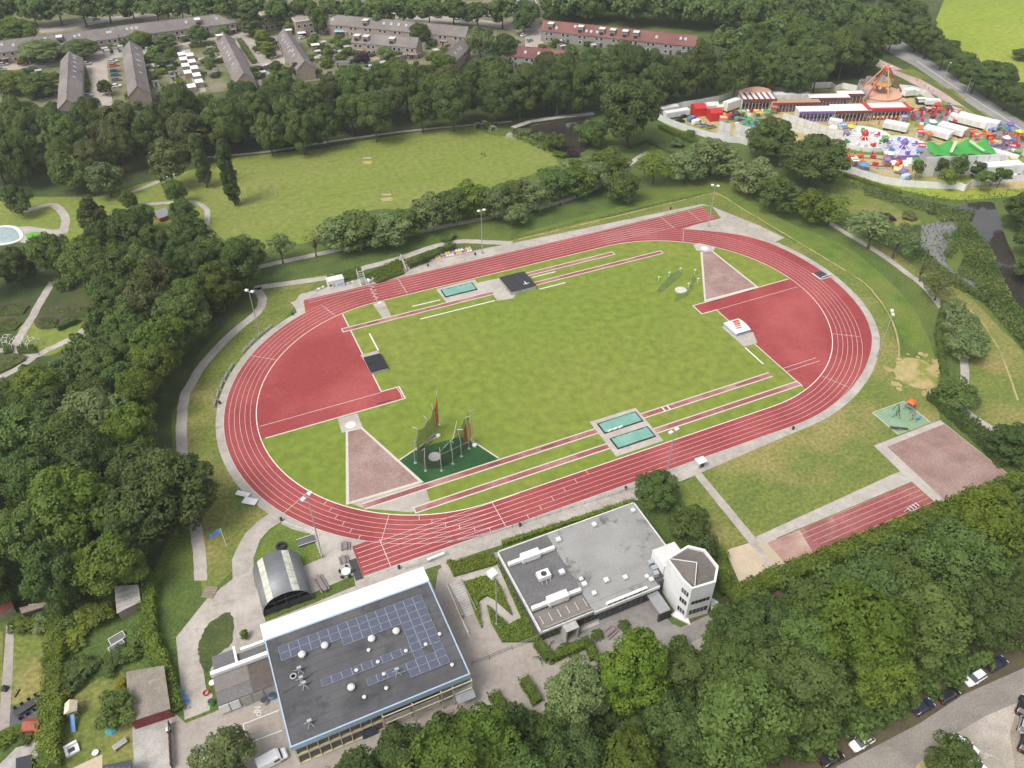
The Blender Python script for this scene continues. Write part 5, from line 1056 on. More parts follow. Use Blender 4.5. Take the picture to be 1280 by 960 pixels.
inn = [(x+(cx0-x)/hypot(x-cx0,y-cy0)*.75, y+(cy0-y)/hypot(x-cx0,y-cy0)*.75, h) for x, y, h in poles]
for a, b in zip(inn, inn[1:]):
    K = 6; V = []; F = []
    for i in range(K+1):
        s = i/K; hh = a[2]+(b[2]-a[2])*s-.9*sin(pi*s); x, y = a[0]+(b[0]-a[0])*s, a[1]+(b[1]-a[1])*s
        V += [(x,y,.05),(x+.15*sin(pi*s),y,hh*.5),(x,y,hh-.3)]
    for i in range(K):
        for j in range(2): F.append((3*i+j, 3*i+3+j, 3*i+4+j, 3*i+1+j))
    wpart(cg, 'net_panel', MB().add(V, F), NET)
for (x, y), hb_, ht in (((-38.6,-14.9),1.8,8.6),((-39.2,-15.7),1.8,8.2),((-34.9,-23.0),1.4,6.8),((-35.4,-23.5),1.0,6.5),((-33.4,-21.8),1.2,5.8)):
    wpart(cg, 'orange_band', MB().box(x-.14,x+.14,y-.06,y+.06,hb_,ht), M['orange'])
for a, b in (((-45.3,-19.3,.3),(-39.6,-16,.3)),((-38.6,-22.6,.15),(-35.2,-18.3,4.2)),((-41.6,-23.2,.15),(-34.6,-23.6,2.0)),((-41.6,-22.6,.15),(-35.6,-22.6,5.5))): wpart(cg, 'stay_cable', MB().tube(a, b, .035), M['whitep'])
for x, y in ((-39.6,-17.4),(-33.2,-23.6)): wpart(cg, 'winch', MB().lathe([(.5,0),(.55,.5),(.3,.6)], 12, (x,y,.1)), M['whitep'])
wpart(cg, 'base_board', MB().wallstrip([(-45.2,-19.5),(-39.6,-16.4)], .12, .02, .35), M['concrete'])
# low dropped cage at the far end
dc = thing('discus_cage', 'lowered discus cage, green net lying round a small throwing circle', 'throwing cage', at(851,363))
dx, dy = at(851,363)
DP = [at(*p) for p in ((823,352),(836,346),(850,341),(868,343),(872,354),(860,360))]
for x, y in DP: wpart(dc, 'pole', MB().tube((x,y,0),(x,y,1.6),.07).box(x-.35,x+.35,y-.15,y+.15,1.5,1.62), M['whitep'])
GN = bpy.data.materials.new('green_net'); GN.use_nodes = True; GN.node_tree.nodes['Principled BSDF'].inputs['Base Color'].default_value = (.07,.15,.07,1); GN.node_tree.nodes['Principled BSDF'].inputs['Alpha'].default_value = .3
for q in ([(821,364),(838,345),(851,338),(852,345),(840,355),(826,366)], [(842,378),(860,370),(870,350),(866,345),(862,364),(845,370)]):
    wpart(dc, 'net_heap', MB().prism(ats(q), .18, .4), GN)
# high jump mats
def matbox(name, label, x0, x1, y0, y1, h, top, side, cat='landing mat'):
    t = thing(name, label, cat, ((x0+x1)/2, (y0+y1)/2)); w_, d_ = (x1-x0)/2, (y1-y0)/2
    MB().box(-w_,w_,-d_,d_,.08,h-.12).build('mat_body', side, t); return t, w_, d_
t, w_, d_ = matbox('high_jump_mat', 'black topped high jump mat beside the left red zone', -47.1, -42.7, 10.2, 16.6, .95, None, mat('grey_tarp', (.36,.36,.34), None, 1, .6))
for s in (-1, 1): MB().box(-w_-.05,w_+.05,min(0,s*(d_+.05))+(.04 if s > 0 else 0),max(0,s*(d_+.05))-(.04 if s < 0 else 0),.84,.97).build('mat_cover', M['black'], t)
t, w_, d_ = matbox('pole_vault_mat', 'large black covered pole vault mat on the far infield edge', -1.0, 6.8, 27.9, 36.0, 1.35, None, mat('grey_boards', (.33,.32,.30), (.26,.255,.24), .8, .7))
CV = mat('black_mesh_cover', (.035,.035,.038), (.025,.025,.028), 1.5, .7, streak=(0, 2, .2, .4, (.055,.055,.055)))
for i in range(4): MB().box(-w_-.1+i*(2*w_+.2)/4+.02,-w_-.1+(i+1)*(2*w_+.2)/4-.02,-d_-.1,d_+.1,1.24,1.36).build('mat_cover', CV, t)
for i in range(9): MB().box(-w_+i*(2*w_)/9+.03,-w_+(i+1)*(2*w_)/9-.03,-d_-.08,-d_-.01,.1,1.2).build('side_board', M['concrete'], t)
MB().box(1.6,1.8,-2.6,-.9,1.37,1.5).box(.9,2.6,-2.2,-2.05,1.37,1.5).build('crossbar_pieces', M['whitep'], t)
t, w_, d_ = matbox('high_jump_mat', 'curved white high jump cover with orange stripes in the right red zone', 45.0, 49.6, -14.3, -8.6, 1.2, None, mat('bluegrey_side', (.33,.36,.42), None, 1, .6))
for i in range(8):
    a, b = -d_+2*d_*i/8, -d_+2*d_*(i+1)/8; f = lambda q: 1.05+.45*(1-(q/d_)**2)
    MB().add([(-w_-.1,a,f(a)),(w_+.1,a,f(a)),(w_+.1,b-.03,f(b)),(-w_-.1,b-.03,f(b)),(-w_-.1,a,.8),(w_+.1,a,.8),(w_+.1,b-.03,.8),(-w_-.1,b-.03,.8)], [(0,1,2,3),(7,6,5,4),(0,4,5,1),(1,5,6,2),(3,2,6,7),(0,3,7,4)]).build('cover_segment', M['whitep'], t)
    if i in (2,3,4,5,6): MB().box(-w_+.6+.25*i,-w_+2.2+.3*i,a+.1,b-.15,f(a)-.06,f(a)+.06).build('orange_stripe', M['orange'] if i % 2 else mat('brown_red_stripe', (.35,.08,.05)), t)
# long jump pits with teal covers
def pit(label, x0, x1, y0, y1, rolls=0):
    t = thing('long_jump_pit', label, 'sand pit', ((x0+x1)/2, (y0+y1)/2)); w_, d_ = (x1-x0)/2, (y1-y0)/2; z = LZ(17)
    MB().box(-w_,w_,-d_,-d_+.3,.05,z+.16).box(-w_,w_,d_-.3,d_,.05,z+.16).box(-w_,-w_+.35,-d_+.3,d_-.3,.05,z+.16).box(w_-.3,w_,-d_+.3,d_-.3,.05,z+.16).build('pit_frame', M['black'], t)
    K = 14; V = []; F = []
    for i in range(K+1):
        for j in range(7):
            V.append((-w_+.3+(2*w_-.6)*i/K, -d_+.25+(2*d_-.5)*j/6, z+.12+rng.uniform(0, .14)))
    for i in range(K):
        for j in range(6): F.append((i*7+j, i*7+7+j, i*7+8+j, i*7+j+1))
    MB().add(V, F).build('pit_cover', M['teal'], t, True)
    for i in range(rolls): MB().tube((-w_+.9+1.4*i,-d_+.2,z+.3),(-w_+2.0+1.4*i,-d_+.35,z+.3),.24,n=8).build('weight_bag', M['whitep'], t)
pit('teal covered long jump pit beside the back straight', -18.3, -8.6, 34.4, 38.3)
pit('teal covered long jump pit nearer the infield grass, with white bags', -4.7, 5.6, -32.3, -28.7, 3)
pit('teal covered long jump pit nearer the home straight', -4.5, 5.5, -37.9, -34.2)
# coloured seats
st = thing('seat_stand', 'two tier stand of white, orange and purple seats by the back straight', 'seating', (-12.5, 55.3), R(-.7))
for k in range(2): MB().box(-10.6,10.6,-.95+1.05*k,.08+1.05*k,0.02,.3+.35*k).build('tier', M['concrete'], st)
CS = [M['whitep'], M['orange'], M['purple'], M['yellow'], M['purple'], M['whitep']]
seatm = [MB().box(-.3,.3,-.25,.25,.3,.38).box(-.3,.3,.19,.25,.38,.75).mesh('seat', c) for c in CS]
for k in range(2):
    for i in range(25): inst('seat', seatm[(i*5+k*3+i//4) % 6], st, (-10.2+.85*i, -.45+1.05*k, .02+.35*k))
hedge([(511,334),(530,327),(555,316),(565,310)], 2.4, 1.7, 'dark', 'clipped dark hedge behind the coloured seats')
bed([(456,343),(498,322),(505,339),(472,351)], 1.6, 'hedge', 'square leafy shrub block between ladder stand and seats')
bed([(408,345),(450,332),(452,345),(420,349)], 1.0, 'dark', 'low dark shrub bed behind the white container')
MB().wallstrip(ats([(501,322),(508,340)]), .35, 0, 1.2).build('low_wall', M['concrete']); tag(bpy.data.objects['low_wall'], 'low wall between shrub block and coloured seats', 'wall')
# timing container, ladder stand, cart
x, y = at(420, 357); ct = thing('storage_container', 'white container with blue and black logos beside the back straight', 'container', (x, y))
MB().box(-2.3,2.3,-1.2,1.2,.1,2.4).build('container_body', M['whitep'], ct); MB().box(-2.4,2.4,-1.3,1.3,2.4,2.55).build('container_roof', M['offwhite'], ct)
MB().box(.2,2.1,-1.24,-1.2,.5,1.3).build('blue_logo', M['lightblue'], ct); MB().box(-1.0,-.4,-1.24,-1.2,.4,1.7).build('door', M['steel'], ct); MB().box(-2.0,-1.3,-1.24,-1.2,.9,1.5).build('dark_logo', M['dark'], ct)
x, y = at(453, 353); ls = thing('judges_ladder', 'stepped finish judges stand of pale metal beside the shrub block', 'ladder stand', (x, y))
for i in range(7): MB().box(-.8,.8,-1.6+.5*i,-1.2+.5*i,.3+.4*i,.36+.4*i).build('step', M['steel'], ls)
MB().box(-.86,-.8,-1.7,1.9,0,.2).box(.8,.86,-1.7,1.9,0,.2).tube((-.83,-1.6,.2),(-.83,1.8,3.4),.05).tube((.83,-1.6,.2),(.83,1.8,3.4),.05).tube((-.83,1.8,0),(-.83,1.8,3.9),.05).tube((.83,1.8,0),(.83,1.8,3.9),.05).build('ladder_frame', M['whitep'], ls)
x, y = at(463, 352); kc = thing('equipment_cart', 'small white equipment cart beside the ladder stand', 'cart', (x, y), .4)
MB().box(-.9,.9,-.6,.6,.3,1.0).build('cart_box', M['whitep'], kc); MB().box(-.3,.5,-.45,.45,1.0,1.25).build('cart_lid', M['dark'], kc)
for sx in (-.6,.6):
    for sy in (-.6,.6): MB().tube((sx,sy-.05,.2),(sx,sy+.05,.2),.2,n=10).build('wheel', M['rubber'], kc)
for i, (px, py, l) in enumerate(((436,355,'white folded gear left of the ladder stand'),(400,362,'white low crates at the corner left of the container'))):
    x, y = at(px, py); t = thing('gear_pile', l, 'equipment', (x, y), .3*i)
    for k in range(4): MB().box(-1.4+.75*k,-.8+.75*k,-.4+.1*k,.35,.02,.45+.12*(k % 2)).build('crate', M['whitep'] if k % 2 else M['steel'], t)
# starter stand on the crossing path
x, y = at(476, 387); ss = thing('starter_stand', 'small white starter stand on the path crossing to the infield', 'stand', (x, y))
MB().box(-.5,.5,-.4,.4,2.2,2.35).build('platform', M['whitep'], ss)
for sx in (-.4,.4):
    for sy in (-.35,.35): MB().tube((sx,sy,0),(sx*.8,sy*.8,2.2),.05).build('leg', M['whitep'], ss)
# zigzag barrier on the track
zz = thing('barrier_tape', 'zigzag white barrier tape across the back straight lanes', 'barrier', (-35.8, 44.5))
P = [(-37.2+(i % 2)*1.6+.1*i, 40.9+.95*i, .5) for i in range(9)]
wpart(zz, 'tape', MB().wallstrip([p[:2] for p in P], .04, .42, .5), M['whitep'])
for p in P: wpart(zz, 'post', MB().tube((p[0],p[1],LZ(8)),(p[0],p[1],.55),.04), M['steel'])
# water jump
wj = thing('steeple_water_jump', 'water jump pit with white barrier outside the right bend', 'water jump', (86.3, 0.2), .05)
MB().box(-1.9,1.4,-1.7,1.8,.02,LZ(9)+.02).build('pit_cover', M['dark'], wj); MB().box(-2.1,-1.9,-1.9,1.9,.05,LZ(9)+.1).box(-2.1,1.6,-1.9,-1.7,.05,LZ(9)+.1).build('pit_edge', M['whitep'], wj)
MB().box(-1.9,1.6,-1.75,-1.6,.75,.92).build('barrier_beam', M['whitep'], wj)
for sx in (-1.7,1.4): MB().box(sx-.06,sx+.06,-1.95,-1.4,.05,.75).build('barrier_foot', M['steel'], wj)
# hurdles on the small sprint track
hu = thing('hurdle', 'white hurdle on the faded small sprint track', 'hurdle', (0,0))
MB().box(-.04,.04,-.55,.55,.75,.9).build('bar', M['whitep'], hu)
for s in (-.5,.5): MB().box(-.03,.03,s-.03,s+.03,.05,.8).box(-.6,.05,s-.03,s+.03,.0,.06).build('leg', M['whitep'], hu)
for i in range(4):
    l = o_[i].replace('leftmost', 'first')+' from the left of four white hurdles on the faded sprint track'
    loc = (41.0+.85*i, -78.3+.12*i, LZ(7))
    if i: dup(hu, loc, .12, l, 'hurdles on the small sprint track')
    else: hu.location = loc; hu.rotation_euler.z = .1; tag(hu, l, None, 'hurdles on the small sprint track')
# advertising boards round the left bend
bdm = MB().box(-1.2,1.2,-.04,.04,.1,.85).mesh('board', mat('pale_blue_board', (.42,.50,.55), (.5,.55,.58), .8, .5))
bfm = MB().box(-1.2,-1.14,-.3,.3,0,.9).box(1.14,1.2,-.3,.3,0,.9).mesh('board_foot', M['steel'])
for i in range(9):
    a = 2.22+.068*i if i < 4 else 2.30+.068*i
    t = thing('advertising_board', ORD[i]+' from the top in the line of pale blue boards outside the left bend', 'board', (-LS+50.2*cos(a), 50.2*sin(a)), a+pi/2, 'advertising boards outside the left bend')
    inst('board', bdm, t); inst('board_foot', bfm, t)
# white benches, gear by driveway
for px, py, rz, l, wd in ((304,619,-.7,'white low platform at the outside of the left bend, upper one',1.2),(313,628,-.65,'wider white low platform at the outside of the left bend',1.7)):
    x, y = at(px, py); t = thing('white_platform', l, 'platform', (x, y), rz); MB().box(-1.5,1.5,-wd/2,wd/2,.35,.5).build('top', M['whitep'], t)
    for sx in (-1.2,1.2): MB().box(sx-.1,sx+.1,-wd/2+.1,wd/2-.1,0,.35).build('leg', M['steel'], t)
x, y = at(283,682); fl = thing('flag', 'blue flag flying from a pole between path and driveway', 'flag', (x, y))
MB().tube((0,0,0),(0,0,5.2),.06).build('pole', M['whitep'], fl)
V = []; 
for i in range(6):
    for j in range(4): V.append((-.0-.45*i, .25*sin(i*1.1), 5.1-.45*j-.06*i))
MB().add(V, [(i*4+j, i*4+4+j, i*4+5+j, i*4+j+1) for i in range(5) for j in range(3)]).build('cloth', M['blue'], fl, True)
x, y = at(352,684); tagged = thing('tractor_tyre', 'big black tractor tyre lying on the lawn above the shelter', 'tyre', (x, y))
MB().lathe([(.55,.05),(.95,.02),(1.1,.2),(1.1,.42),(.95,.6),(.6,.58),(.5,.4),(.5,.2),(.55,.05)], 20).build('tyre_ring', M['rubber'], tagged)
MB().lathe([(.5,.06),(.0,.05)], 16).build('tyre_floor', M['dark'], tagged)
x, y = at(383,677); t = thing('ball_frame', 'low grey rack frame on the lawn behind the shelter', 'rack', (x, y), 0)
MB().box(-1.6,1.6,-1.0,.8,.05,.5).build('rack_net', mat('dark_slats', (.12,.12,.125), (.09,.09,.095), 1, .7), t)
for yy in (-1.0,.8): MB().tube((-1.8,yy,.6),(1.8,yy,.6),.05).build('rail', M['whitep'], t)
x, y = at(445,712); t = thing('rubber_mat', 'long dark grey mat behind the sprint start', 'mat', (x, y)); MB().box(-.75,.75,-2.6,2.6,LZ(5),LZ(5)+.06).build('mat_sheet', M['dark'], t)
# picnic tables
def picnic(px, py, rz, l, ln_=2.0, group='picnic tables on the club forecourt'):
    x, y = at(px, py); t = thing('picnic_table', l, 'picnic table', (x, y), rz, group); WD = M['wood2']
    for k in range(4): MB().box(-ln_/2,ln_/2,-.38+.2*k,-.21+.2*k,.72,.77).build('table_board', WD, t)
    for s in (-1,1): MB().box(-ln_/2,ln_/2,s*.75-.13,s*.75+.13,.42,.47).build('bench_board', WD, t)
    for s in (-1,1): MB().tube((s*ln_*.35,-.8,0),(s*ln_*.35,-.15,.72),.05).tube((s*ln_*.35,.8,0),(s*ln_*.35,.15,.72),.05).box(s*ln_*.35-.04,s*ln_*.35+.04,-.85,.85,.36,.42).build('leg_frame', WD, t)
M['wood2'] = mat('greyed_planks', (.25,.20,.20), (.20,.165,.165), 2, .8)
picnic(432,684,1.3,'picnic table nearest the sprint start corner of the forecourt'); picnic(430,701,1.5,'middle picnic table of three near the dark mat'); picnic(402,731,1.75,'long picnic table beside the barrel shelter',4.2)
x, y = at(433,717); t = thing('covered_table', 'round table with white cover and dark chairs on the forecourt', 'table', (x, y)); MB().lathe([(.1,0),(.1,.7),(.9,.72),(.9,.78)], 14).build('tabletop', M['whitep'], t)
for k in range(5): a = k*1.25; MB().obox((1.15*cos(a),1.15*sin(a),.0),.5,.5,.45,a).obox((1.4*cos(a),1.4*sin(a),.45),.08,.5,.45,a).build('chair', M['dark'], t)
# track side rails
def rail(pts, label, h=1.0, n=None, px=True, cat='railing', name='railing', m=None, group=None):
    P = ats(pts) if px else pts; t = thing(name, label, cat, (P[0][0], P[0][1]), 0, group); m = m or M['steel']
    Q = [(p[0]-P[0][0], p[1]-P[0][1]) for p in P]; r_ = MB()
    for a, b in zip(Q, Q[1:]):
        for z in (h, h*.55): r_.tube((a[0],a[1],z),(b[0],b[1],z),.04,n=5)
    r_.build('rails', m, t)
    for a, b in zip(Q, Q[1:]):
        l = math.dist(a, b); k = max(1, int(l/2.4))
        for i in range(k+1): x, y = a[0]+(b[0]-a[0])*i/k, a[1]+(b[1]-a[1])*i/k; MB().tube((x,y,0),(x,y,h+.05),.045,n=5).build('post', m, t)
    return t
rail([(356,655),(380,664),(399,670)], 'white rail at the outside of the bend above the shelter', .9, m=M['whitep'])
rail([(560,681),(600,672),(640,660),(700,640),(790,612)], 'thin rail along the paved strip before the clubhouse', 1.0)
rail([(590,832),(612,824),(640,812)], 'dark gate fence across the front plaza', 1.3, m=M['dark'])
rail([(640,812),(676,798)], 'fence between gate and clubhouse corner', 1.3, m=M['steel'])
rail([(508,712),(540,702),(560,694)], 'low rail between hall canopy and sprint lanes', .9)
rail([(640,300),(720,281),(800,262),(876,245)], 'thin wire fence behind the back straight', .9, m=M['dark'])
rail([(258,282),(300,322)], 'field edge rail at the lower corner of the park lawn', .8, m=M['dark'])
x, y = at(545,697); t = thing('start_board', 'white board lying beside the track before the hall', 'board', (x, y), .05); MB().box(-1.8,1.8,-.3,.3,.05,.45).build('board', M['whitep'], t); MB().box(-1.8,1.8,-.33,-.3,.1,.2).build('board_edge', M['steel'], t)
# booth by the home straight
x, y = at(875,582); t = thing('booth', 'small white roofed booth at the top of the diagonal path', 'booth', (x, y)); MB().box(-.9,.9,-.7,.7,0,1.6).build('wall', mat('booth_wall', (.5,.48,.46), None, 1, .7), t); MB().box(-1.1,1.1,-.9,.9,1.6,1.75).build('roof', M['whitep'], t); MB().box(-.5,.5,-.74,-.7,.1,1.4).build('door', M['dark'], t)
# stairs and zigzag beds beside the hall
stp = thing('stairs', 'concrete stair flight between hall and zigzag hedge ramp', 'stairs', (-50.5, -60.3))
for i in range(14):
    y1 = -63.8+.52*i; wpart(stp, 'step', MB().box(-51.9,-49.4,y1,y1+.5,0,.05+.07*i), M['concrete'])
wpart(stp, 'side_wall', MB().box(-52.15,-51.9,-64,-56.4,0,1.1).box(-49.4,-49.2,-64,-56.4,0,1.1), M['wood'])
rail([(-52.2,-56.2),(-52.4,-64.2),(-52.3,-67.5)], 'thin white handrail beside the stair flight', 1.0, px=False, m=M['whitep'])
def Zc(pts): return [(540+x/6.4, 650+y/6.4) for x, y in pts]
bed(Zc([(118,318),(200,322),(470,240),(520,330),(500,348),(175,440)]), 1.1, 'hedge', 'hedge bed above the ramp, between track and zigzag path')
bed(Zc([(248,492),(450,430),(520,480),(640,745),(500,620),(440,590),(365,640),(398,850),(330,700)]), 1.2, 'hedge', 'middle hedge bed inside the zigzag ramp')
bed(Zc([(440,670),(610,830),(720,780),(520,330),(530,260),(590,380),(860,930),(840,960),(560,960),(470,800)]), 1.2, 'hedge', 'outer hedge bed running down beside the clubhouse wall')
hedge([(628,681),(700,658),(792,628)], 1.0, .9, 'hedge', 'narrow hedge strip along the clubhouse back wall')
zp = sheet('zigzag_path', ats(Zc([(100,330),(60,345),(160,545),(250,492),(490,425),(520,500),(640,745),(440,590),(365,640),(398,850),(470,850),(440,670),(610,830),(720,780),(520,340),(175,440)])), 4, M['pave'])
hedge([(672,806),(686,826),(735,806),(742,826)], 1.6, 1.6, 'hedge', 'zigzag clipped hedge at the edge of the club forecourt')
hedge([(655,852),(672,880)], 1.8, 1.5, 'hedge', 'short clipped hedge running into the trees on the plaza')
hedge([(618,870),(628,890)], 2.0, 1.4, 'hedge', 'short clipped hedge nearest the hall side canopy')
hedge([(912,752),(965,729),(1045,697),(1115,669),(1195,636),(1290,598)], 3.2, 2.3, 'hedge', 'long rough hedge between sprint track and lower right wood', leaf=.4)
hedge([(1166,498),(1190,520),(1225,550),(1255,583)], 3.2, 2.4, 'dark', 'dark hedge along the right side of the gravel square', leaf=.36)
bed([(835,615),(850,640),(900,690),(905,740),(890,720),(868,690),(840,650)], 2.6, 'mid', 'dense shrubs along the clubhouse end wall')
hedge([(897,692),(905,735),(925,752)], 2.6, 2.2, 'hedge', 'clipped hedge behind the white tower')
hedge([(893,768),(905,780)], 2.0, 1.5, 'fresh', 'small bright hedge piece at the foot of the tower')
hedge([(194,722),(186,760),(190,800),(208,845),(222,890)], 2.6, 2.0, 'hedge', 'long mixed hedge between gardens and driveway slope')
hedge([(74,768),(71,830),(68,880)], 3.0, 2.2, 'bright', 'tall yellow green hedge between the two gardens, upper part')
hedge([(68,885),(66,925),(64,965)], 3.4, 2.6, 'hedge', 'tall green hedge between the two gardens, lower part')
# palms and bikes on the club terrace
def palm(px, py, h, l):
    x, y = at(px, py); t = thing('potted_palm', l, 'palm', (x, y)); MB().lathe([(.35,0),(.45,.5),(.4,.52)], 10).build('pot', M['dark'], t); MB().tube((0,0,.5),(0,0,h),.12,.1,8).build('trunk', BARK, t)
    for k in range(14):
        a = 2*pi*k/14; e = .3+.6*(k % 3)/3; P = []
        for j in range(5): s = j/4; P.append((1.3*s*cos(a), 1.3*s*sin(a), h+.9*e*s-1.1*s*s))
        fr = MB()
        for p, q in zip(P, P[1:]):
            nx, ny = -sin(a)*.13, cos(a)*.13; fr.add([(p[0]+nx,p[1]+ny,p[2]),(q[0]+nx,q[1]+ny,q[2]),(q[0]-nx,q[1]-ny,q[2]),(p[0]-nx,p[1]-ny,p[2])], [(0,1,2,3)])
        fr.build('frond', LM['fresh'], t)
palm(780,784,1.2,'largest potted palm on the club terrace'); palm(747,795,1.0,'potted palm left of the terrace table'); palm(708,812,1.1,'potted palm beside the clipped zigzag hedge')
t = picnic(762,792,.35,'grey picnic table on the club terrace',2.6,None)
def bike(x, y, rz, l, frame, group=None):
    t = thing('bicycle', l, 'bicycle', (x, y), rz, group)
    for s in (-.52,.52):
        P = [(s+.33*cos(2*pi*k/10), 0, .34+.33*sin(2*pi*k/10)) for k in range(11)]; MB().path(P, .025, 4).build('wheel', M['rubber'], t)
    MB().path([(-.52,0,.34),(-.1,0,.85),(.42,0,.82),(-.05,0,.32),(-.52,0,.34)], .025, 4).path([(.52,0,.34),(.42,0,.82),(.38,0,1.02)], .025, 4).build('frame', frame, t)
    MB().box(-.25,.02,-.08,.08,.92,.98).build('saddle', M['black'], t); MB().tube((.36,-.28,1.03),(.36,.28,1.03),.02).build('handlebar', M['steel'], t)
    return t
x, y = at(787,797); t = thing('motorbike', 'black motorbike parked on the club terrace', 'motorbike', (x, y), .3)
for s in (-.7,.7):
    MB().tube((s,-.07,.33),(s,.07,.33),.33,n=12).build('wheel', M['rubber'], t)
MB().add([(-.9,-.15,.75),(.1,-.2,.6),(.6,-.15,.8),(-.9,.15,.75),(.1,.2,.6),(.6,.15,.8),(-.9,0,.95),(.1,0,1.0),(.6,0,1.05)], [(0,1,7,6),(1,2,8,7),(4,3,6,7),(5,4,7,8),(0,3,4,1),(1,4,5,2),(0,6,3),(2,5,8)]).build('body', M['black'], t)
MB().tube((.65,0,.35),(.5,0,1.05),.06).tube((.48,-.38,1.1),(.48,.38,1.1),.03).build('fork', M['steel'], t); MB().box(-.6,.0,-.17,.17,.95,1.03).build('seat', M['dark'], t)
for i, (px, py, l) in enumerate(((689,806,'black bicycle leaning by the club entrance windows'),(676,828,'bicycle at the lower corner of the clipped zigzag hedge'),(672,824,'second bicycle at the corner of the clipped zigzag hedge'))): bike(*at(px, py), .5+i, l, M['black'])
# bins, tarps and marks by the annex
for px, py, c, l in ((265,880,M['greenp'],'green barrel beside the annex corner'),(331,879,M['steel'],'grey green barrel against the hall side wall'),(341,872,M['blue'],'blue drum against the hall side wall')):
    x, y = at(px, py); t = thing('barrel', l, 'barrel', (x, y)); MB().lathe([(.5,0),(.58,.5),(.5,1.0)], 14).build('drum', c, t); MB().lathe([(.5,1.0),(.45,1.05),(.1,1.06)], 14).build('lid', M['dark'], t)
x, y = at(258,867); t = thing('hose_reel', 'red hose reel on the paving beside the annex', 'hose', (x, y)); MB().path([(.5*cos(k*.6),.5*sin(k*.6),.05+.02*k) for k in range(22)], .07, 5).build('hose', M['redp'], t)
x, y = at(221,863); t = thing('blue_tarp', 'long blue tarpaulin strip between hedge and driveway', 'tarpaulin', (x, y), R(-70))
V = [(-3.6+.6*i, -.7+1.4*j, .1+.12*((i+j) % 2)) for i in range(13) for j in range(2)]; MB().add(V, [(2*i, 2*i+2, 2*i+3, 2*i+1) for i in range(12)]).build('sheet', M['blue'], t)
bl_ = MB()
def seg(a, b, w_=.16): bl_.ribbon([at(*a), at(*b)], w_, LZ(6))
def Zb(x, y): return (290+x/9.6, 860+y/9.6)
for a, b in (((135,435),(560,270)),((135,435),(215,880)),((230,650),(600,510)),((260,905),(640,750))): seg(Zb(*a), Zb(*b))
bl_.build('bay_marking', M['white'], kind='structure')
def letter(strokes, ox, oy, s, rz):
    for a, b in strokes:
        q = []
        for px, py in (a, b): q.append((ox+(px*cos(rz)-py*sin(rz))*s, oy+(px*sin(rz)+py*cos(rz))*s))
        lt.ribbon(q, .13, LZ(6.3))
lt = MB(); x, y = at(*Zb(268, 236)); rz_ = -1.85
letter([((0,0),(0,1)),((0,1),(.6,0)),((.6,0),(.6,1))], x, y, 1.15, rz_)
letter([((0,0),(0,1)),((0,1),(.55,1)),((.55,1),(.55,.5)),((.55,.5),(0,.5))], x+.95*cos(rz_), y+.95*sin(rz_), 1.15, rz_)
lt.build('painted_letters', M['white'], kind='structure')
sl_ = MB().ribbon([at(579,779), at(587,796)], .14, LZ(6)); sl_.build('plaza_line', M['white'], kind='structure')
# small stair on the left path
t = thing('stairs', 'short wooden stair from the pale path down to the driveway', 'stairs', at(262,741), -.6)
for i in range(5): MB().box(-1.2,1.2,-1.2+.5*i,-.75+.5*i,0,.12+.05*i).build('step', M['wood'], t)
# playground on the green surface
x, y = at(1136,512); t = thing('climbing_tower', 'small climbing tower with orange roof on the green play surface', 'play equipment', (x, y), .3)
for sx in (-1,1):
    for sy in (-.9,.9): MB().tube((sx,sy,0),(sx*.7,sy*.7,2.6),.08).build('post', M['wood'], t)
MB().box(-.8,.8,-.7,.7,1.3,1.42).build('platform', M['wood'], t); MB().add([(-1,-.9,2.5),(1,-.9,2.5),(1,.9,2.5),(-1,.9,2.5),(0,0,3.2)], [(0,1,4),(1,2,4),(2,3,4),(3,0,4),(3,2,1,0)]).build('roof', M['orange'], t); MB().add([(.8,-.35,1.4),(.8,.35,1.4),(3,.35,.1),(3,-.35,.1)], [(0,1,2,3)]).build('slide', M['steel'], t)
for px, py, l in ((1120,518,'grey swing frame on the green play surface, left'),(1140,523,'wooden swing frame on the green play surface, middle')):
    x, y = at(px, py); t = thing('swing_frame', l, 'play equipment', (x, y), .8); mm = M['dark'] if 'grey' in l else M['wood']
    for s in (-1.4,1.4): MB().tube((s,-.9,0),(s,0,2.2),.06).tube((s,.9,0),(s,0,2.2),.06).build('a_frame', mm, t)
    MB().tube((-1.4,0,2.2),(1.4,0,2.2),.06).build('top_bar', mm, t)
    for s in (-.6,.6): MB().tube((s-.2,0,2.2),(s-.2,0,.5),.02).tube((s+.2,0,2.2),(s+.2,0,.5),.02).box(s-.25,s+.25,-.1,.1,.45,.5).build('swing', M['dark'], t)
x, y = at(1123,537); t = thing('seesaw', 'seesaw ramp of dark boards at the lower end of the play surface', 'play equipment', (x, y), -.4)
MB().add([(-2.2,-.3,.9),(2.2,-.3,.25),(2.2,.3,.25),(-2.2,.3,.9),(-2.2,-.3,.8),(2.2,-.3,.15),(2.2,.3,.15),(-2.2,.3,.8)], [(0,1,2,3),(7,6,5,4),(0,4,5,1),(2,6,7,3)]).build('plank', M['dark'], t); MB().box(-.4,.5,-.4,.4,0,.45).build('bearing', M['wood'], t)
x, y = at(1147,525); t = thing('spring_rider', 'blue spring rider at the right of the play surface', 'play equipment', (x, y)); MB().lathe([(.15,0),(.1,.4)], 8).build('spring', M['dark'], t); MB().box(-.5,.5,-.15,.15,.4,.8).box(.3,.5,-.15,.15,.8,1.1).build('seat', M['blue'], t)
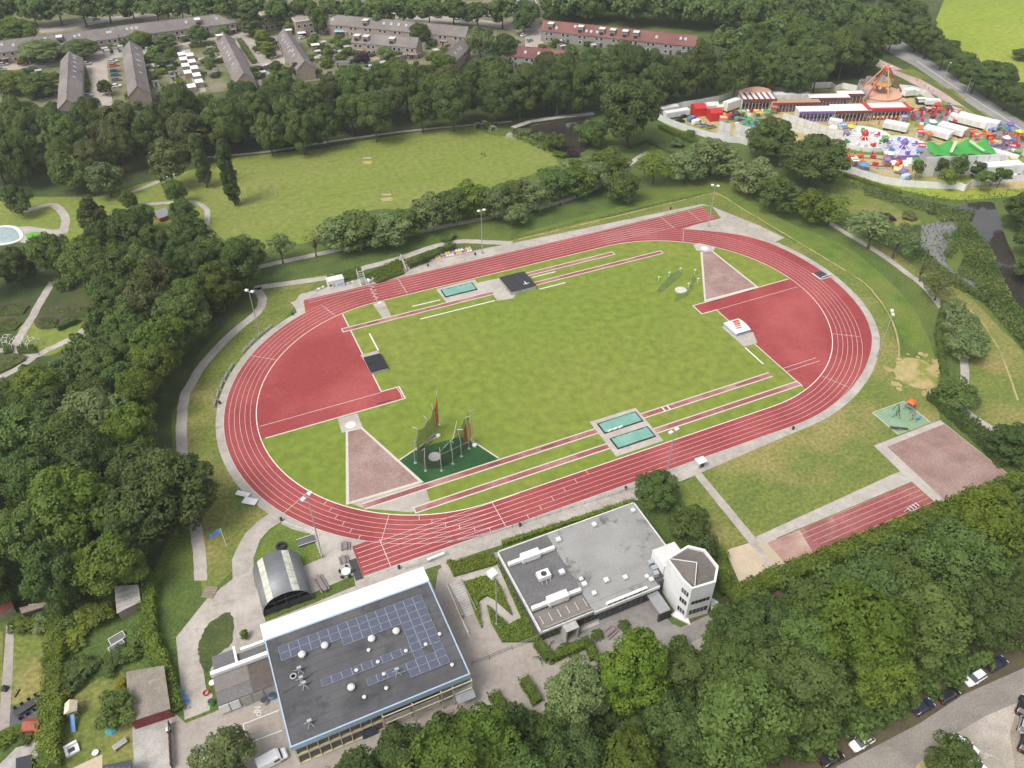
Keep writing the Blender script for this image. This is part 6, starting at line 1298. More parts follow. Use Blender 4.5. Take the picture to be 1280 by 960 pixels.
# goals on the park lawn and rider figures
def goal(px, py, l, rz, s=1.0, m=None):
    x, y = at(px, py); t = thing('goal', l, 'goal', (x, y), rz); m = m or M['wood']
    MB().tube((-1.5*s,0,0),(-1.5*s,0,2*s),.07).tube((1.5*s,0,0),(1.5*s,0,2*s),.07).tube((-1.5*s,0,2*s),(1.5*s,0,2*s),.07).build('goal_frame', m, t)
    MB().box(-1.6*s,1.6*s,.2,1.2,0,.22).tube((-1.5*s,0,2*s),(-1.5*s,1.2,0),.06).tube((1.5*s,0,2*s),(1.5*s,1.2,0),.06).build('goal_base', M['sand'], t)
    return t
goal(459,199,'small goal with worn earth on the far part of the park lawn', R(-20), 1.2); goal(483,245,'small wooden goal on the near part of the park lawn', R(-20), 1.2)
for px, py, l in ((345,244,'thin white goal post pair on the left park lawn'),(308,246,'white corner post on the left park lawn')):
    x, y = at(px, py); t = thing('goal_post', l, 'post', (x, y)); MB().tube((0,0,0),(0,0,2.4),.08).build('post', M['whitep'], t); MB().box(-.2,.2,-.2,.2,0,.1).build('foot', M['steel'], t)
sheet('worn_grass', ats([(454,202),(464,201),(463,205),(455,205)]), 3, M['drygrass'], True)
sheet('worn_grass', ats([(477,248),(490,247),(489,251),(478,251)]), 3, M['drygrass'], True)
# ================================================================ vehicles
def loft(secs):
    """secs: list of (x, halfwidth, z_low, z_high, shoulder) -> closed body"""
    V = []; F = []; n = 8
    for x, hw, z0, z1, sh in secs:
        zm = z0+(z1-z0)*.55
        V += [(x,-hw*.9,z0),(x,-hw,zm),(x,-hw*.96,z0+(z1-z0)*.85),(x,-hw*sh,z1),(x,hw*sh,z1),(x,hw*.96,z0+(z1-z0)*.85),(x,hw,zm),(x,hw*.9,z0)]
    for i in range(len(secs)-1):
        for j in range(n): F.append((i*n+j, i*n+(j+1) % n, (i+1)*n+(j+1) % n, (i+1)*n+j))
    F.append(tuple(range(n))); m = (len(secs)-1)*n; F.append(tuple(range(m+n-1, m-1, -1)))
    return MB().add(V, [tuple(reversed(f)) for f in F])
CARP = {}
def carpaint(c):
    if c not in CARP: CARP[c] = mat('car_paint', c, tuple(x*.93 for x in c), 2, .38, spec=.35, fine=.03)
    return CARP[c]
CW = shared(MB().tube((0,-.11,0),(0,.11,0),.32,n=14), 'tyre', M['rubber']); CR = shared(MB().tube((0,-.115,0),(0,.115,0),.19,n=10), 'rim', M['steel'])
HL = shared(MB().box(-.06,.06,-.2,.2,-.08,.08), 'headlight', M['offwhite']); TL = shared(MB().box(-.05,.05,-.16,.16,-.1,.1), 'tail_light', M['redp'])
def car(x, y, rz, label, col, style='hatch', group=None, name='parked_car', z=0.0):
    t = thing(name, label, 'van' if style == 'van' else 'car', (x, y, z), rz, group); cp = carpaint(col)
    if style == 'van':
        loft([(-2.3,.9,.3,1.85,.86),(-2.2,.95,.25,1.95,.88),(.9,.95,.25,1.95,.88),(1.35,.93,.25,1.7,.84)]).build('body', cp, t)
        loft([(1.3,.94,.25,1.05,.9),(2.2,.88,.28,.95,.86),(2.4,.74,.35,.75,.85)]).build('bonnet', cp, t)
        MB().add([(1.02,-.82,1.88),(1.02,.82,1.88),(1.62,.88,1.08),(1.62,-.88,1.08),(.95,-.8,1.8),(.95,.8,1.8),(1.5,.86,1.0),(1.5,-.86,1.0)], [(3,2,1,0),(4,5,6,7),(0,1,5,4),(1,2,6,5),(2,3,7,6),(3,0,4,7)]).build('windscreen', M['glass'], t)
        for s in (-1,1): MB().box(.2,1.1,s*.955-.012,s*.955+.012,1.1,1.65).build('side_window', M['glass'], t)
        xs = (-1.45, 1.5)
    else:
        est = style == 'estate'
        loft([(-2.15,.72,.42,.75,.9),(-2.05,.84,.26,.98 if est else .92,.88),(-1.3,.89,.22,.98,.9),(.8,.89,.22,.96,.9),(1.75,.85,.24,.82,.84),(2.1,.70,.35,.65,.85)]).build('body', cp, t)
        r0 = -1.75 if est else -1.35
        loft([(-2.0 if est else -1.95,.76,.93,1.0,.86),(r0,.78,.93,1.44,.76),(.15,.78,.93,1.46,.76),(1.0,.78,.93,.99,.86)]).build('cabin_glass', M['glass'], t)
        MB().add([(r0+.05,-.58,1.45),(.1,-.6,1.475),(.1,.6,1.475),(r0+.05,.58,1.45),(r0-.05,-.62,1.40),(.25,-.63,1.42),(.25,.63,1.42),(r0-.05,.62,1.40)], [(0,1,2,3),(4,5,1,0),(5,6,2,1),(6,7,3,2),(7,4,0,3)]).build('roof', cp, t)
        for s in (-1,1): MB().add([(-.55,s*.775,.95),(-.42,s*.775,.95),(-.42,s*.61,1.45),(-.55,s*.61,1.45),(-.55,s*.8,.95),(-.42,s*.8,.95),(-.42,s*.63,1.46),(-.55,s*.63,1.46)], [(0,1,2,3),(7,6,5,4),(4,5,1,0),(6,7,3,2),(0,3,7,4),(1,5,6,2)]).build('door_pillar', cp, t)
        for s in (-1,1): MB().box(.62,.8,s*.97-.09,s*.97+.09,.92,1.05).build('mirror', cp, t)
        xs = (-1.3, 1.32)
    for xx in xs:
        for s in (-.82,.82): w_ = inst('wheel', CW, t, (xx, s, .32)); inst('rim', CR, w_)
    e = 2.36 if style == 'van' else 2.02
    for s in (-.58,.58): inst('headlight', HL, t, (e, s, .66)); inst('tail_light', TL, t, (-2.12 if style != 'van' else -2.3, s, .8))
    return t
ROADD = atan2(at(1203,869)[1]-at(1100,930)[1], at(1203,869)[0]-at(1100,930)[0])
WHT, BLK, SIL, DBL = (.78,.78,.77), (.015,.015,.017), (.36,.37,.39), (.02,.03,.06)
for px, py, c, st_, l, f in ((1076,930,WHT,'hatch','white car with dark sunroof parked at the road edge nearest the bottom',pi),(1184,871,BLK,'estate','black car parked at the road edge between dark blue and white cars',0),(1217,850,WHT,'estate','white estate car parked at the upper part of the road',pi),(1244,832,DBL,'estate','dark car half under the trees at the upper end of the road',0),(1152,886,DBL,'hatch','dark blue car half hidden under the bright tree',0),(1038,950,BLK,'hatch','black car under the trees at the bottom edge',0)):
    x, y = at(px, py); car(x, y, ROADD+f, l, c, st_, 'cars parked along the wood edge road')
for px, py, c, l in ((1275,886,BLK,'dark car with light bonnet at the right edge of the gravel lot, topmost of three'),(1277,909,SIL,'silver car at the right edge of the gravel lot, middle of three'),(1278,932,BLK,'dark car at the right edge of the gravel lot, lowest of three')):
    x, y = at(px, py); car(x+.5, y, ROADD+.45, l, c, 'hatch', 'cars parked on the gravel lot')
for px, py, l in ((1204,934,'white car behind the small verge tree, upper one'),(1216,958,'white car behind the small verge tree, lower one')):
    x, y = at(px, py); car(x, y, ROADD-1.2, l, WHT, 'hatch', 'cars parked on the gravel lot')
x, y = at(341,952); car(x, y, .12, 'white van parked by the front left corner of the sports hall', WHT, 'van', None, 'parked_van')
EC = (((109,81),SIL,0),((110,121),SIL,0),((142,78),(.6,.6,.6),0),((143,83),(.5,.12,.05),0),((144,90),(.05,.09,.14),0),((145,95),(.06,.12,.16),0),((146,101),(.12,.16,.2),0),((146,109),WHT,0),((343,72),WHT,.3),((378,48),WHT,.5),((5,82),SIL,.2),((120,25),SIL,.3),((476,17),BLK,-.7),((495,18),WHT,-.7),((608,21),SIL,-.7),((655,45),WHT,.5),((662,52),SIL,.5),((184,62),WHT,1.5),((28,80),BLK,.2),((64,76),SIL,.2),((84,73),WHT,.2),((216,56),BLK,.2),((322,66),SIL,-1.3),((330,88),BLK,-1.3),((548,22),SIL,-.5),((575,25),WHT,-.5))
EL = ['silver car in front of the far left gable terrace','grey car at the near end of the far left gable terrace','pale car topmost of the row beside the brick street','orange car second in the row beside the brick street','dark teal car third in the row beside the brick street','teal car fourth in the row beside the brick street','grey blue car fifth in the row beside the brick street','white car lowest in the row beside the brick street','white car below the upright tree in the brick square','white car in the yard of the flat roofed block','silver car at the left picture edge of the estate','silver car on the far street behind the long terrace','dark car on the far street above the grey terrace','white car next to the dark one on the far street','silver car under the far street trees','white car on the street beside the red roofs, upper','silver car on the street beside the red roofs, lower','white car before the long terrace end by the hedges','black car before the left part of the long terrace','silver car before the long terrace, left of the pale tree','white car right of the silver one before the long terrace','black car before the long terrace near the garages','silver car in the brick square, upper','black car in the brick square, lower','silver car under the far trees above the grey terrace end','white car under the far trees right of the grey terrace']
for ((px, py), c, rz), l in zip(EC, EL):
    x, y = at(px, py); car(x, y, rz, l, c, rng.choice(('hatch','estate')), 'cars of the housing estate')
# ================================================================ people (one continuous skinned body each, meshes shared)
CLOTH = [plain('clothing', c, .8) for c in ((.05,.06,.10),(.45,.08,.07),(.5,.5,.48),(.07,.16,.35),(.03,.03,.03),(.35,.28,.2))]
SKIN = plain('skin_tone', (.45,.27,.19), .6); HAIR = plain('hair', (.05,.03,.02), .7)
def ring_body():
    """one continuous body: rings welded from the feet up through legs, torso, neck and head, arms grown from the shoulder rings"""
    bm = __import__('bmesh').new(); n = 8
    def ring(cx, cy, z, rx, ry): return [bm.verts.new((cx+rx*cos(2*pi*k/n), cy+ry*sin(2*pi*k/n), z)) for k in range(n)]
    def join(a, b):
        for k in range(n): bm.faces.new((a[k], a[(k+1) % n], b[(k+1) % n], b[k]))
    legs = []
    for s, st in ((-1, .1), (1, -.08)):
        rs_ = [ring(s*.1, st+.06, .0, .05, .12), ring(s*.1, st, .09, .045, .055), ring(s*.1, st*.6, .3, .06, .065), ring(s*.1, st*.4, .5, .065, .07), ring(s*.1, 0, .8, .09, .1)]
        bm.faces.new(list(reversed(rs_[0])))
        for a, b in zip(rs_, rs_[1:]): join(a, b)
        legs.append(rs_[-1])
    hip = ring(0, 0, .92, .18, .125)
    # weld both thigh tops into the hip ring
    for leg, s in zip(legs, (-1, 1)):
        for k in range(n):
            a, b = leg[k], leg[(k+1) % n]
            ia = min(range(n), key=lambda q: (hip[q].co-a.co).length); ib = min(range(n), key=lambda q: (hip[q].co-b.co).length)
            vs = [a, b, hip[ib]] if ia == ib else [a, b, hip[ib], hip[ia]]
            try: bm.faces.new(vs)
            except ValueError: pass
    up = [hip, ring(0,0,1.1,.15,.11), ring(0,0,1.3,.19,.12), ring(0,0,1.42,.2,.11), ring(0,0,1.49,.065,.065), ring(0,.01,1.54,.06,.065), ring(0,.02,1.6,.085,.1), ring(0,.02,1.68,.09,.105), ring(0,.01,1.75,.06,.07)]
    for a, b in zip(up, up[1:]): join(a, b)
    bm.faces.new(up[-1])
    for s, k0 in ((1, 0), (-1, n//2)):
        prev = [up[3][(k0-1) % n], up[3][k0], up[3][(k0+1) % n], up[2][(k0+1) % n], up[2][k0], up[2][(k0-1) % n]]
        for (x, y, z, r) in ((.26,0,1.3,.05),(.28,-.02,1.1,.042),(.29,.08,.9,.032),(.29,.12,.82,.035)):
            cur = [bm.verts.new((s*x+r*cos(2*pi*j/6), y+r*sin(2*pi*j/6), z)) for j in range(6)]
            for j in range(6):
                try: bm.faces.new((prev[j], prev[(j+1) % 6], cur[(j+1) % 6], cur[j]))
                except ValueError: pass
            prev = cur
        bm.faces.new(prev)
    me = bpy.data.meshes.new('body'); bm.normal_update(); bm.to_mesh(me); bm.free()
    me.polygons.foreach_set('use_smooth', [True]*len(me.polygons)); return me
PM = ring_body(); PM.materials.append(SKIN)
TOPM = MB().lathe([(.175,.98),(.165,1.1),(.205,1.3),(.215,1.41),(.08,1.48)], 10); TOPV = TOPM.mesh('shirt', CLOTH[0]); 
for v in TOPV.vertices: v.co.y *= .68
TROU = MB()
for s, st in ((-1,.1),(1,-.08)): TROU.tube((s*.1,st,.1),(s*.1,st*.4,.5),.062,.075,8).tube((s*.1,st*.4,.5),(s*.1,0,.93),.075,.105,8)
TROU.lathe([(.19,.86),(.185,1.0)], 10); TROUM = TROU.mesh('trousers', CLOTH[4])
HAIRM = MB().lathe([(.1,1.66),(.098,1.74),(.05,1.785)], 10).mesh('hair', HAIR)
NPER = [0]
def person(x, y, label, ctop, cleg, rz=0.0, group=None, z=0.0):
    t = thing('person', label, 'person', (x, y, z), rz, group)
    inst('body', PM, t); paint(inst('shirt', TOPV, t), CLOTH[ctop]); paint(inst('trousers', TROUM, t), CLOTH[cleg]); inst('hair', HAIRM, t); return t
person(*at(602,194), 'person in white shirt standing on the far right of the park lawn', 2, 4, .5)
person(*at(606,196), 'person in dark clothes beside the white shirted one on the park lawn', 0, 4, 2)
# ================================================================ fairground
FY = R(-22)     # the fair's rows lie roughly square to the view
def fpos(px, py): return at(px, py)
# perimeter of white hoarding panels
pw = MB().box(-1,1,-.05,.05,.1,2.6).mesh('panel', M['whitep']); pf = MB().box(.96,1.04,-.08,.08,0,2.7).mesh('panel_post', M['steel'])
def hoarding(pts, label, h=1.0):
    P = ats(pts); t = thing('hoarding', label, 'fence', (*P[0], 0), 0)
    for a, b in zip(P, P[1:]):
        l = math.dist(a, b); n = max(1, round(l/4.2)); rz = atan2(b[1]-a[1], b[0]-a[0])
        for i in range(n):
            s = (i+.5)/n; o = inst('panel', pw, t, (a[0]+(b[0]-a[0])*s-P[0][0], a[1]+(b[1]-a[1])*s-P[0][1], 0), rz, (l/n/2*.985, 1, h)); inst('panel_post', pf, o, None, 0, (2/(l/n), 1, 1))
    return t
hoarding([(822,150),(840,158),(862,166),(885,173),(905,178),(935,180)], 'white hoarding along the near left edge of the fairground')
hoarding([(1052,214),(1075,221),(1100,229),(1130,234),(1165,236),(1198,237),(1205,240),(1212,233),(1245,230),(1282,226)], 'white hoarding along the near edge of the fairground behind young trees')
hoarding([(822,148),(836,140),(852,135),(872,132),(898,127),(926,119)], 'white hoarding along the far left edge of the fairground')
hoarding([(984,119),(1000,113),(1020,110),(1038,110),(1043,115),(1052,111),(1078,116)], 'curved white hoarding on the grass behind the stalls')
hoarding([(1122,113),(1140,115),(1155,120),(1166,130)], 'white hoarding behind the star shaped ride')
hoarding([(1186,140),(1200,145),(1222,158),(1236,167)], 'white hoarding between fairground and the grass strip at the road')
def bigwall(pts, h, label, cols):
    P = ats(pts); t = thing('ride_back_wall', label, 'wall', (*P[0], 0)); a, b = P[0], P[1]; l = math.dist(a, b); rz = atan2(b[1]-a[1], b[0]-a[0])
    for i in range(cols):
        for j in range(2):
            q0 = ((a[0]+(b[0]-a[0])*(i+.5)/cols)-P[0][0], (a[1]+(b[1]-a[1])*(i+.5)/cols)-P[0][1])
            MB().obox((*q0, h/2*j+.05), l/cols*.97, .3, h/2*.96, rz).build('wall_panel', M['offwhite'], t)
        MB().obox((q0[0], q0[1]+.6, 0), .12, .12, h, rz).build('brace', M['steel'], t)
    return t
bigwall([(896,172),(911,176)], 6.5, 'tall pale grey ride back wall by the near left hoarding, left slab', 2)
bigwall([(916,176),(934,182)], 7.0, 'tall pale grey ride back wall by the near left hoarding, right slab', 2)
bigwall([(976,158),(1050,182)], 5.5, 'long pale grey back wall behind the two dark trees', 8)
# generic stall: roof, counter, back wall, awning, posts
def stall(px, py, l, wd, h, label, roofc, frontc, rz=FY, stripes=None, cat='fair stall', name='fair_stall'):
    x, y = at(px, py); t = thing(name, label, cat, (x, y), rz)
    MB().box(-l/2,l/2,-wd/2,wd/2,h,h+.25).build('roof', roofc, t)
    MB().box(-l/2+.2,l/2-.2,wd/2-.4,wd/2-.2,0,h).box(-l/2+.1,-l/2+.3,-wd/2+.8,wd/2-.2,0,h).box(l/2-.3,l/2-.1,-wd/2+.8,wd/2-.2,0,h).build('back_wall', M['offwhite'], t)
    MB().box(-l/2+.3,l/2-.3,-wd/2+.6,-wd/2+1.1,.0,1.1).build('counter', frontc, t)
    MB().box(-l/2,l/2,-wd/2-.12,-wd/2,h-.55,h+.45).build('front_board', frontc, t)
    k = max(3, int(l/1.4))
    for i in range(k): 
        c = (CLOTH[1], M['yellow'], M['blue'], M['whitep'], M['orange'], M['purple'])[(i*5+int(px)) % 6]
        MB().box(-l/2+.5+i*(l-1)/k,-l/2+.5+(i+.7)*(l-1)/k,wd/2-.7,wd/2-.45,1.2,h-.7).build('prize_shelf', c, t)
    for i in range(k+1): MB().box(-l/2+i*l/k-.06,-l/2+i*l/k+.06,-wd/2,-wd/2+.12,0,h).build('post', M['whitep'], t)
    if stripes:
        for i in range(stripes): MB().box(-l/2+l*(i+.15)/stripes,-l/2+l*(i+.75)/stripes,-wd/2+.2,wd/2-.2,h+.26,h+.36).build('roof_stripe', M['whitep'], t)
    return t
BRN = plain('maroon_board', (.20,.05,.045), .7); PNK = plain('peach_arch', (.62,.36,.26), .7)
t = stall(944,134,14,8,4.5,'striped attraction with peach arched crown and maroon sides at the fair left end',BRN,BRN,FY,6)
a_ = MB(); P = [(-7*cos(pi*k/12), 2.4*sin(pi*k/12)+4.7) for k in range(13)]
a_.add([(x,3.6,z) for x,z in P]+[(x,3.9,z) for x,z in P]+[(-7,3.6,4.6),(7,3.6,4.6),(-7,3.9,4.6),(7,3.9,4.6)], [(i,i+1,14+i,13+i) for i in range(12)]); a_.add([(x,3.6,z) for x,z in P], [tuple(range(12,-1,-1))]); a_.build('arched_crown', PNK, t)
for i in range(9): MB().obox((-6+1.5*i,-5.0,0),.9,1.4,.9).build('fair_car', M['whitep'] if i % 2 else BRN, t)
def trailer(px, py, l, wd, h, label, col, rz=FY, cab=None, name='fair_trailer'):
    x, y = at(px, py); t = thing(name, label, 'truck' if cab else 'trailer', (x, y), rz)
    MB().box(-l/2,l/2,-wd/2,wd/2,.9,h).build('box_body', col, t); MB().box(-l/2+.05,l/2-.05,-wd/2+.05,wd/2-.05,h,h+.08).build('roof', M['whitep'], t)
    for i in range(max(2, int(l/3))): MB().box(-l/2+.3+i*3,-l/2+2.9+i*3 if -l/2+2.9+i*3 < l/2 else l/2-.1,-wd/2-.03,-wd/2,1.2,h-.3).build('side_panel', M['offwhite'], t)
    for xx in (-l/2+1, -l/2+2, l/2-1.2):
        for s in (-wd/2+.15, wd/2-.15): inst('wheel', CW, t, (xx, s, .45), 0, 1.4)
    if cab: MB().box(l/2+.1,l/2+2,-wd/2+.1,wd/2-.1,.7,2.7).build('cab', cab, t); MB().box(l/2+1.98,l/2+2.04,-wd/2+.25,wd/2-.25,1.6,2.5).build('windscreen', M['glass'], t)
    return t
trailer(986,128,15,3.2,4.0,'long white trailer behind the stalls beside the arched attraction',M['whitep'])
trailer(976,119,9,3,3.8,'shorter white trailer behind the long one at the far fence',M['whitep'])
stall(992,138,20,4,3.6,'long brown stall with tan edged roof in the far row',mat('tan_roof_edge',(.42,.28,.17)),BRN)
stall(1033,132,17,5,3.8,'white roofed stall with raised white sign in the far row',M['whitep'],BRN)
stall(1060,127,11,4,3.6,'white roofed maroon stall at the right of the far row',M['whitep'],BRN)
stall(1017,149,15,6,4.0,'white roofed booth with purple front in the near row',M['whitep'],M['purple'])
stall(1060,148,15,7.5,4.2,'white roofed pavilion with crowded red counter, middle of the near row',M['whitep'],BRN)
rp = stall(1104,146,18,7.5,4.4,'bright red pavilion with white roof panel, right end of the near row',M['redp'],M['redp'])
MB().box(-7.2,7.2,-2.2,2.6,4.66,4.85).build('roof_panel', M['whitep'], rp)
for i in range(9): MB().box(-8+1.8*i,-7.2+1.8*i,-3.9,-3.78,1.2,2.0).build('lit_letter_block', M['whitep'] if i % 2 else M['yellow'], rp)
trailer(1043,158,5,2.6,2.8,'small white trailer on the sandy lane before the near row',M['whitep'],FY-.5)
trailer(1134,121,5,2.6,3.4,'white truck behind the star shaped ride',M['whitep'],FY+.2,M['whitep'])
trailer(1164,132,6,2.6,2.6,'white box trailer at the fair exit to the road',M['whitep'],FY-.1)
trailer(1150,130,4,2.4,2.4,'dark generator trailer next to the white box at the exit',M['dark'],FY)
# star ride
SRR = plain('faded_red_paint', (.36,.06,.06)); SRY = plain('faded_amber_paint', (.52,.30,.10)); x, y = at(1099,117); sr = thing('star_ride', 'tall ride with red and yellow legs meeting at a star shaped top', 'fair ride', (x, y), .2)
for k in range(6):
    a = pi*k/3+.2; MB().tube((12.5*cos(a),7.5*sin(a),0),(1.0*cos(a),1.0*sin(a),11.0),.34,.26,8).build('leg', SRR if k % 2 else SRY, sr)
for k in range(8):
    a = pi*k/4; MB().tube((0,0,11.1),(2.6*cos(a),2.6*sin(a),11.8),.2,.08,6).build('star_arm', M['whitep'] if k % 2 else M['orange'], sr)
MB().lathe([(1.2,10.6),(1.3,11.2),(.5,11.7)], 14).build('hub', M['orange'], sr)
MB().lathe([(.25,4.5),(.25,11)], 10).build('pendulum_arm', M['steel'], sr)
MB().lathe([(3.2,3.6),(3.6,4.0),(3.6,4.4),(.5,4.7)], 18).build('gondola', SRY, sr)
for k in range(14): a = 2*pi*k/14; MB().obox((3.4*cos(a),3.4*sin(a),3.1),.7,.6,.9,a).build('seat', M['redp'] if k % 2 else M['whitep'], sr)
for k in range(14): a = pi*(k/13)+.15; MB().obox((10*cos(a),7.5*sin(a)+1,0),2.1,.25,3.6+(k % 3)*.5,a+pi/2).build('backdrop_panel', mat('greyish_backdrop', (.42,.40,.40), (.32,.28,.27), .8, .8) if k == 0 else bpy.data.materials['greyish_backdrop'], sr)
MB().lathe([(9.2,.2),(9.2,.7),(8.6,.75)], 28).build('platform', PNK, sr)
# round rides
def roundride(px, py, r, label, deckc, cols, n, tall=False):
    x, y = at(px, py); t = thing('round_ride', label, 'fair ride', (x, y))
    MB().lathe([(r,0),(r,.6),(r-.5,.62)], 32).build('platform', deckc, t)
    MB().lathe([(r,.6),(r+.05,1.7),(r-.12,1.7),(r-.2,.6)], 32).build('rim_fence', M['whitep'], t)
    MB().lathe([(1.3,.6),(1.2,3.4),(.4,4.4)], 14).build('centre_tower', cols[0], t)
    for k in range(n):
        a = 2*pi*k/n; rr = r*(.62+.16*(k % 2)); ar = MB().tube((1*cos(a),1*sin(a),2.2),(rr*cos(a),rr*sin(a),1.7),.14,.12,6); ar.build('sweep_arm', M['whitep'], t)
        MB().obox((rr*cos(a),rr*sin(a),.9),1.9,1.2,.5,a).obox((rr*cos(a)+.7*cos(a),rr*sin(a)+.7*sin(a),1.4),.25,1.2,.8,a).build('car', cols[k % len(cols)], t)
    return t
roundride(1079,176,10.5,'big round ride with white rim and colourful cars in the fair centre',M['offwhite'],[M['redp'],M['whitep'],M['greenp'],M['whitep'],CLOTH[2]],14)
roundride(1128,187,9.0,'round ride with pale purple and white deck left of the green slide',plain('lilac_deck',(.55,.52,.66),.6),[M['purple'],M['whitep'],M['blue'],M['whitep']],12)
for i, (px, py, l) in enumerate(((1135,203,'white lilac ramp board before the lilac ride'),(1120,206,'pale ramp board before the lilac ride'))):
    x, y = at(px, py); t = thing('ride_ramp', l, 'ramp', (x, y), FY); MB().add([(-4,-1.5,.1),(4,-1.5,.1),(4,1.5,1.2),(-4,1.5,1.2),(-4,1.5,0),(4,1.5,0)], [(0,1,2,3),(3,2,5,4),(0,3,4),(1,5,2)]).build('board', M['whitep'], t); MB().wallstrip([(-4,1.5),(4,1.5)], .1, 1.2, 2).build('rail', M['purple'], t)
# small rail coaster of orange cars
x, y = at(1092,203); oc = thing('train_ride', 'orange and red train ride on an oval track near the front hoarding', 'fair ride', (x, y), FY-.25)
MB().ribbon([(9*cos(2*pi*k/28),3.2*sin(2*pi*k/28)) for k in range(28)], .8, .5, True).build('rail_track', M['steel'], oc)
for k in range(12):
    a = 2*pi*k/12; MB().obox((9*cos(a),3.2*sin(a),.55),1.9,1.1,.9,a+pi/2).build('car', M['orange'] if k % 3 else M['redp'], oc)
for k in range(6): a = 2*pi*k/6; MB().tube((9*cos(a),3.2*sin(a),0),(9*cos(a),3.2*sin(a),3.0),.12).build('post', M['orange'], oc)
MB().box(-11,11,-5.2,-4.6,0,.25).build('deck', M['steel'], oc)
sheet('fair_deck', ats([(1055,204),(1072,203),(1100,217),(1060,212)]), 4, M['asphalt'])
# green slide with big white wall
x, y = at(1192,214); gs = thing('giant_slide', 'wide attraction with wavy bright green top behind a high pale wall', 'fair ride', (x, y), FY+.05)
for i in range(6): MB().box(-14+4.6*i,-9.5+4.6*i,-3.2,-2.9,0,7.2).build('wall_panel', M['offwhite'], gs)
for i in range(7): MB().tube((-14+4.6*i,-3.4,0),(-14+4.6*i,-3.3,7.0),.1).build('wall_brace', M['steel'], gs)
V = []; nn = 24
for i in range(nn+1):
    xx = -11.5+23*i/nn
    for j in range(6): V.append((xx, -2.8+1.5*j, 7.4+1.4*(j/5)+ .8*sin(i*.9)*(j/5)+.35*sin(j*2+i)))
MB().add(V, [(i*6+j, i*6+6+j, i*6+7+j, i*6+j+1) for i in range(nn) for j in range(5)]).build('green_top', M['greenp'], gs, True)
for s, x0 in ((1,-6),(-1,7)): MB().add([(x0,-2.5,8.4),(x0+s*3.5,2,10.2),(x0+s*4.4,1.6,10.2),(x0+s*.9,-2.9,8.4),(x0,-2.5,8.7),(x0+s*3.5,2,10.5),(x0+s*4.4,1.6,10.5),(x0+s*.9,-2.9,8.7)], [(4,5,6,7),(3,2,1,0),(0,1,5,4),(2,3,7,6)]).build('pale_beam', mat('pale_green_beam', (.45,.62,.35)), gs)
MB().box(-11,11,-2.8,4.5,0,7.2).build('ride_house', M['steel'], gs)
trailer(1243,220,17,4,4.6,'large white trailer with grey roof right of the green topped slide',M['whitep'],FY+.1)
trailer(1170,171,10,4.5,3.0,'white roofed hall trailer behind the green topped slide, left one',M['whitep'],FY-.8)
trailer(1188,167,10,5,3.0,'white roofed hall trailer behind the green topped slide, right one',M['whitep'],FY-.8)
trailer(1118,163,9,4,3.0,'white covered trailer between the two round rides and the red pavilion',M['whitep'],FY-.6)
trailer(1208,157,14,3,3.2,'long white trailer by the hoarding on the road side, inner one',M['whitep'],FY-.75)
trailer(1220,158,15,4,3.6,'long white roofed stall trailer by the hoarding on the road side',M['whitep'],FY-.75)
trailer(1247,200,12,3,3.2,'white trailer beside the colourful ride at the right edge',M['whitep'],FY-.8)
# spinner in the centre and other colourful rides
def spinner(px, py, r, n, label, cols, h=5.0):
    x, y = at(px, py); t = thing('spinning_ride', label, 'fair ride', (x, y), rng.uniform(0,1))
    MB().lathe([(r*.8,0),(r*.8,.5),(.5,.55)], 22).build('platform', M['steel'], t); MB().lathe([(.5,.5),(.35,h)], 10).build('mast', cols[0], t); MB().lathe([(1.2,h-.3),(1.5,h),(.2,h+.9)], 12).build('crown', cols[-1], t)
    for k in range(n):
        a = 2*pi*k/n; MB().tube((.4*cos(a),.4*sin(a),h-.3),(r*cos(a),r*sin(a),1.8+.8*(k % 2)),.12).build('arm', cols[0], t)
        MB().obox((r*cos(a),r*sin(a),1.1+.8*(k % 2)),1.4,1.1,.8,a).build('gondola', cols[k % len(cols)], t)
    return t
spinner(1165,152,8,10,'grey armed spinning ride with red gondolas near the fair centre',[CLOTH[1],M['steel'],M['dark'],M['redp']],7)
spinner(1150,148,5,8,'small octopus ride with dark red gondolas left of the grey spinner',[M['redp'],M['dark']],4)
spinner(1182,146,5.5,8,'spinning ride with red and dark gondolas by the far hoarding',[M['redp'],M['greenp'],M['dark']],4)
spinner(1163,163,4,8,'turquoise small carousel between white halls and round rides',[plain('turquoise',(.10,.42,.38),.5),M['whitep']],3.5)
spinner(1232,178,5,8,'red topped small ride at the right end of the road side stalls',[M['redp'],M['orange']],3.5)
spinner(1256,172,6,10,'colourful ride with blue crown at the right edge of the fair',[M['blue'],M['redp'],M['purple']],5.5)
spinner(1268,180,5,8,'orange red ride in front of the blue crowned one',[M['orange'],M['redp'],M['yellow']],5)
spinner(1252,188,5,8,'purple red ride beside the white trailer at the right edge',[M['purple'],M['redp'],M['whitep']],5)
spinner(1222,190,3.5,6,'small yellow ride right of the green slide',[M['yellow'],M['orange']],4)
spinner(935,157,5,9,'teal children carousel beside the tall pale back walls',[plain('teal_paint',(.07,.36,.34),.5),M['whitep'],M['greenp']],2.6)
spinner(919,150,2.6,6,'small dark red carousel left of the teal one',[M['redp'],M['dark']],3)
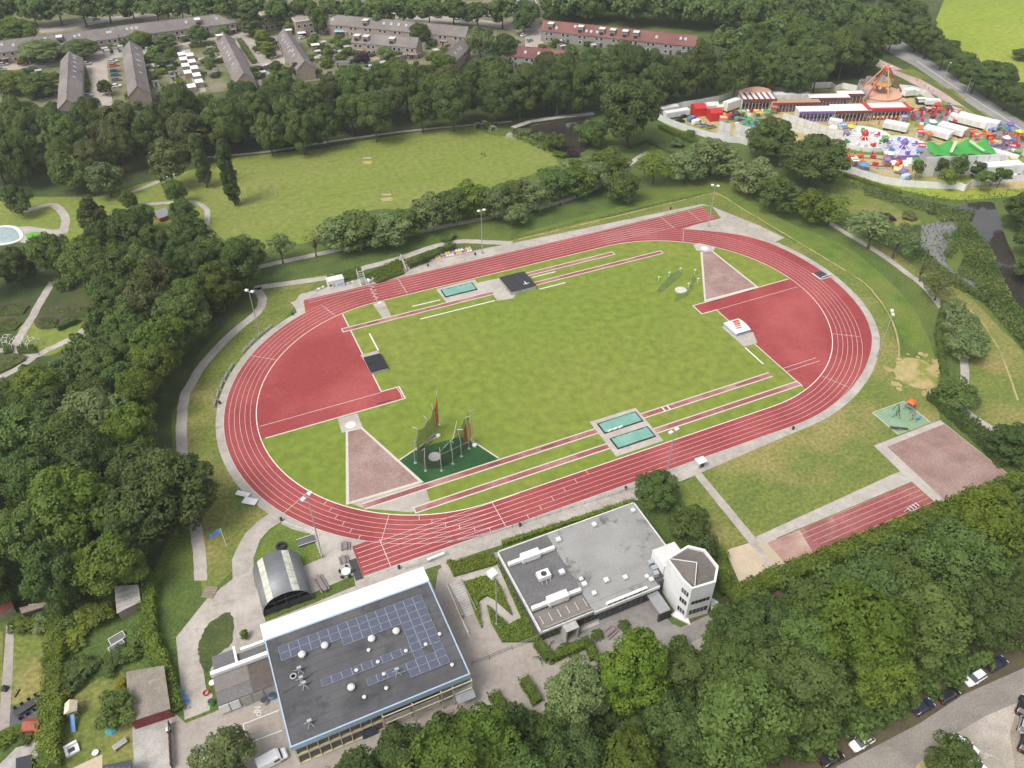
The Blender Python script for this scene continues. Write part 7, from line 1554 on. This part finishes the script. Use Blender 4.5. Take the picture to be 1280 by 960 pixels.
# tents and vehicles in the left corner
def tent(px, py, l, wd, h, label, c):
    x, y = at(px, py); t = thing('tent', label, 'tent', (x, y), FY+.15)
    MB().add([(-l/2,-wd/2,0),(l/2,-wd/2,0),(l/2,wd/2,0),(-l/2,wd/2,0),(-l/2,-wd/2,h*.75),(l/2,-wd/2,h*.75),(l/2,wd/2,h*.75),(-l/2,wd/2,h*.75),(-l/2,0,h),(l/2,0,h)], [(0,1,5,4),(2,3,7,6),(0,4,8,7,3),(1,2,6,9,5)]).build('tent_wall', c, t)
    MB().add([(-l/2-.1,-wd/2-.1,h*.73),(l/2+.1,-wd/2-.1,h*.73),(l/2+.1,wd/2+.1,h*.73),(-l/2-.1,wd/2+.1,h*.73),(-l/2-.1,0,h+.05),(l/2+.1,0,h+.05)], [(0,1,5,4),(2,3,4,5)]).build('tent_roof', c, t)
tent(872,143,5,5,4.6,'bright red tent on the grass, left of its twin',M['redp']); tent(892,149,5,5,4.6,'bright red tent on the grass, right of its twin',M['redp']); tent(887,137,6,4,3.2,'pale green white tent behind the red pair',M['offwhite'])
trailer(834,142,9,2.6,3.0,'white caravan trailer at the left tip of the fairground, rear one',M['whitep'],FY+.35); trailer(845,147,11,2.6,3.0,'white caravan trailer at the left tip of the fairground, front one',M['whitep'],FY+.35)
trailer(913,138,8,2.8,4.2,'cream box truck left of the arched attraction',mat('cream_truck',(.66,.64,.52)),FY+.6); trailer(900,140,3,2.2,2.6,'small white and grey van between red tent and cream truck',M['whitep'],FY+.6)
x, y = at(865,151); car(x, y, FY+.6, 'blue truck like van near the near left hoarding', (.12,.22,.38), 'van', None, 'parked_van')
for px, py, c, l in ((871,155,WHT,'white van in front of the blue one at the fair left side'),(1132,224,(.45,.6,.75),'small white and blue van by the near hoarding'),):
    x, y = at(px, py); car(x, y, FY+.5, l, c, 'van', None, 'parked_van')
for px, py, c, l in ((855,147,BLK,'dark car behind the front caravan'),(880,158,SIL,'silver car beside the near left hoarding'),(889,160,(.35,.25,.2),'brownish car beside the tall back wall'),(850,153,BLK,'black car between caravan and blue van'),(1268,222,WHT,'white car at the right end of the fair'),(1276,221,SIL,'silver car at the right end of the fair')):
    x, y = at(px, py); car(x, y, FY+.4, l, c, 'hatch', 'cars parked inside the fairground')
# parasol tables and kiosks between the rides
KC = [(M['whitep'],'white'),(M['redp'],'red'),(M['yellow'],'yellow'),(M['blue'],'blue'),(M['orange'],'orange'),(M['greenp'],'green'),(M['purple'],'purple')]
kn = {}
for i, (px, py) in enumerate([(1040,165),(1052,163),(1056,172),(1062,164),(1104,180),(1148,172),(1152,166),(1150,188),(1158,176),(1110,198),(1148,196),(1152,202),(1156,210),(1160,204),(1150,212),(1144,206),(1212,172),(1218,176),(1226,186),(1216,192),(1228,206),(1236,192),(1240,196),(1244,184),(1248,178),(1262,190),(1198,150),(1206,152),(1172,142),(1158,142),(1142,150),(1128,152),(945,146),(958,145),(966,142),(928,147),(912,150),(903,154),(1066,208),(1078,212),(1106,208),(1120,218),(1128,220),(1262,206),(1270,196),(1256,214)]):
    m_, w_ = KC[(i*3+i//7) % 7]; kn[w_] = kn.get(w_, 0)+1; x, y = at(px, py)
    if i % 3:
        t = thing('kiosk', '', 'kiosk', (x, y), FY+rng.uniform(-.4,.4), 'fair kiosks and parasols'); wd = rng.uniform(1.6, 2.6); hh = rng.uniform(2.3, 3.2)
        MB().box(-wd/2,wd/2,-.8,.8,0,hh).build('wall', M['offwhite'] if i % 2 else CLOTH[5], t); MB().add([(-wd/2-.3,-1.5,hh-.35),(wd/2+.3,-1.5,hh-.35),(wd/2+.3,.9,hh+.2),(-wd/2-.3,.9,hh+.2)], [(0,1,2,3)]).build('awning', m_, t); MB().box(-wd/2+.2,wd/2-.2,-1.1,-.82,.9,1.0).build('counter', M['dark'], t); kw = 'awning kiosk'
    else:
        t = thing('parasol', '', 'parasol', (x, y), 0, 'fair kiosks and parasols'); MB().tube((0,0,0),(0,0,2.4),.05).build('pole', M['steel'], t); MB().lathe([(1.9,2.1),(1.0,2.5),(.05,2.8)], 8).build('canopy', m_, t); MB().lathe([(.1,0),(.1,.7),(.7,.72),(.7,.76)], 10).build('tabletop', M['whitep'], t); kw = 'parasol table'
    o = min((o for o in bpy.data.objects if o.parent is None and o.get('category') in ('fair ride','fair stall','trailer','tent')), key=lambda o: (o.location.x-x)**2+(o.location.y-y)**2)
    bs_ = ' '.join(o['label'].split(',')[0].split()[:6])
    for tail in (' with', ' of', ' in', ' at the', ' at', ' on', ' the', ' and', ' by', ' near', ' behind', ' beside', ' between'):
        if bs_.endswith(tail): bs_ = bs_[:-len(tail)]
    tag(t, '%s %s %s %s by the %s' % (ORD[kn[w_]-1], w_, 'fair', kw, bs_))
# visitors
spots = [(960,150),(970,153),(1030,160),(1070,158),(1048,166),(1085,160),(1098,156),(1110,158),(1125,160),(1140,140),(1132,146),(1120,146),(1060,190),(1068,193),(1075,191),(1090,193),(1102,194),(1110,191),(1115,212),(1122,214),(1128,211),(1140,214),(1150,178),(1153,184),(1210,178),(1216,184),(1207,172),(1228,198),(1234,203),(1096,212),(1085,214),(1144,158),(925,150),(902,146)]
attr = [o for o in bpy.data.objects if o.parent is None and o.get('category') in ('fair ride','fair stall','trailer','tent')]
near_ = {}
for i, (px, py) in enumerate(spots):
    x, y = at(px, py); o = min(attr, key=lambda o: (o.location.x-x)**2+(o.location.y-y)**2); near_.setdefault(o.name, []).append((px, py, i))
for nm, L_ in near_.items():
    base = ' '.join(bpy.data.objects[nm]['label'].split(',')[0].split()[:6])
    for tail in (' with', ' of', ' in', ' at the', ' at', ' on', ' the', ' and', ' by', ' near', ' behind', ' beside', ' between'):
        if base.endswith(tail): base = base[:-len(tail)]
    for j, (px, py, i) in enumerate(sorted(L_)):
        w_ = ['dark blue','red','white','blue','black','tan'][i % 6]
        person(*at(px, py), 'visitor in %s top%s near the %s' % (w_, '' if len(L_) == 1 else ', %s from left' % ORD[j], base), i % 6, (4, 0, 5)[i % 3], rng.uniform(0, 6.2), 'fair visitors')
# bicycles parked along the pink path
for i in range(26):
    s = i/25; px, py = (1146+ (1268-1146)*s, 100+(190-100)*s+3)
    if 1190 < px < 1212: continue
    x, y = at(px, py-2); bike(x, y, rng.uniform(.6,1.1), ORD[i]+' bicycle from the upper end in the line parked along the pink path', rng.choice((M['dark'], M['redp'], M['steel'], M['blue'])), 'bicycles parked along the pink path')
def lamp(px, py, h, l):
    x, y = at(px, py); t = thing('street_lamp', l, 'street lamp', (x, y), .3); MB().tube((0,0,0),(0,0,h),.12,.08,8).build('pole', M['steel'], t); MB().tube((0,0,h),(2.2,.3,h+.2),.06).build('arm', M['steel'], t); MB().box(1.9,2.8,.15,.5,h+.1,h+.28).build('lamp_head', M['whitep'], t)
lamp(1177,107,9,'street lamp with long arm over the road by the traffic island'); lamp(1205,123,9,'street lamp on the second traffic island'); lamp(1091,20,16,'tall pale pole rising from the far wood')
# ================================================================ gardens, pond, rose garden, estate greenery
def play(px, py):
    x, y = at(px, py); t = thing('play_tower', 'wooden garden play tower with cream canopy and blue slide', 'play tower', (x, y), R(-95))
    for sx in (-.8,.8):
        for sy in (-.8,.8): MB().tube((sx,sy,0),(sx,sy,2.2),.07).build('post', M['wood'], t)
    MB().box(-.85,.85,-.85,.85,1.2,1.3).build('platform', M['wood'], t)
    MB().add([(-1,-1,2.1),(1,-1,2.1),(1,1,2.1),(-1,1,2.1),(-1,0,2.9),(1,0,2.9)], [(0,1,5,4),(2,3,4,5),(1,2,5),(3,0,4)]).build('canopy', mat('cream_canvas', (.66,.58,.42)), t)
    MB().add([(.9,-.3,1.3),(.9,.3,1.3),(3.4,.3,.15),(3.4,-.3,.15),(.9,-.36,1.5),(3.4,-.36,.35),(.9,.36,1.5),(3.4,.36,.35)], [(0,3,2,1),(0,4,5,3),(1,2,7,6)]).build('slide', M['blue'], t)
    MB().tube((-.9,.6,1.2),(-1.9,1.2,0),.06).tube((-.9,1.0,1.2),(-1.9,1.6,0),.06).build('ladder', M['wood'], t)
play(94,892)
x, y = at(91,938); t = thing('garden_sofa', 'white wicker garden seat set on the lawn below the play tower', 'garden seat', (x, y), .2); MB().box(-1,1,-.9,.9,.1,.5).build('seat', M['whitep'], t); MB().box(-1,1,.5,.9,.5,.95).box(-1,-.6,-.9,.5,.5,.8).build('backrest', M['whitep'], t); MB().box(-.5,.4,-.5,.2,.5,.6).build('cushion', M['dark'], t)
x, y = at(151,932); t = thing('garden_bench', 'grey slatted garden table bench on the lawn by the red shed', 'bench', (x, y), .35)
for k in range(4): MB().box(-1.1,1.1,-.5+.26*k,-.28+.26*k,.6,.66).build('slat', M['concrete'], t)
for s in (-.9,.9): MB().box(s-.06,s+.06,-.5,.5,0,.6).build('leg', M['steel'], t)
x, y = at(140,912); t = thing('parasol', 'folded turquoise and red children parasol tent beside the apple tree', 'parasol', (x, y)); MB().lathe([(1.1,.0),(.9,.5),(.2,1.3)], 8).build('canopy', plain('turquoise_cloth',(.08,.32,.36),.8), t); MB().lathe([(.3,1.25),(.02,1.6)], 8).build('tip', M['redp'], t)
x, y = at(120,942); t = thing('fire_bowl', 'small round white bowl table on the garden lawn', 'bowl', (x, y)); MB().lathe([(.15,0),(.5,.35),(.52,.4)], 12).build('bowl', M['whitep'], t); MB().lathe([(.1,0),(.25,.02),(.1,.3)], 8).build('foot', M['dark'], t)
for px, py, l in ((147,799,'upper white framed cold frame in the vegetable garden'),(147,810,'lower white framed cold frame in the vegetable garden')):
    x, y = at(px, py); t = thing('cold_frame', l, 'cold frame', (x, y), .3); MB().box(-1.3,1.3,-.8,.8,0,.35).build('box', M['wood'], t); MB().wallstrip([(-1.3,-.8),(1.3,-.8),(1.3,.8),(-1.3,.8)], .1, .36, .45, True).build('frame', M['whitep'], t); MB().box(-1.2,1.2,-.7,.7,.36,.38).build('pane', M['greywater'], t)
x, y = at(35,886); t = thing('dining_table', 'dark long garden table with chairs on the slate terrace', 'table', (x, y), .35); MB().box(-2,2,-.6,.6,.7,.76).build('tabletop', M['dark'], t)
for i in range(4):
    for s in (-1,1): MB().box(-1.7+1.1*i,-1.2+1.1*i,s*1.0-.25,s*1.0+.25,0,.45).box(-1.7+1.1*i,-1.2+1.1*i,s*1.25-.04,s*1.25+.04,.45,.9).build('chair', M['black'], t)
for px, py, l in ((7,862,'dark square planter on the brick garden path'),(22,867,'dark log lying on the garden lawn')):
    x, y = at(px, py); t = thing('planter' if 'planter' in l else 'log', l, 'planter' if 'planter' in l else 'log', (x, y), 1.0)
    if 'planter' in l: MB().box(-.45,.45,-.45,.45,0,.6).build('pot', M['dark'], t); MB().lathe([(.3,.6),(.4,.9),(.1,1.1)], 8).build('plant', LM['dark'], t)
    else: MB().tube((-.7,0,.12),(.7,0,.12),.12).build('stem', M['black'], t); MB().tube((.2,0,.12),(.5,.4,.3),.06).build('stub', M['black'], t)
for px, py, l in ((25,789,'grey bin store box beside the terracotta shed'),(42,762,'white washing basket under the lean to')):
    x, y = at(px, py); t = thing('storage_box', l, 'box', (x, y), -.3); MB().box(-.7,.7,-.6,.6,0,.8).build('box_body', M['concrete'], t); MB().box(-.75,.75,-.65,.65,.8,.9).build('lid', M['offwhite'], t)
tx, ty = at(214,930); t = thing('boundary_fence', 'rusty brown board fence between the garden yard and the plaza', 'fence', (tx, ty)); P = [(p[0]-tx, p[1]-ty) for p in ats([(213,905),(214,930),(216,962)])]
for a, b in zip(P, P[1:]):
    for i in range(8): s = (i+.5)/8; MB().obox((a[0]+(b[0]-a[0])*s, a[1]+(b[1]-a[1])*s, 0), math.dist(a,b)/8*.94, .06, 1.7, atan2(b[1]-a[1], b[0]-a[0])).build('board', RW_ if i % 2 else M['wood'], t)
x, y = at(212,915); t = thing('wheelie_bin', 'dark wheelie bin with white bag at the yard fence', 'bin', (x, y)); MB().box(-.3,.3,-.3,.3,.05,1.0).build('bin_body', M['dark'], t); MB().box(-.34,.34,-.34,.34,1.0,1.08).build('lid', M['whitep'], t)
# garden shrubs, lower left
GS = [(26,786,2.0,1.6,'fresh','leafy shrub row start at the top of the left garden lawn'),(38,783,2.2,1.8,'hedge','leafy shrub in the middle of the garden lawn top row'),(54,784,2.4,2.0,'grey','pale flowering shrub at the garden lawn corner'),(98,776,3.0,2.6,'mid','round shrub beside the tall hedge top'),(118,772,3.0,2.8,'hedge','big light shrub left of the striped roof shed'),(132,775,2.8,3.0,'fresh','bright shrub below the striped roof shed'),(95,800,3.2,1.8,'hedge','wide low shrub in the vegetable garden left'),(108,840,3.0,2.2,'mid','rounded shrub in the lower vegetable garden'),(92,848,3.0,2.2,'dark','dark shrub beside the tall hedge'),(150,822,2.6,1.6,'dark','dark long shrub below the cold frames'),(165,818,2.2,1.5,'mid','shrub right of the dark one below the cold frames'),(137,840,1.9,1.6,'dark','dark shrub left of the big mossy shed'),(175,800,2.2,2.2,'mid','shrub at the foot of the driveway hedge'),(83,868,1.3,1.2,'yellow','small bright yellow shrub beside the tall hedge'),(153,857,1.2,1.2,'yellow','yellow shrub at the mossy shed corner'),(72,892,2.6,2.4,'bright','bright yellow green ball shrub in the tall hedge'),(24,917,1.4,1.2,'hedge','small shrub beside the red garden house'),(34,925,1.4,1.2,'dark','dark shrub in front of the red garden house'),(8,925,2.0,1.4,'hedge','shrub bed at the left edge below the terrace'),(60,905,1.6,2.0,'dark','dark shrub between slate terrace and hedge'),(182,742,2.4,2.0,'mid','shrub at the head of the driveway hedge'),(205,890,1.8,1.8,'dark','dark shrub at the lower end of the driveway hedge'),(370,800,.9,1.6,'fresh','small green sapling on the driveway by the white beams'),(307,797,.9,1.8,'fresh','thin potted plant beside the annex white beam'),(672,910,2.5,2,'mid','shrub beneath the plaza trees'),(490,905,1.2,1.8,'dark','dark round shrub by the hall entrance door'),(1180,492,2.2,2,'mid','shrub at the bend of the dark hedge')]
for px, py, r, h, lm, l in GS: shrub(*at(px, py), r, h, lm, l)
# parkland shrubs
PS = [(600,157,2.6,2.0,'mid','shrub under white arches at the pond corner, left'),(612,160,2.6,2.0,'mid','shrub under white arches at the pond corner, right'),(655,168,3.2,2.2,'grey','bushy shrub on the near pond bank, left'),(672,173,3.0,2.2,'grey','bushy shrub on the near pond bank, right'),(700,196,2.6,1.8,'hedge','green shrub at the lawn corner before the pond'),(716,195,2.6,1.8,'purple','purple shrub at the corner of lawn and pond'),(722,210,4,2.6,'fresh','light shrub in the thicket behind the bushy row, left'),(690,222,4,2.8,'hedge','light shrub in the thicket above the bushy row'),(735,205,3.5,2.4,'grey','grey shrub in the thicket below the pond tree'),(640,240,3.5,3,'fresh','light reed like shrub in the bushy row'),(705,215,4,3,'grey','willow shrub between lawn corner and path'),(560,300,3,1.8,'dark','low dark shrub below the bushy row'),(1284,268,4,3,'mid','shrub under the tree at the stream corner'),(862,172,3.0,2.4,'dark','dark round shrub before the near left hoarding'),(845,182,3.5,2.4,'grey','grey shrub left of the willow group'),(910,205,4,3,'grey','grey shrub in the willow group by the bank'),(1165,266,2,.9,'olive','olive reed shrub on the meadow tip'),(1108,275,3,1.4,'purple','reddish low shrub on the meadow by the path'),(1135,272,3,1.4,'olive','brownish low shrub on the meadow edge')]
for px, py, r, h, lm, l in PS: shrub(*at(px, py), r, h, lm, l)
hedge([(1056,220),(1085,230),(1125,242)], 1.8, 1.0, 'hedge', 'low rough hedge between fairground hoarding and ditch')
hedge([(825,160),(850,172),(880,184),(905,192)], 2.4, 1.4, 'fresh', 'rough green hedge along the near left hoarding')
hedge([(810,178),(835,190),(850,196)], 1.2, 1.0, 'olive', 'low clipped hedge square by the lone tree')
hedge([(1180,380),(1172,420),(1178,460),(1182,490)], 1.6, 1.0, 'dark', 'dark rough growth along the foot of the right bank')
# reeds, one mass
rs = np.random.RandomState(5); Cc = []
def reed(poly, n):
    P = ats(poly); xs = [p[0] for p in P]; ys = [p[1] for p in P]
    X = rs.uniform(min(xs), max(xs), n*4); Y = rs.uniform(min(ys), max(ys), n*4); k = [i for i in range(n*4) if inside(X[i], Y[i], P)][:n]
    Cc.append(np.stack([X[k], Y[k], .3+1.1*rs.rand(len(k))], 1))
reed([(1165,262),(1200,270),(1215,285),(1240,318),(1250,345),(1262,372),(1290,410),(1290,450),(1268,425),(1240,392),(1215,352),(1195,345),(1205,320),(1196,300),(1196,278),(1175,278)], 15000)
reed([(1140,285),(1150,285),(1148,310),(1175,335),(1200,352),(1230,375),(1250,378),(1275,410),(1262,408),(1225,378),(1185,350),(1145,318)], 5000)
reed([(1150,284),(1166,279),(1188,270),(1196,285),(1190,302),(1182,326),(1194,340),(1215,345),(1236,356),(1246,372),(1224,376),(1196,352),(1172,336),(1150,322),(1146,300)], 450)
reed([(1140,300),(1152,318),(1176,334),(1198,352),(1224,376),(1190,360),(1140,325)], 800)
reed([(1176,296),(1196,290),(1198,312),(1188,326),(1178,320),(1186,305)], 500)
reed([(1080,238),(1130,249),(1190,262),(1220,266),(1215,276),(1180,272),(1120,256),(1078,244)], 1600)
reed([(640,165),(690,178),(696,195),(680,190),(640,172)], 900)
reed([(1060,228),(1120,238),(1190,250),(1300,236),(1300,243),(1200,256),(1120,245),(1060,236)], 800)
C = np.vstack(Cc); n = len(C); Nn = rs.normal(size=(n,3)); Nn[:,2] *= .35; Nn += np.array([0,-.2,.35]); Nn /= np.linalg.norm(Nn, axis=1)[:,None]
tag(inst('reeds', leafmesh('reeds', C, Nn, .3+.35*rs.rand(n), .5+.3*np.sin(C[:,0]*.3+C[:,1]*.2)+.25*rs.normal(size=n), LM['reed'])), 'grey green reeds standing in the marsh and along the ditch', 'reeds', kind='stuff')
# pond wall and arches
pw_ = thing('pond_wall', 'dark timber retaining wall with paved top on the far side of the pond', 'wall', at(690,152))
rx, ry = pw_.location.x, pw_.location.y; P = [(p[0]-rx, p[1]-ry) for p in ats([(641,163),(664,155),(700,150),(742,145)])]
MB().wallstrip(P, .5, 0.02, 1.1).build('wall_face', M['wood'], pw_); MB().wallstrip(P, 2.4, 1.1, 1.25).build('paved_top', M['concrete'], pw_)
for a, b in zip(P, P[1:]):
    for i in range(5): MB().obox((a[0]+(b[0]-a[0])*i/5, a[1]+(b[1]-a[1])*i/5-.3, 0), .3, .3, 1.3).build('wall_post', M['wood'], pw_)
x, y = at(639,170); t = thing('pond_stairs', 'pale steps leading down from the lawn to the pond', 'stairs', (x, y), .7)
for i in range(6): MB().box(-1.5,1.5,-2+.6*i,-1.5+.6*i,0,.1+.12*i).build('step', M['concrete'], t)
hedge([(787,186),(812,176)], 1, .8, 'olive', 'low hedge beside the thick trunk of the lone tree')
def arch(px, py, rz, l, s=1.0, group=None):
    x, y = at(px, py); t = thing('garden_arch', l, 'arch', (x, y), rz, group)
    for yy in (-.6,.6): MB().path([(2.0*s*cos(pi*k/10), yy, 2.7*s*sin(pi*k/10)**.8 if 0 < k < 10 else 0) for k in range(11)], .055, 6).build('hoop', M['offwhite'], t)
    for k in range(2, 9, 2): MB().tube((2.0*s*cos(pi*k/10),-.6,2.7*s*sin(pi*k/10)**.8),(2.0*s*cos(pi*k/10),.6,2.7*s*sin(pi*k/10)**.8),.05).build('rung', M['whitep'], t)
for i, (px, py, rz) in enumerate(((2,436,.3),(12,430,1.2),(24,433,.5),(36,432,.4),(44,434,.4))): arch(px, py, rz, ('leftmost','second from left','middle','fourth from left','rightmost')[i]+' white rose arch over the rose garden path', 1.0, 'white rose arches')
for i, (px, py) in enumerate(((597,160),(606,158),(616,164))): arch(px, py, .2, ('left','middle','right')[i]+' white arch at the hedge corner by the pond', .8, 'white arches at the pond corner')
for q, l in (([(-10,384),(20,378),(36,381),(28,391),(-10,394)],'upper left rose bed beside the straight path'),([(-10,402),(15,397),(26,403),(18,411),(-10,415)],'second rose bed left of the straight path'),([(46,400),(58,395),(72,398),(68,408),(50,409)],'rose bed with pale blooms right of the straight path'),([(-10,451),(14,444),(32,448),(12,459),(-10,467)],'low green bed inside the curved path'),([(62,386),(90,381),(116,389),(110,395),(76,394)],'long dark bed under the wood edge')): bed(q, .9, 'rose', l, None, 'rose_bed', 8, .3)
for pts, l in (([(73,413),(97,403)],'dark clipped box hedge on the rose garden lawn'),([(110,393),(121,386)],'dark clipped hedge block at the wood edge')): hedge(pts, 1.6, 1.5, 'dark', l)
bed([(4,432),(14,428),(14,437),(4,440)], 1.4, 'dark', 'dark climbing roses under the left arches'); bed([(20,432),(42,430),(44,438),(22,440)], 1.4, 'dark', 'dark climbing roses under the right arches')
x, y = at(60,438); t = thing('white_post', 'short white post at the fork of the rose garden path', 'post', (x, y)); MB().tube((0,0,0),(0,0,1.0),.12).build('post', M['whitep'], t); MB().lathe([(.16,1.0),(.02,1.15)], 8).build('cap', M['whitep'], t)
# paddling pool and play house
x, y = at(10,296); t = thing('paddling_pool', 'pale blue paddling pool with white rounded rim at the left edge', 'pool', (x, y))
Q = [(p[0]-x, p[1]-y) for p in spline(ats([(-14,292),(0,284),(16,284),(24,289),(27,297),(18,303),(0,306),(-14,304)]), 5, True)]
MB().prism(Q, .02, .12).build('pool_water', mat('pool_blue', (.27,.34,.345), (.33,.40,.40), .3, .2, spec=.7), t); MB().wallstrip(Q, 1.1, .02, .2, True).build('pool_rim', M['whitep'], t)
sheet('play_rubber', ats([(32,293),(52,290),(58,296),(40,302)]), 5, mat('bright_green_rubber', (.14,.36,.05), (.11,.30,.04), .5, .8), True)
sheet('pool_apron', ats([(20,286),(60,287),(76,291),(70,300),(30,304)]), 4, M['pavelight'], True)
x, y = at(204,274); t = thing('play_house', 'small grey and red pointed play house on the park playground', 'play house', (x, y), .4)
MB().box(-1.6,1.6,-1.4,1.4,0,1.6).build('wall', CLOTH[1], t); MB().add([(-1.9,-1.7,1.5),(1.9,-1.7,1.5),(1.9,1.7,1.5),(-1.9,1.7,1.5),(-1.9,0,3.6),(1.9,0,3.6)], [(0,1,5,4),(2,3,4,5),(1,2,5),(3,0,4)]).build('roof', M['steel'], t); MB().add([(1.6,-.4,1.4),(1.6,.4,1.4),(3.6,.4,.1),(3.6,-.4,.1)], [(0,1,2,3)]).build('slide', M['steel'], t)
for px, py, l in ((183,257,'low white bench on the park playground path'),(256,276,'pale bench at the curved path end by the lawn'),(160,252,'bench beside the small tree on the playground path')):
    x, y = at(px, py); t = thing('park_bench', l, 'bench', (x, y), .6); MB().box(-.9,.9,-.25,.25,.42,.48).build('seat', M['offwhite'], t); MB().box(-.9,.9,.2,.26,.5,.9).build('backrest', M['offwhite'], t)
    for s in (-.7,.7): MB().box(s-.05,s+.05,-.2,.2,0,.42).build('leg', M['steel'], t)
# estate gardens: shrubs, hedges, sheds, fences
shm = [MB().box(-1.3,1.3,-1.1,1.1,0,2.0).mesh('shed_wall', c) for c in (M['wood'], WB, M['offwhite'])]; srm = [MB().box(-1.45,1.45,-1.25,1.25,2.0,2.2).mesh('shed_roof', c) for c in (ROOFM, mat('pale_shed_roof', (.50,.48,.45), (.42,.40,.37), .4, .8), RG, M['concrete'])]
dm_ = MB().box(-.4,.4,-.04,.04,0,1.8).mesh('shed_door', M['dark'])
ZN = [((0,88),(74,124),'left of the far left gable terrace',48),((186,62),(224,110),'between the parked cars terrace and the garages',34),((252,58),(280,98),'between garages and the skylit terrace',22),((388,42),(440,86),'between skylight terrace and the middle terrace',44),((446,70),(520,88),'behind the middle terrace',22),((520,46),(575,76),'around the low sheds past the middle terrace',22),((676,54),(780,64),'in front of the red roofed terrace',20),((10,70),(290,76),'before the long far terrace',26),((318,52),(350,98),'beside the brick square',8)]
WCOL = {'dark': 'dark green', 'mid': 'green', 'fresh': 'light green', 'grey': 'grey green', 'hedge': 'leafy', 'purple': 'purple', 'yellow': 'yellow'}
nth = ['nearest', 'second nearest', 'third nearest', 'fourth nearest', 'fifth nearest', 'sixth nearest', 'seventh nearest', 'eighth nearest', 'ninth nearest', 'tenth nearest', 'eleventh nearest', 'twelfth nearest', 'thirteenth nearest', 'fourteenth nearest', 'fifteenth nearest', 'sixteenth nearest', 'seventeenth nearest', 'eighteenth nearest', 'nineteenth nearest', 'twentieth nearest']
rows_ = [o for o in bpy.data.objects if o.name.startswith('terraced_house_row')]
for (ax_, ay_), (bx_, by_), where, n in ZN:
    got = []
    for i in range(n):
        px, py = rng.uniform(ax_, bx_), rng.uniform(ay_, by_)
        if where.startswith('before'): py = 84-px*.135+rng.uniform(-3, 3)
        x, y = at(px, py); ok = True
        for o in rows_:
            dx, dy = x-o.location.x, y-o.location.y; a = o.rotation_euler.z; u, v = dx*cos(a)+dy*sin(a), -dx*sin(a)+dy*cos(a); L_ = o.children[0].dimensions
            if abs(u) < L_[0]/2+1.5 and abs(v) < L_[1]/2+1.8: ok = False
        if ok: got.append((px, py, x, y, 'shed' if i % 3 == 0 else 'shrub'))
    cnt = {}
    for px, py, x, y, k in sorted(got, key=lambda q: -q[1]):
        if k == 'shed':
            c = cnt.get('s', 0); cnt['s'] = c+1; rf = rng.randrange(4)
            t = thing('garden_shed', '%s %s shed %s' % (nth[c], ('dark roofed','pale roofed','brown roofed','grey roofed')[rf], where), 'shed', (x, y), rng.choice((0, .05, pi/2)), 'estate garden sheds'); inst('wall', shm[rng.randrange(3)], t); inst('roof', srm[rf], t); inst('door', dm_, t, (0,-1.12,0))
        else:
            lm = rng.choice(('dark','mid','mid','fresh','grey','hedge','hedge','purple' if rng.random() < .3 else 'mid')); c = cnt.get(lm, 0); cnt[lm] = c+1
            r = rng.uniform(1.6, 3.4); shrub(x, y, r, r*rng.uniform(.7, 1.3), lm, '%s %s garden shrub %s' % (nth[min(c, 19)], WCOL[lm], where), 'estate garden shrubs')
for pts, lm, l in (([(190,66),(212,63)],'dark','dark clipped hedge in the estate gardens, uppermost of three'),([(192,75),(218,71)],'hedge','middle clipped hedge of the estate gardens'),([(196,88),(222,82)],'dark','lowest clipped hedge of the estate gardens'),([(105,88),(110,108),(108,118)],'hedge','front garden hedge of the far left gable terrace'),([(238,60),(268,57)],'dark','hedge in front of the garden right of the garages'),([(423,56),(441,54)],'dark','clipped hedge in the middle estate gardens'),([(300,52),(318,80)],'hedge','hedge along the brick square beside the skylit terrace')):
    hedge(pts, 2.2, 1.8, lm, l, dens=5, leaf=.5)
for px, py, l, wd, c in ((425,45,'pale garden shelter with blue tarp in the middle gardens',5,M['lightblue']),(395,62,'white garden tent in the middle gardens',4,M['whitep']),(235,47,'white parasol by the long terrace',2,M['whitep']),(378,47,'white garden pavilion by the flat block',4,M['whitep']),(543,52,'brown flat sheds right of the middle terrace, upper',8,WB),(562,55,'pale flat shed right of the middle terrace, lower',6,M['sand']),(430,84,'grey roofed low shed above the belt trees',6,ROOFM)):
    x, y = at(px, py); t = thing('garden_shelter', l, 'shelter', (x, y), rng.uniform(-.5,.2)); MB().box(-wd/2,wd/2,-1.6,1.6,2.3,2.5).build('roof', c, t)
    for sx in (-wd/2+.2, wd/2-.2): MB().box(sx-.1,sx+.1,-1.4,1.4,0,2.3).build('side_wall', M['wood'], t)
# ================================================================ summer haze: one even box of air round everything
hz = MB().box(-880,1080,-580,1080,-1.0,134).build('haze', None, kind='stuff')
hm = bpy.data.materials.new('haze'); hm.use_nodes = True; hn = hm.node_tree.nodes; hn.remove(hn['Principled BSDF'])
pv = hn.new('ShaderNodeVolumePrincipled'); pv.inputs['Color'].default_value = (.93,.95,1,1); pv.inputs['Density'].default_value = .00014; pv.inputs['Anisotropy'].default_value = .2
hm.node_tree.links.new(pv.outputs[0], hn['Material Output'].inputs['Volume']); hz.data.materials.append(hm)
hz['label'] = 'thin pale summer haze over the whole view'; hz['category'] = 'haze'
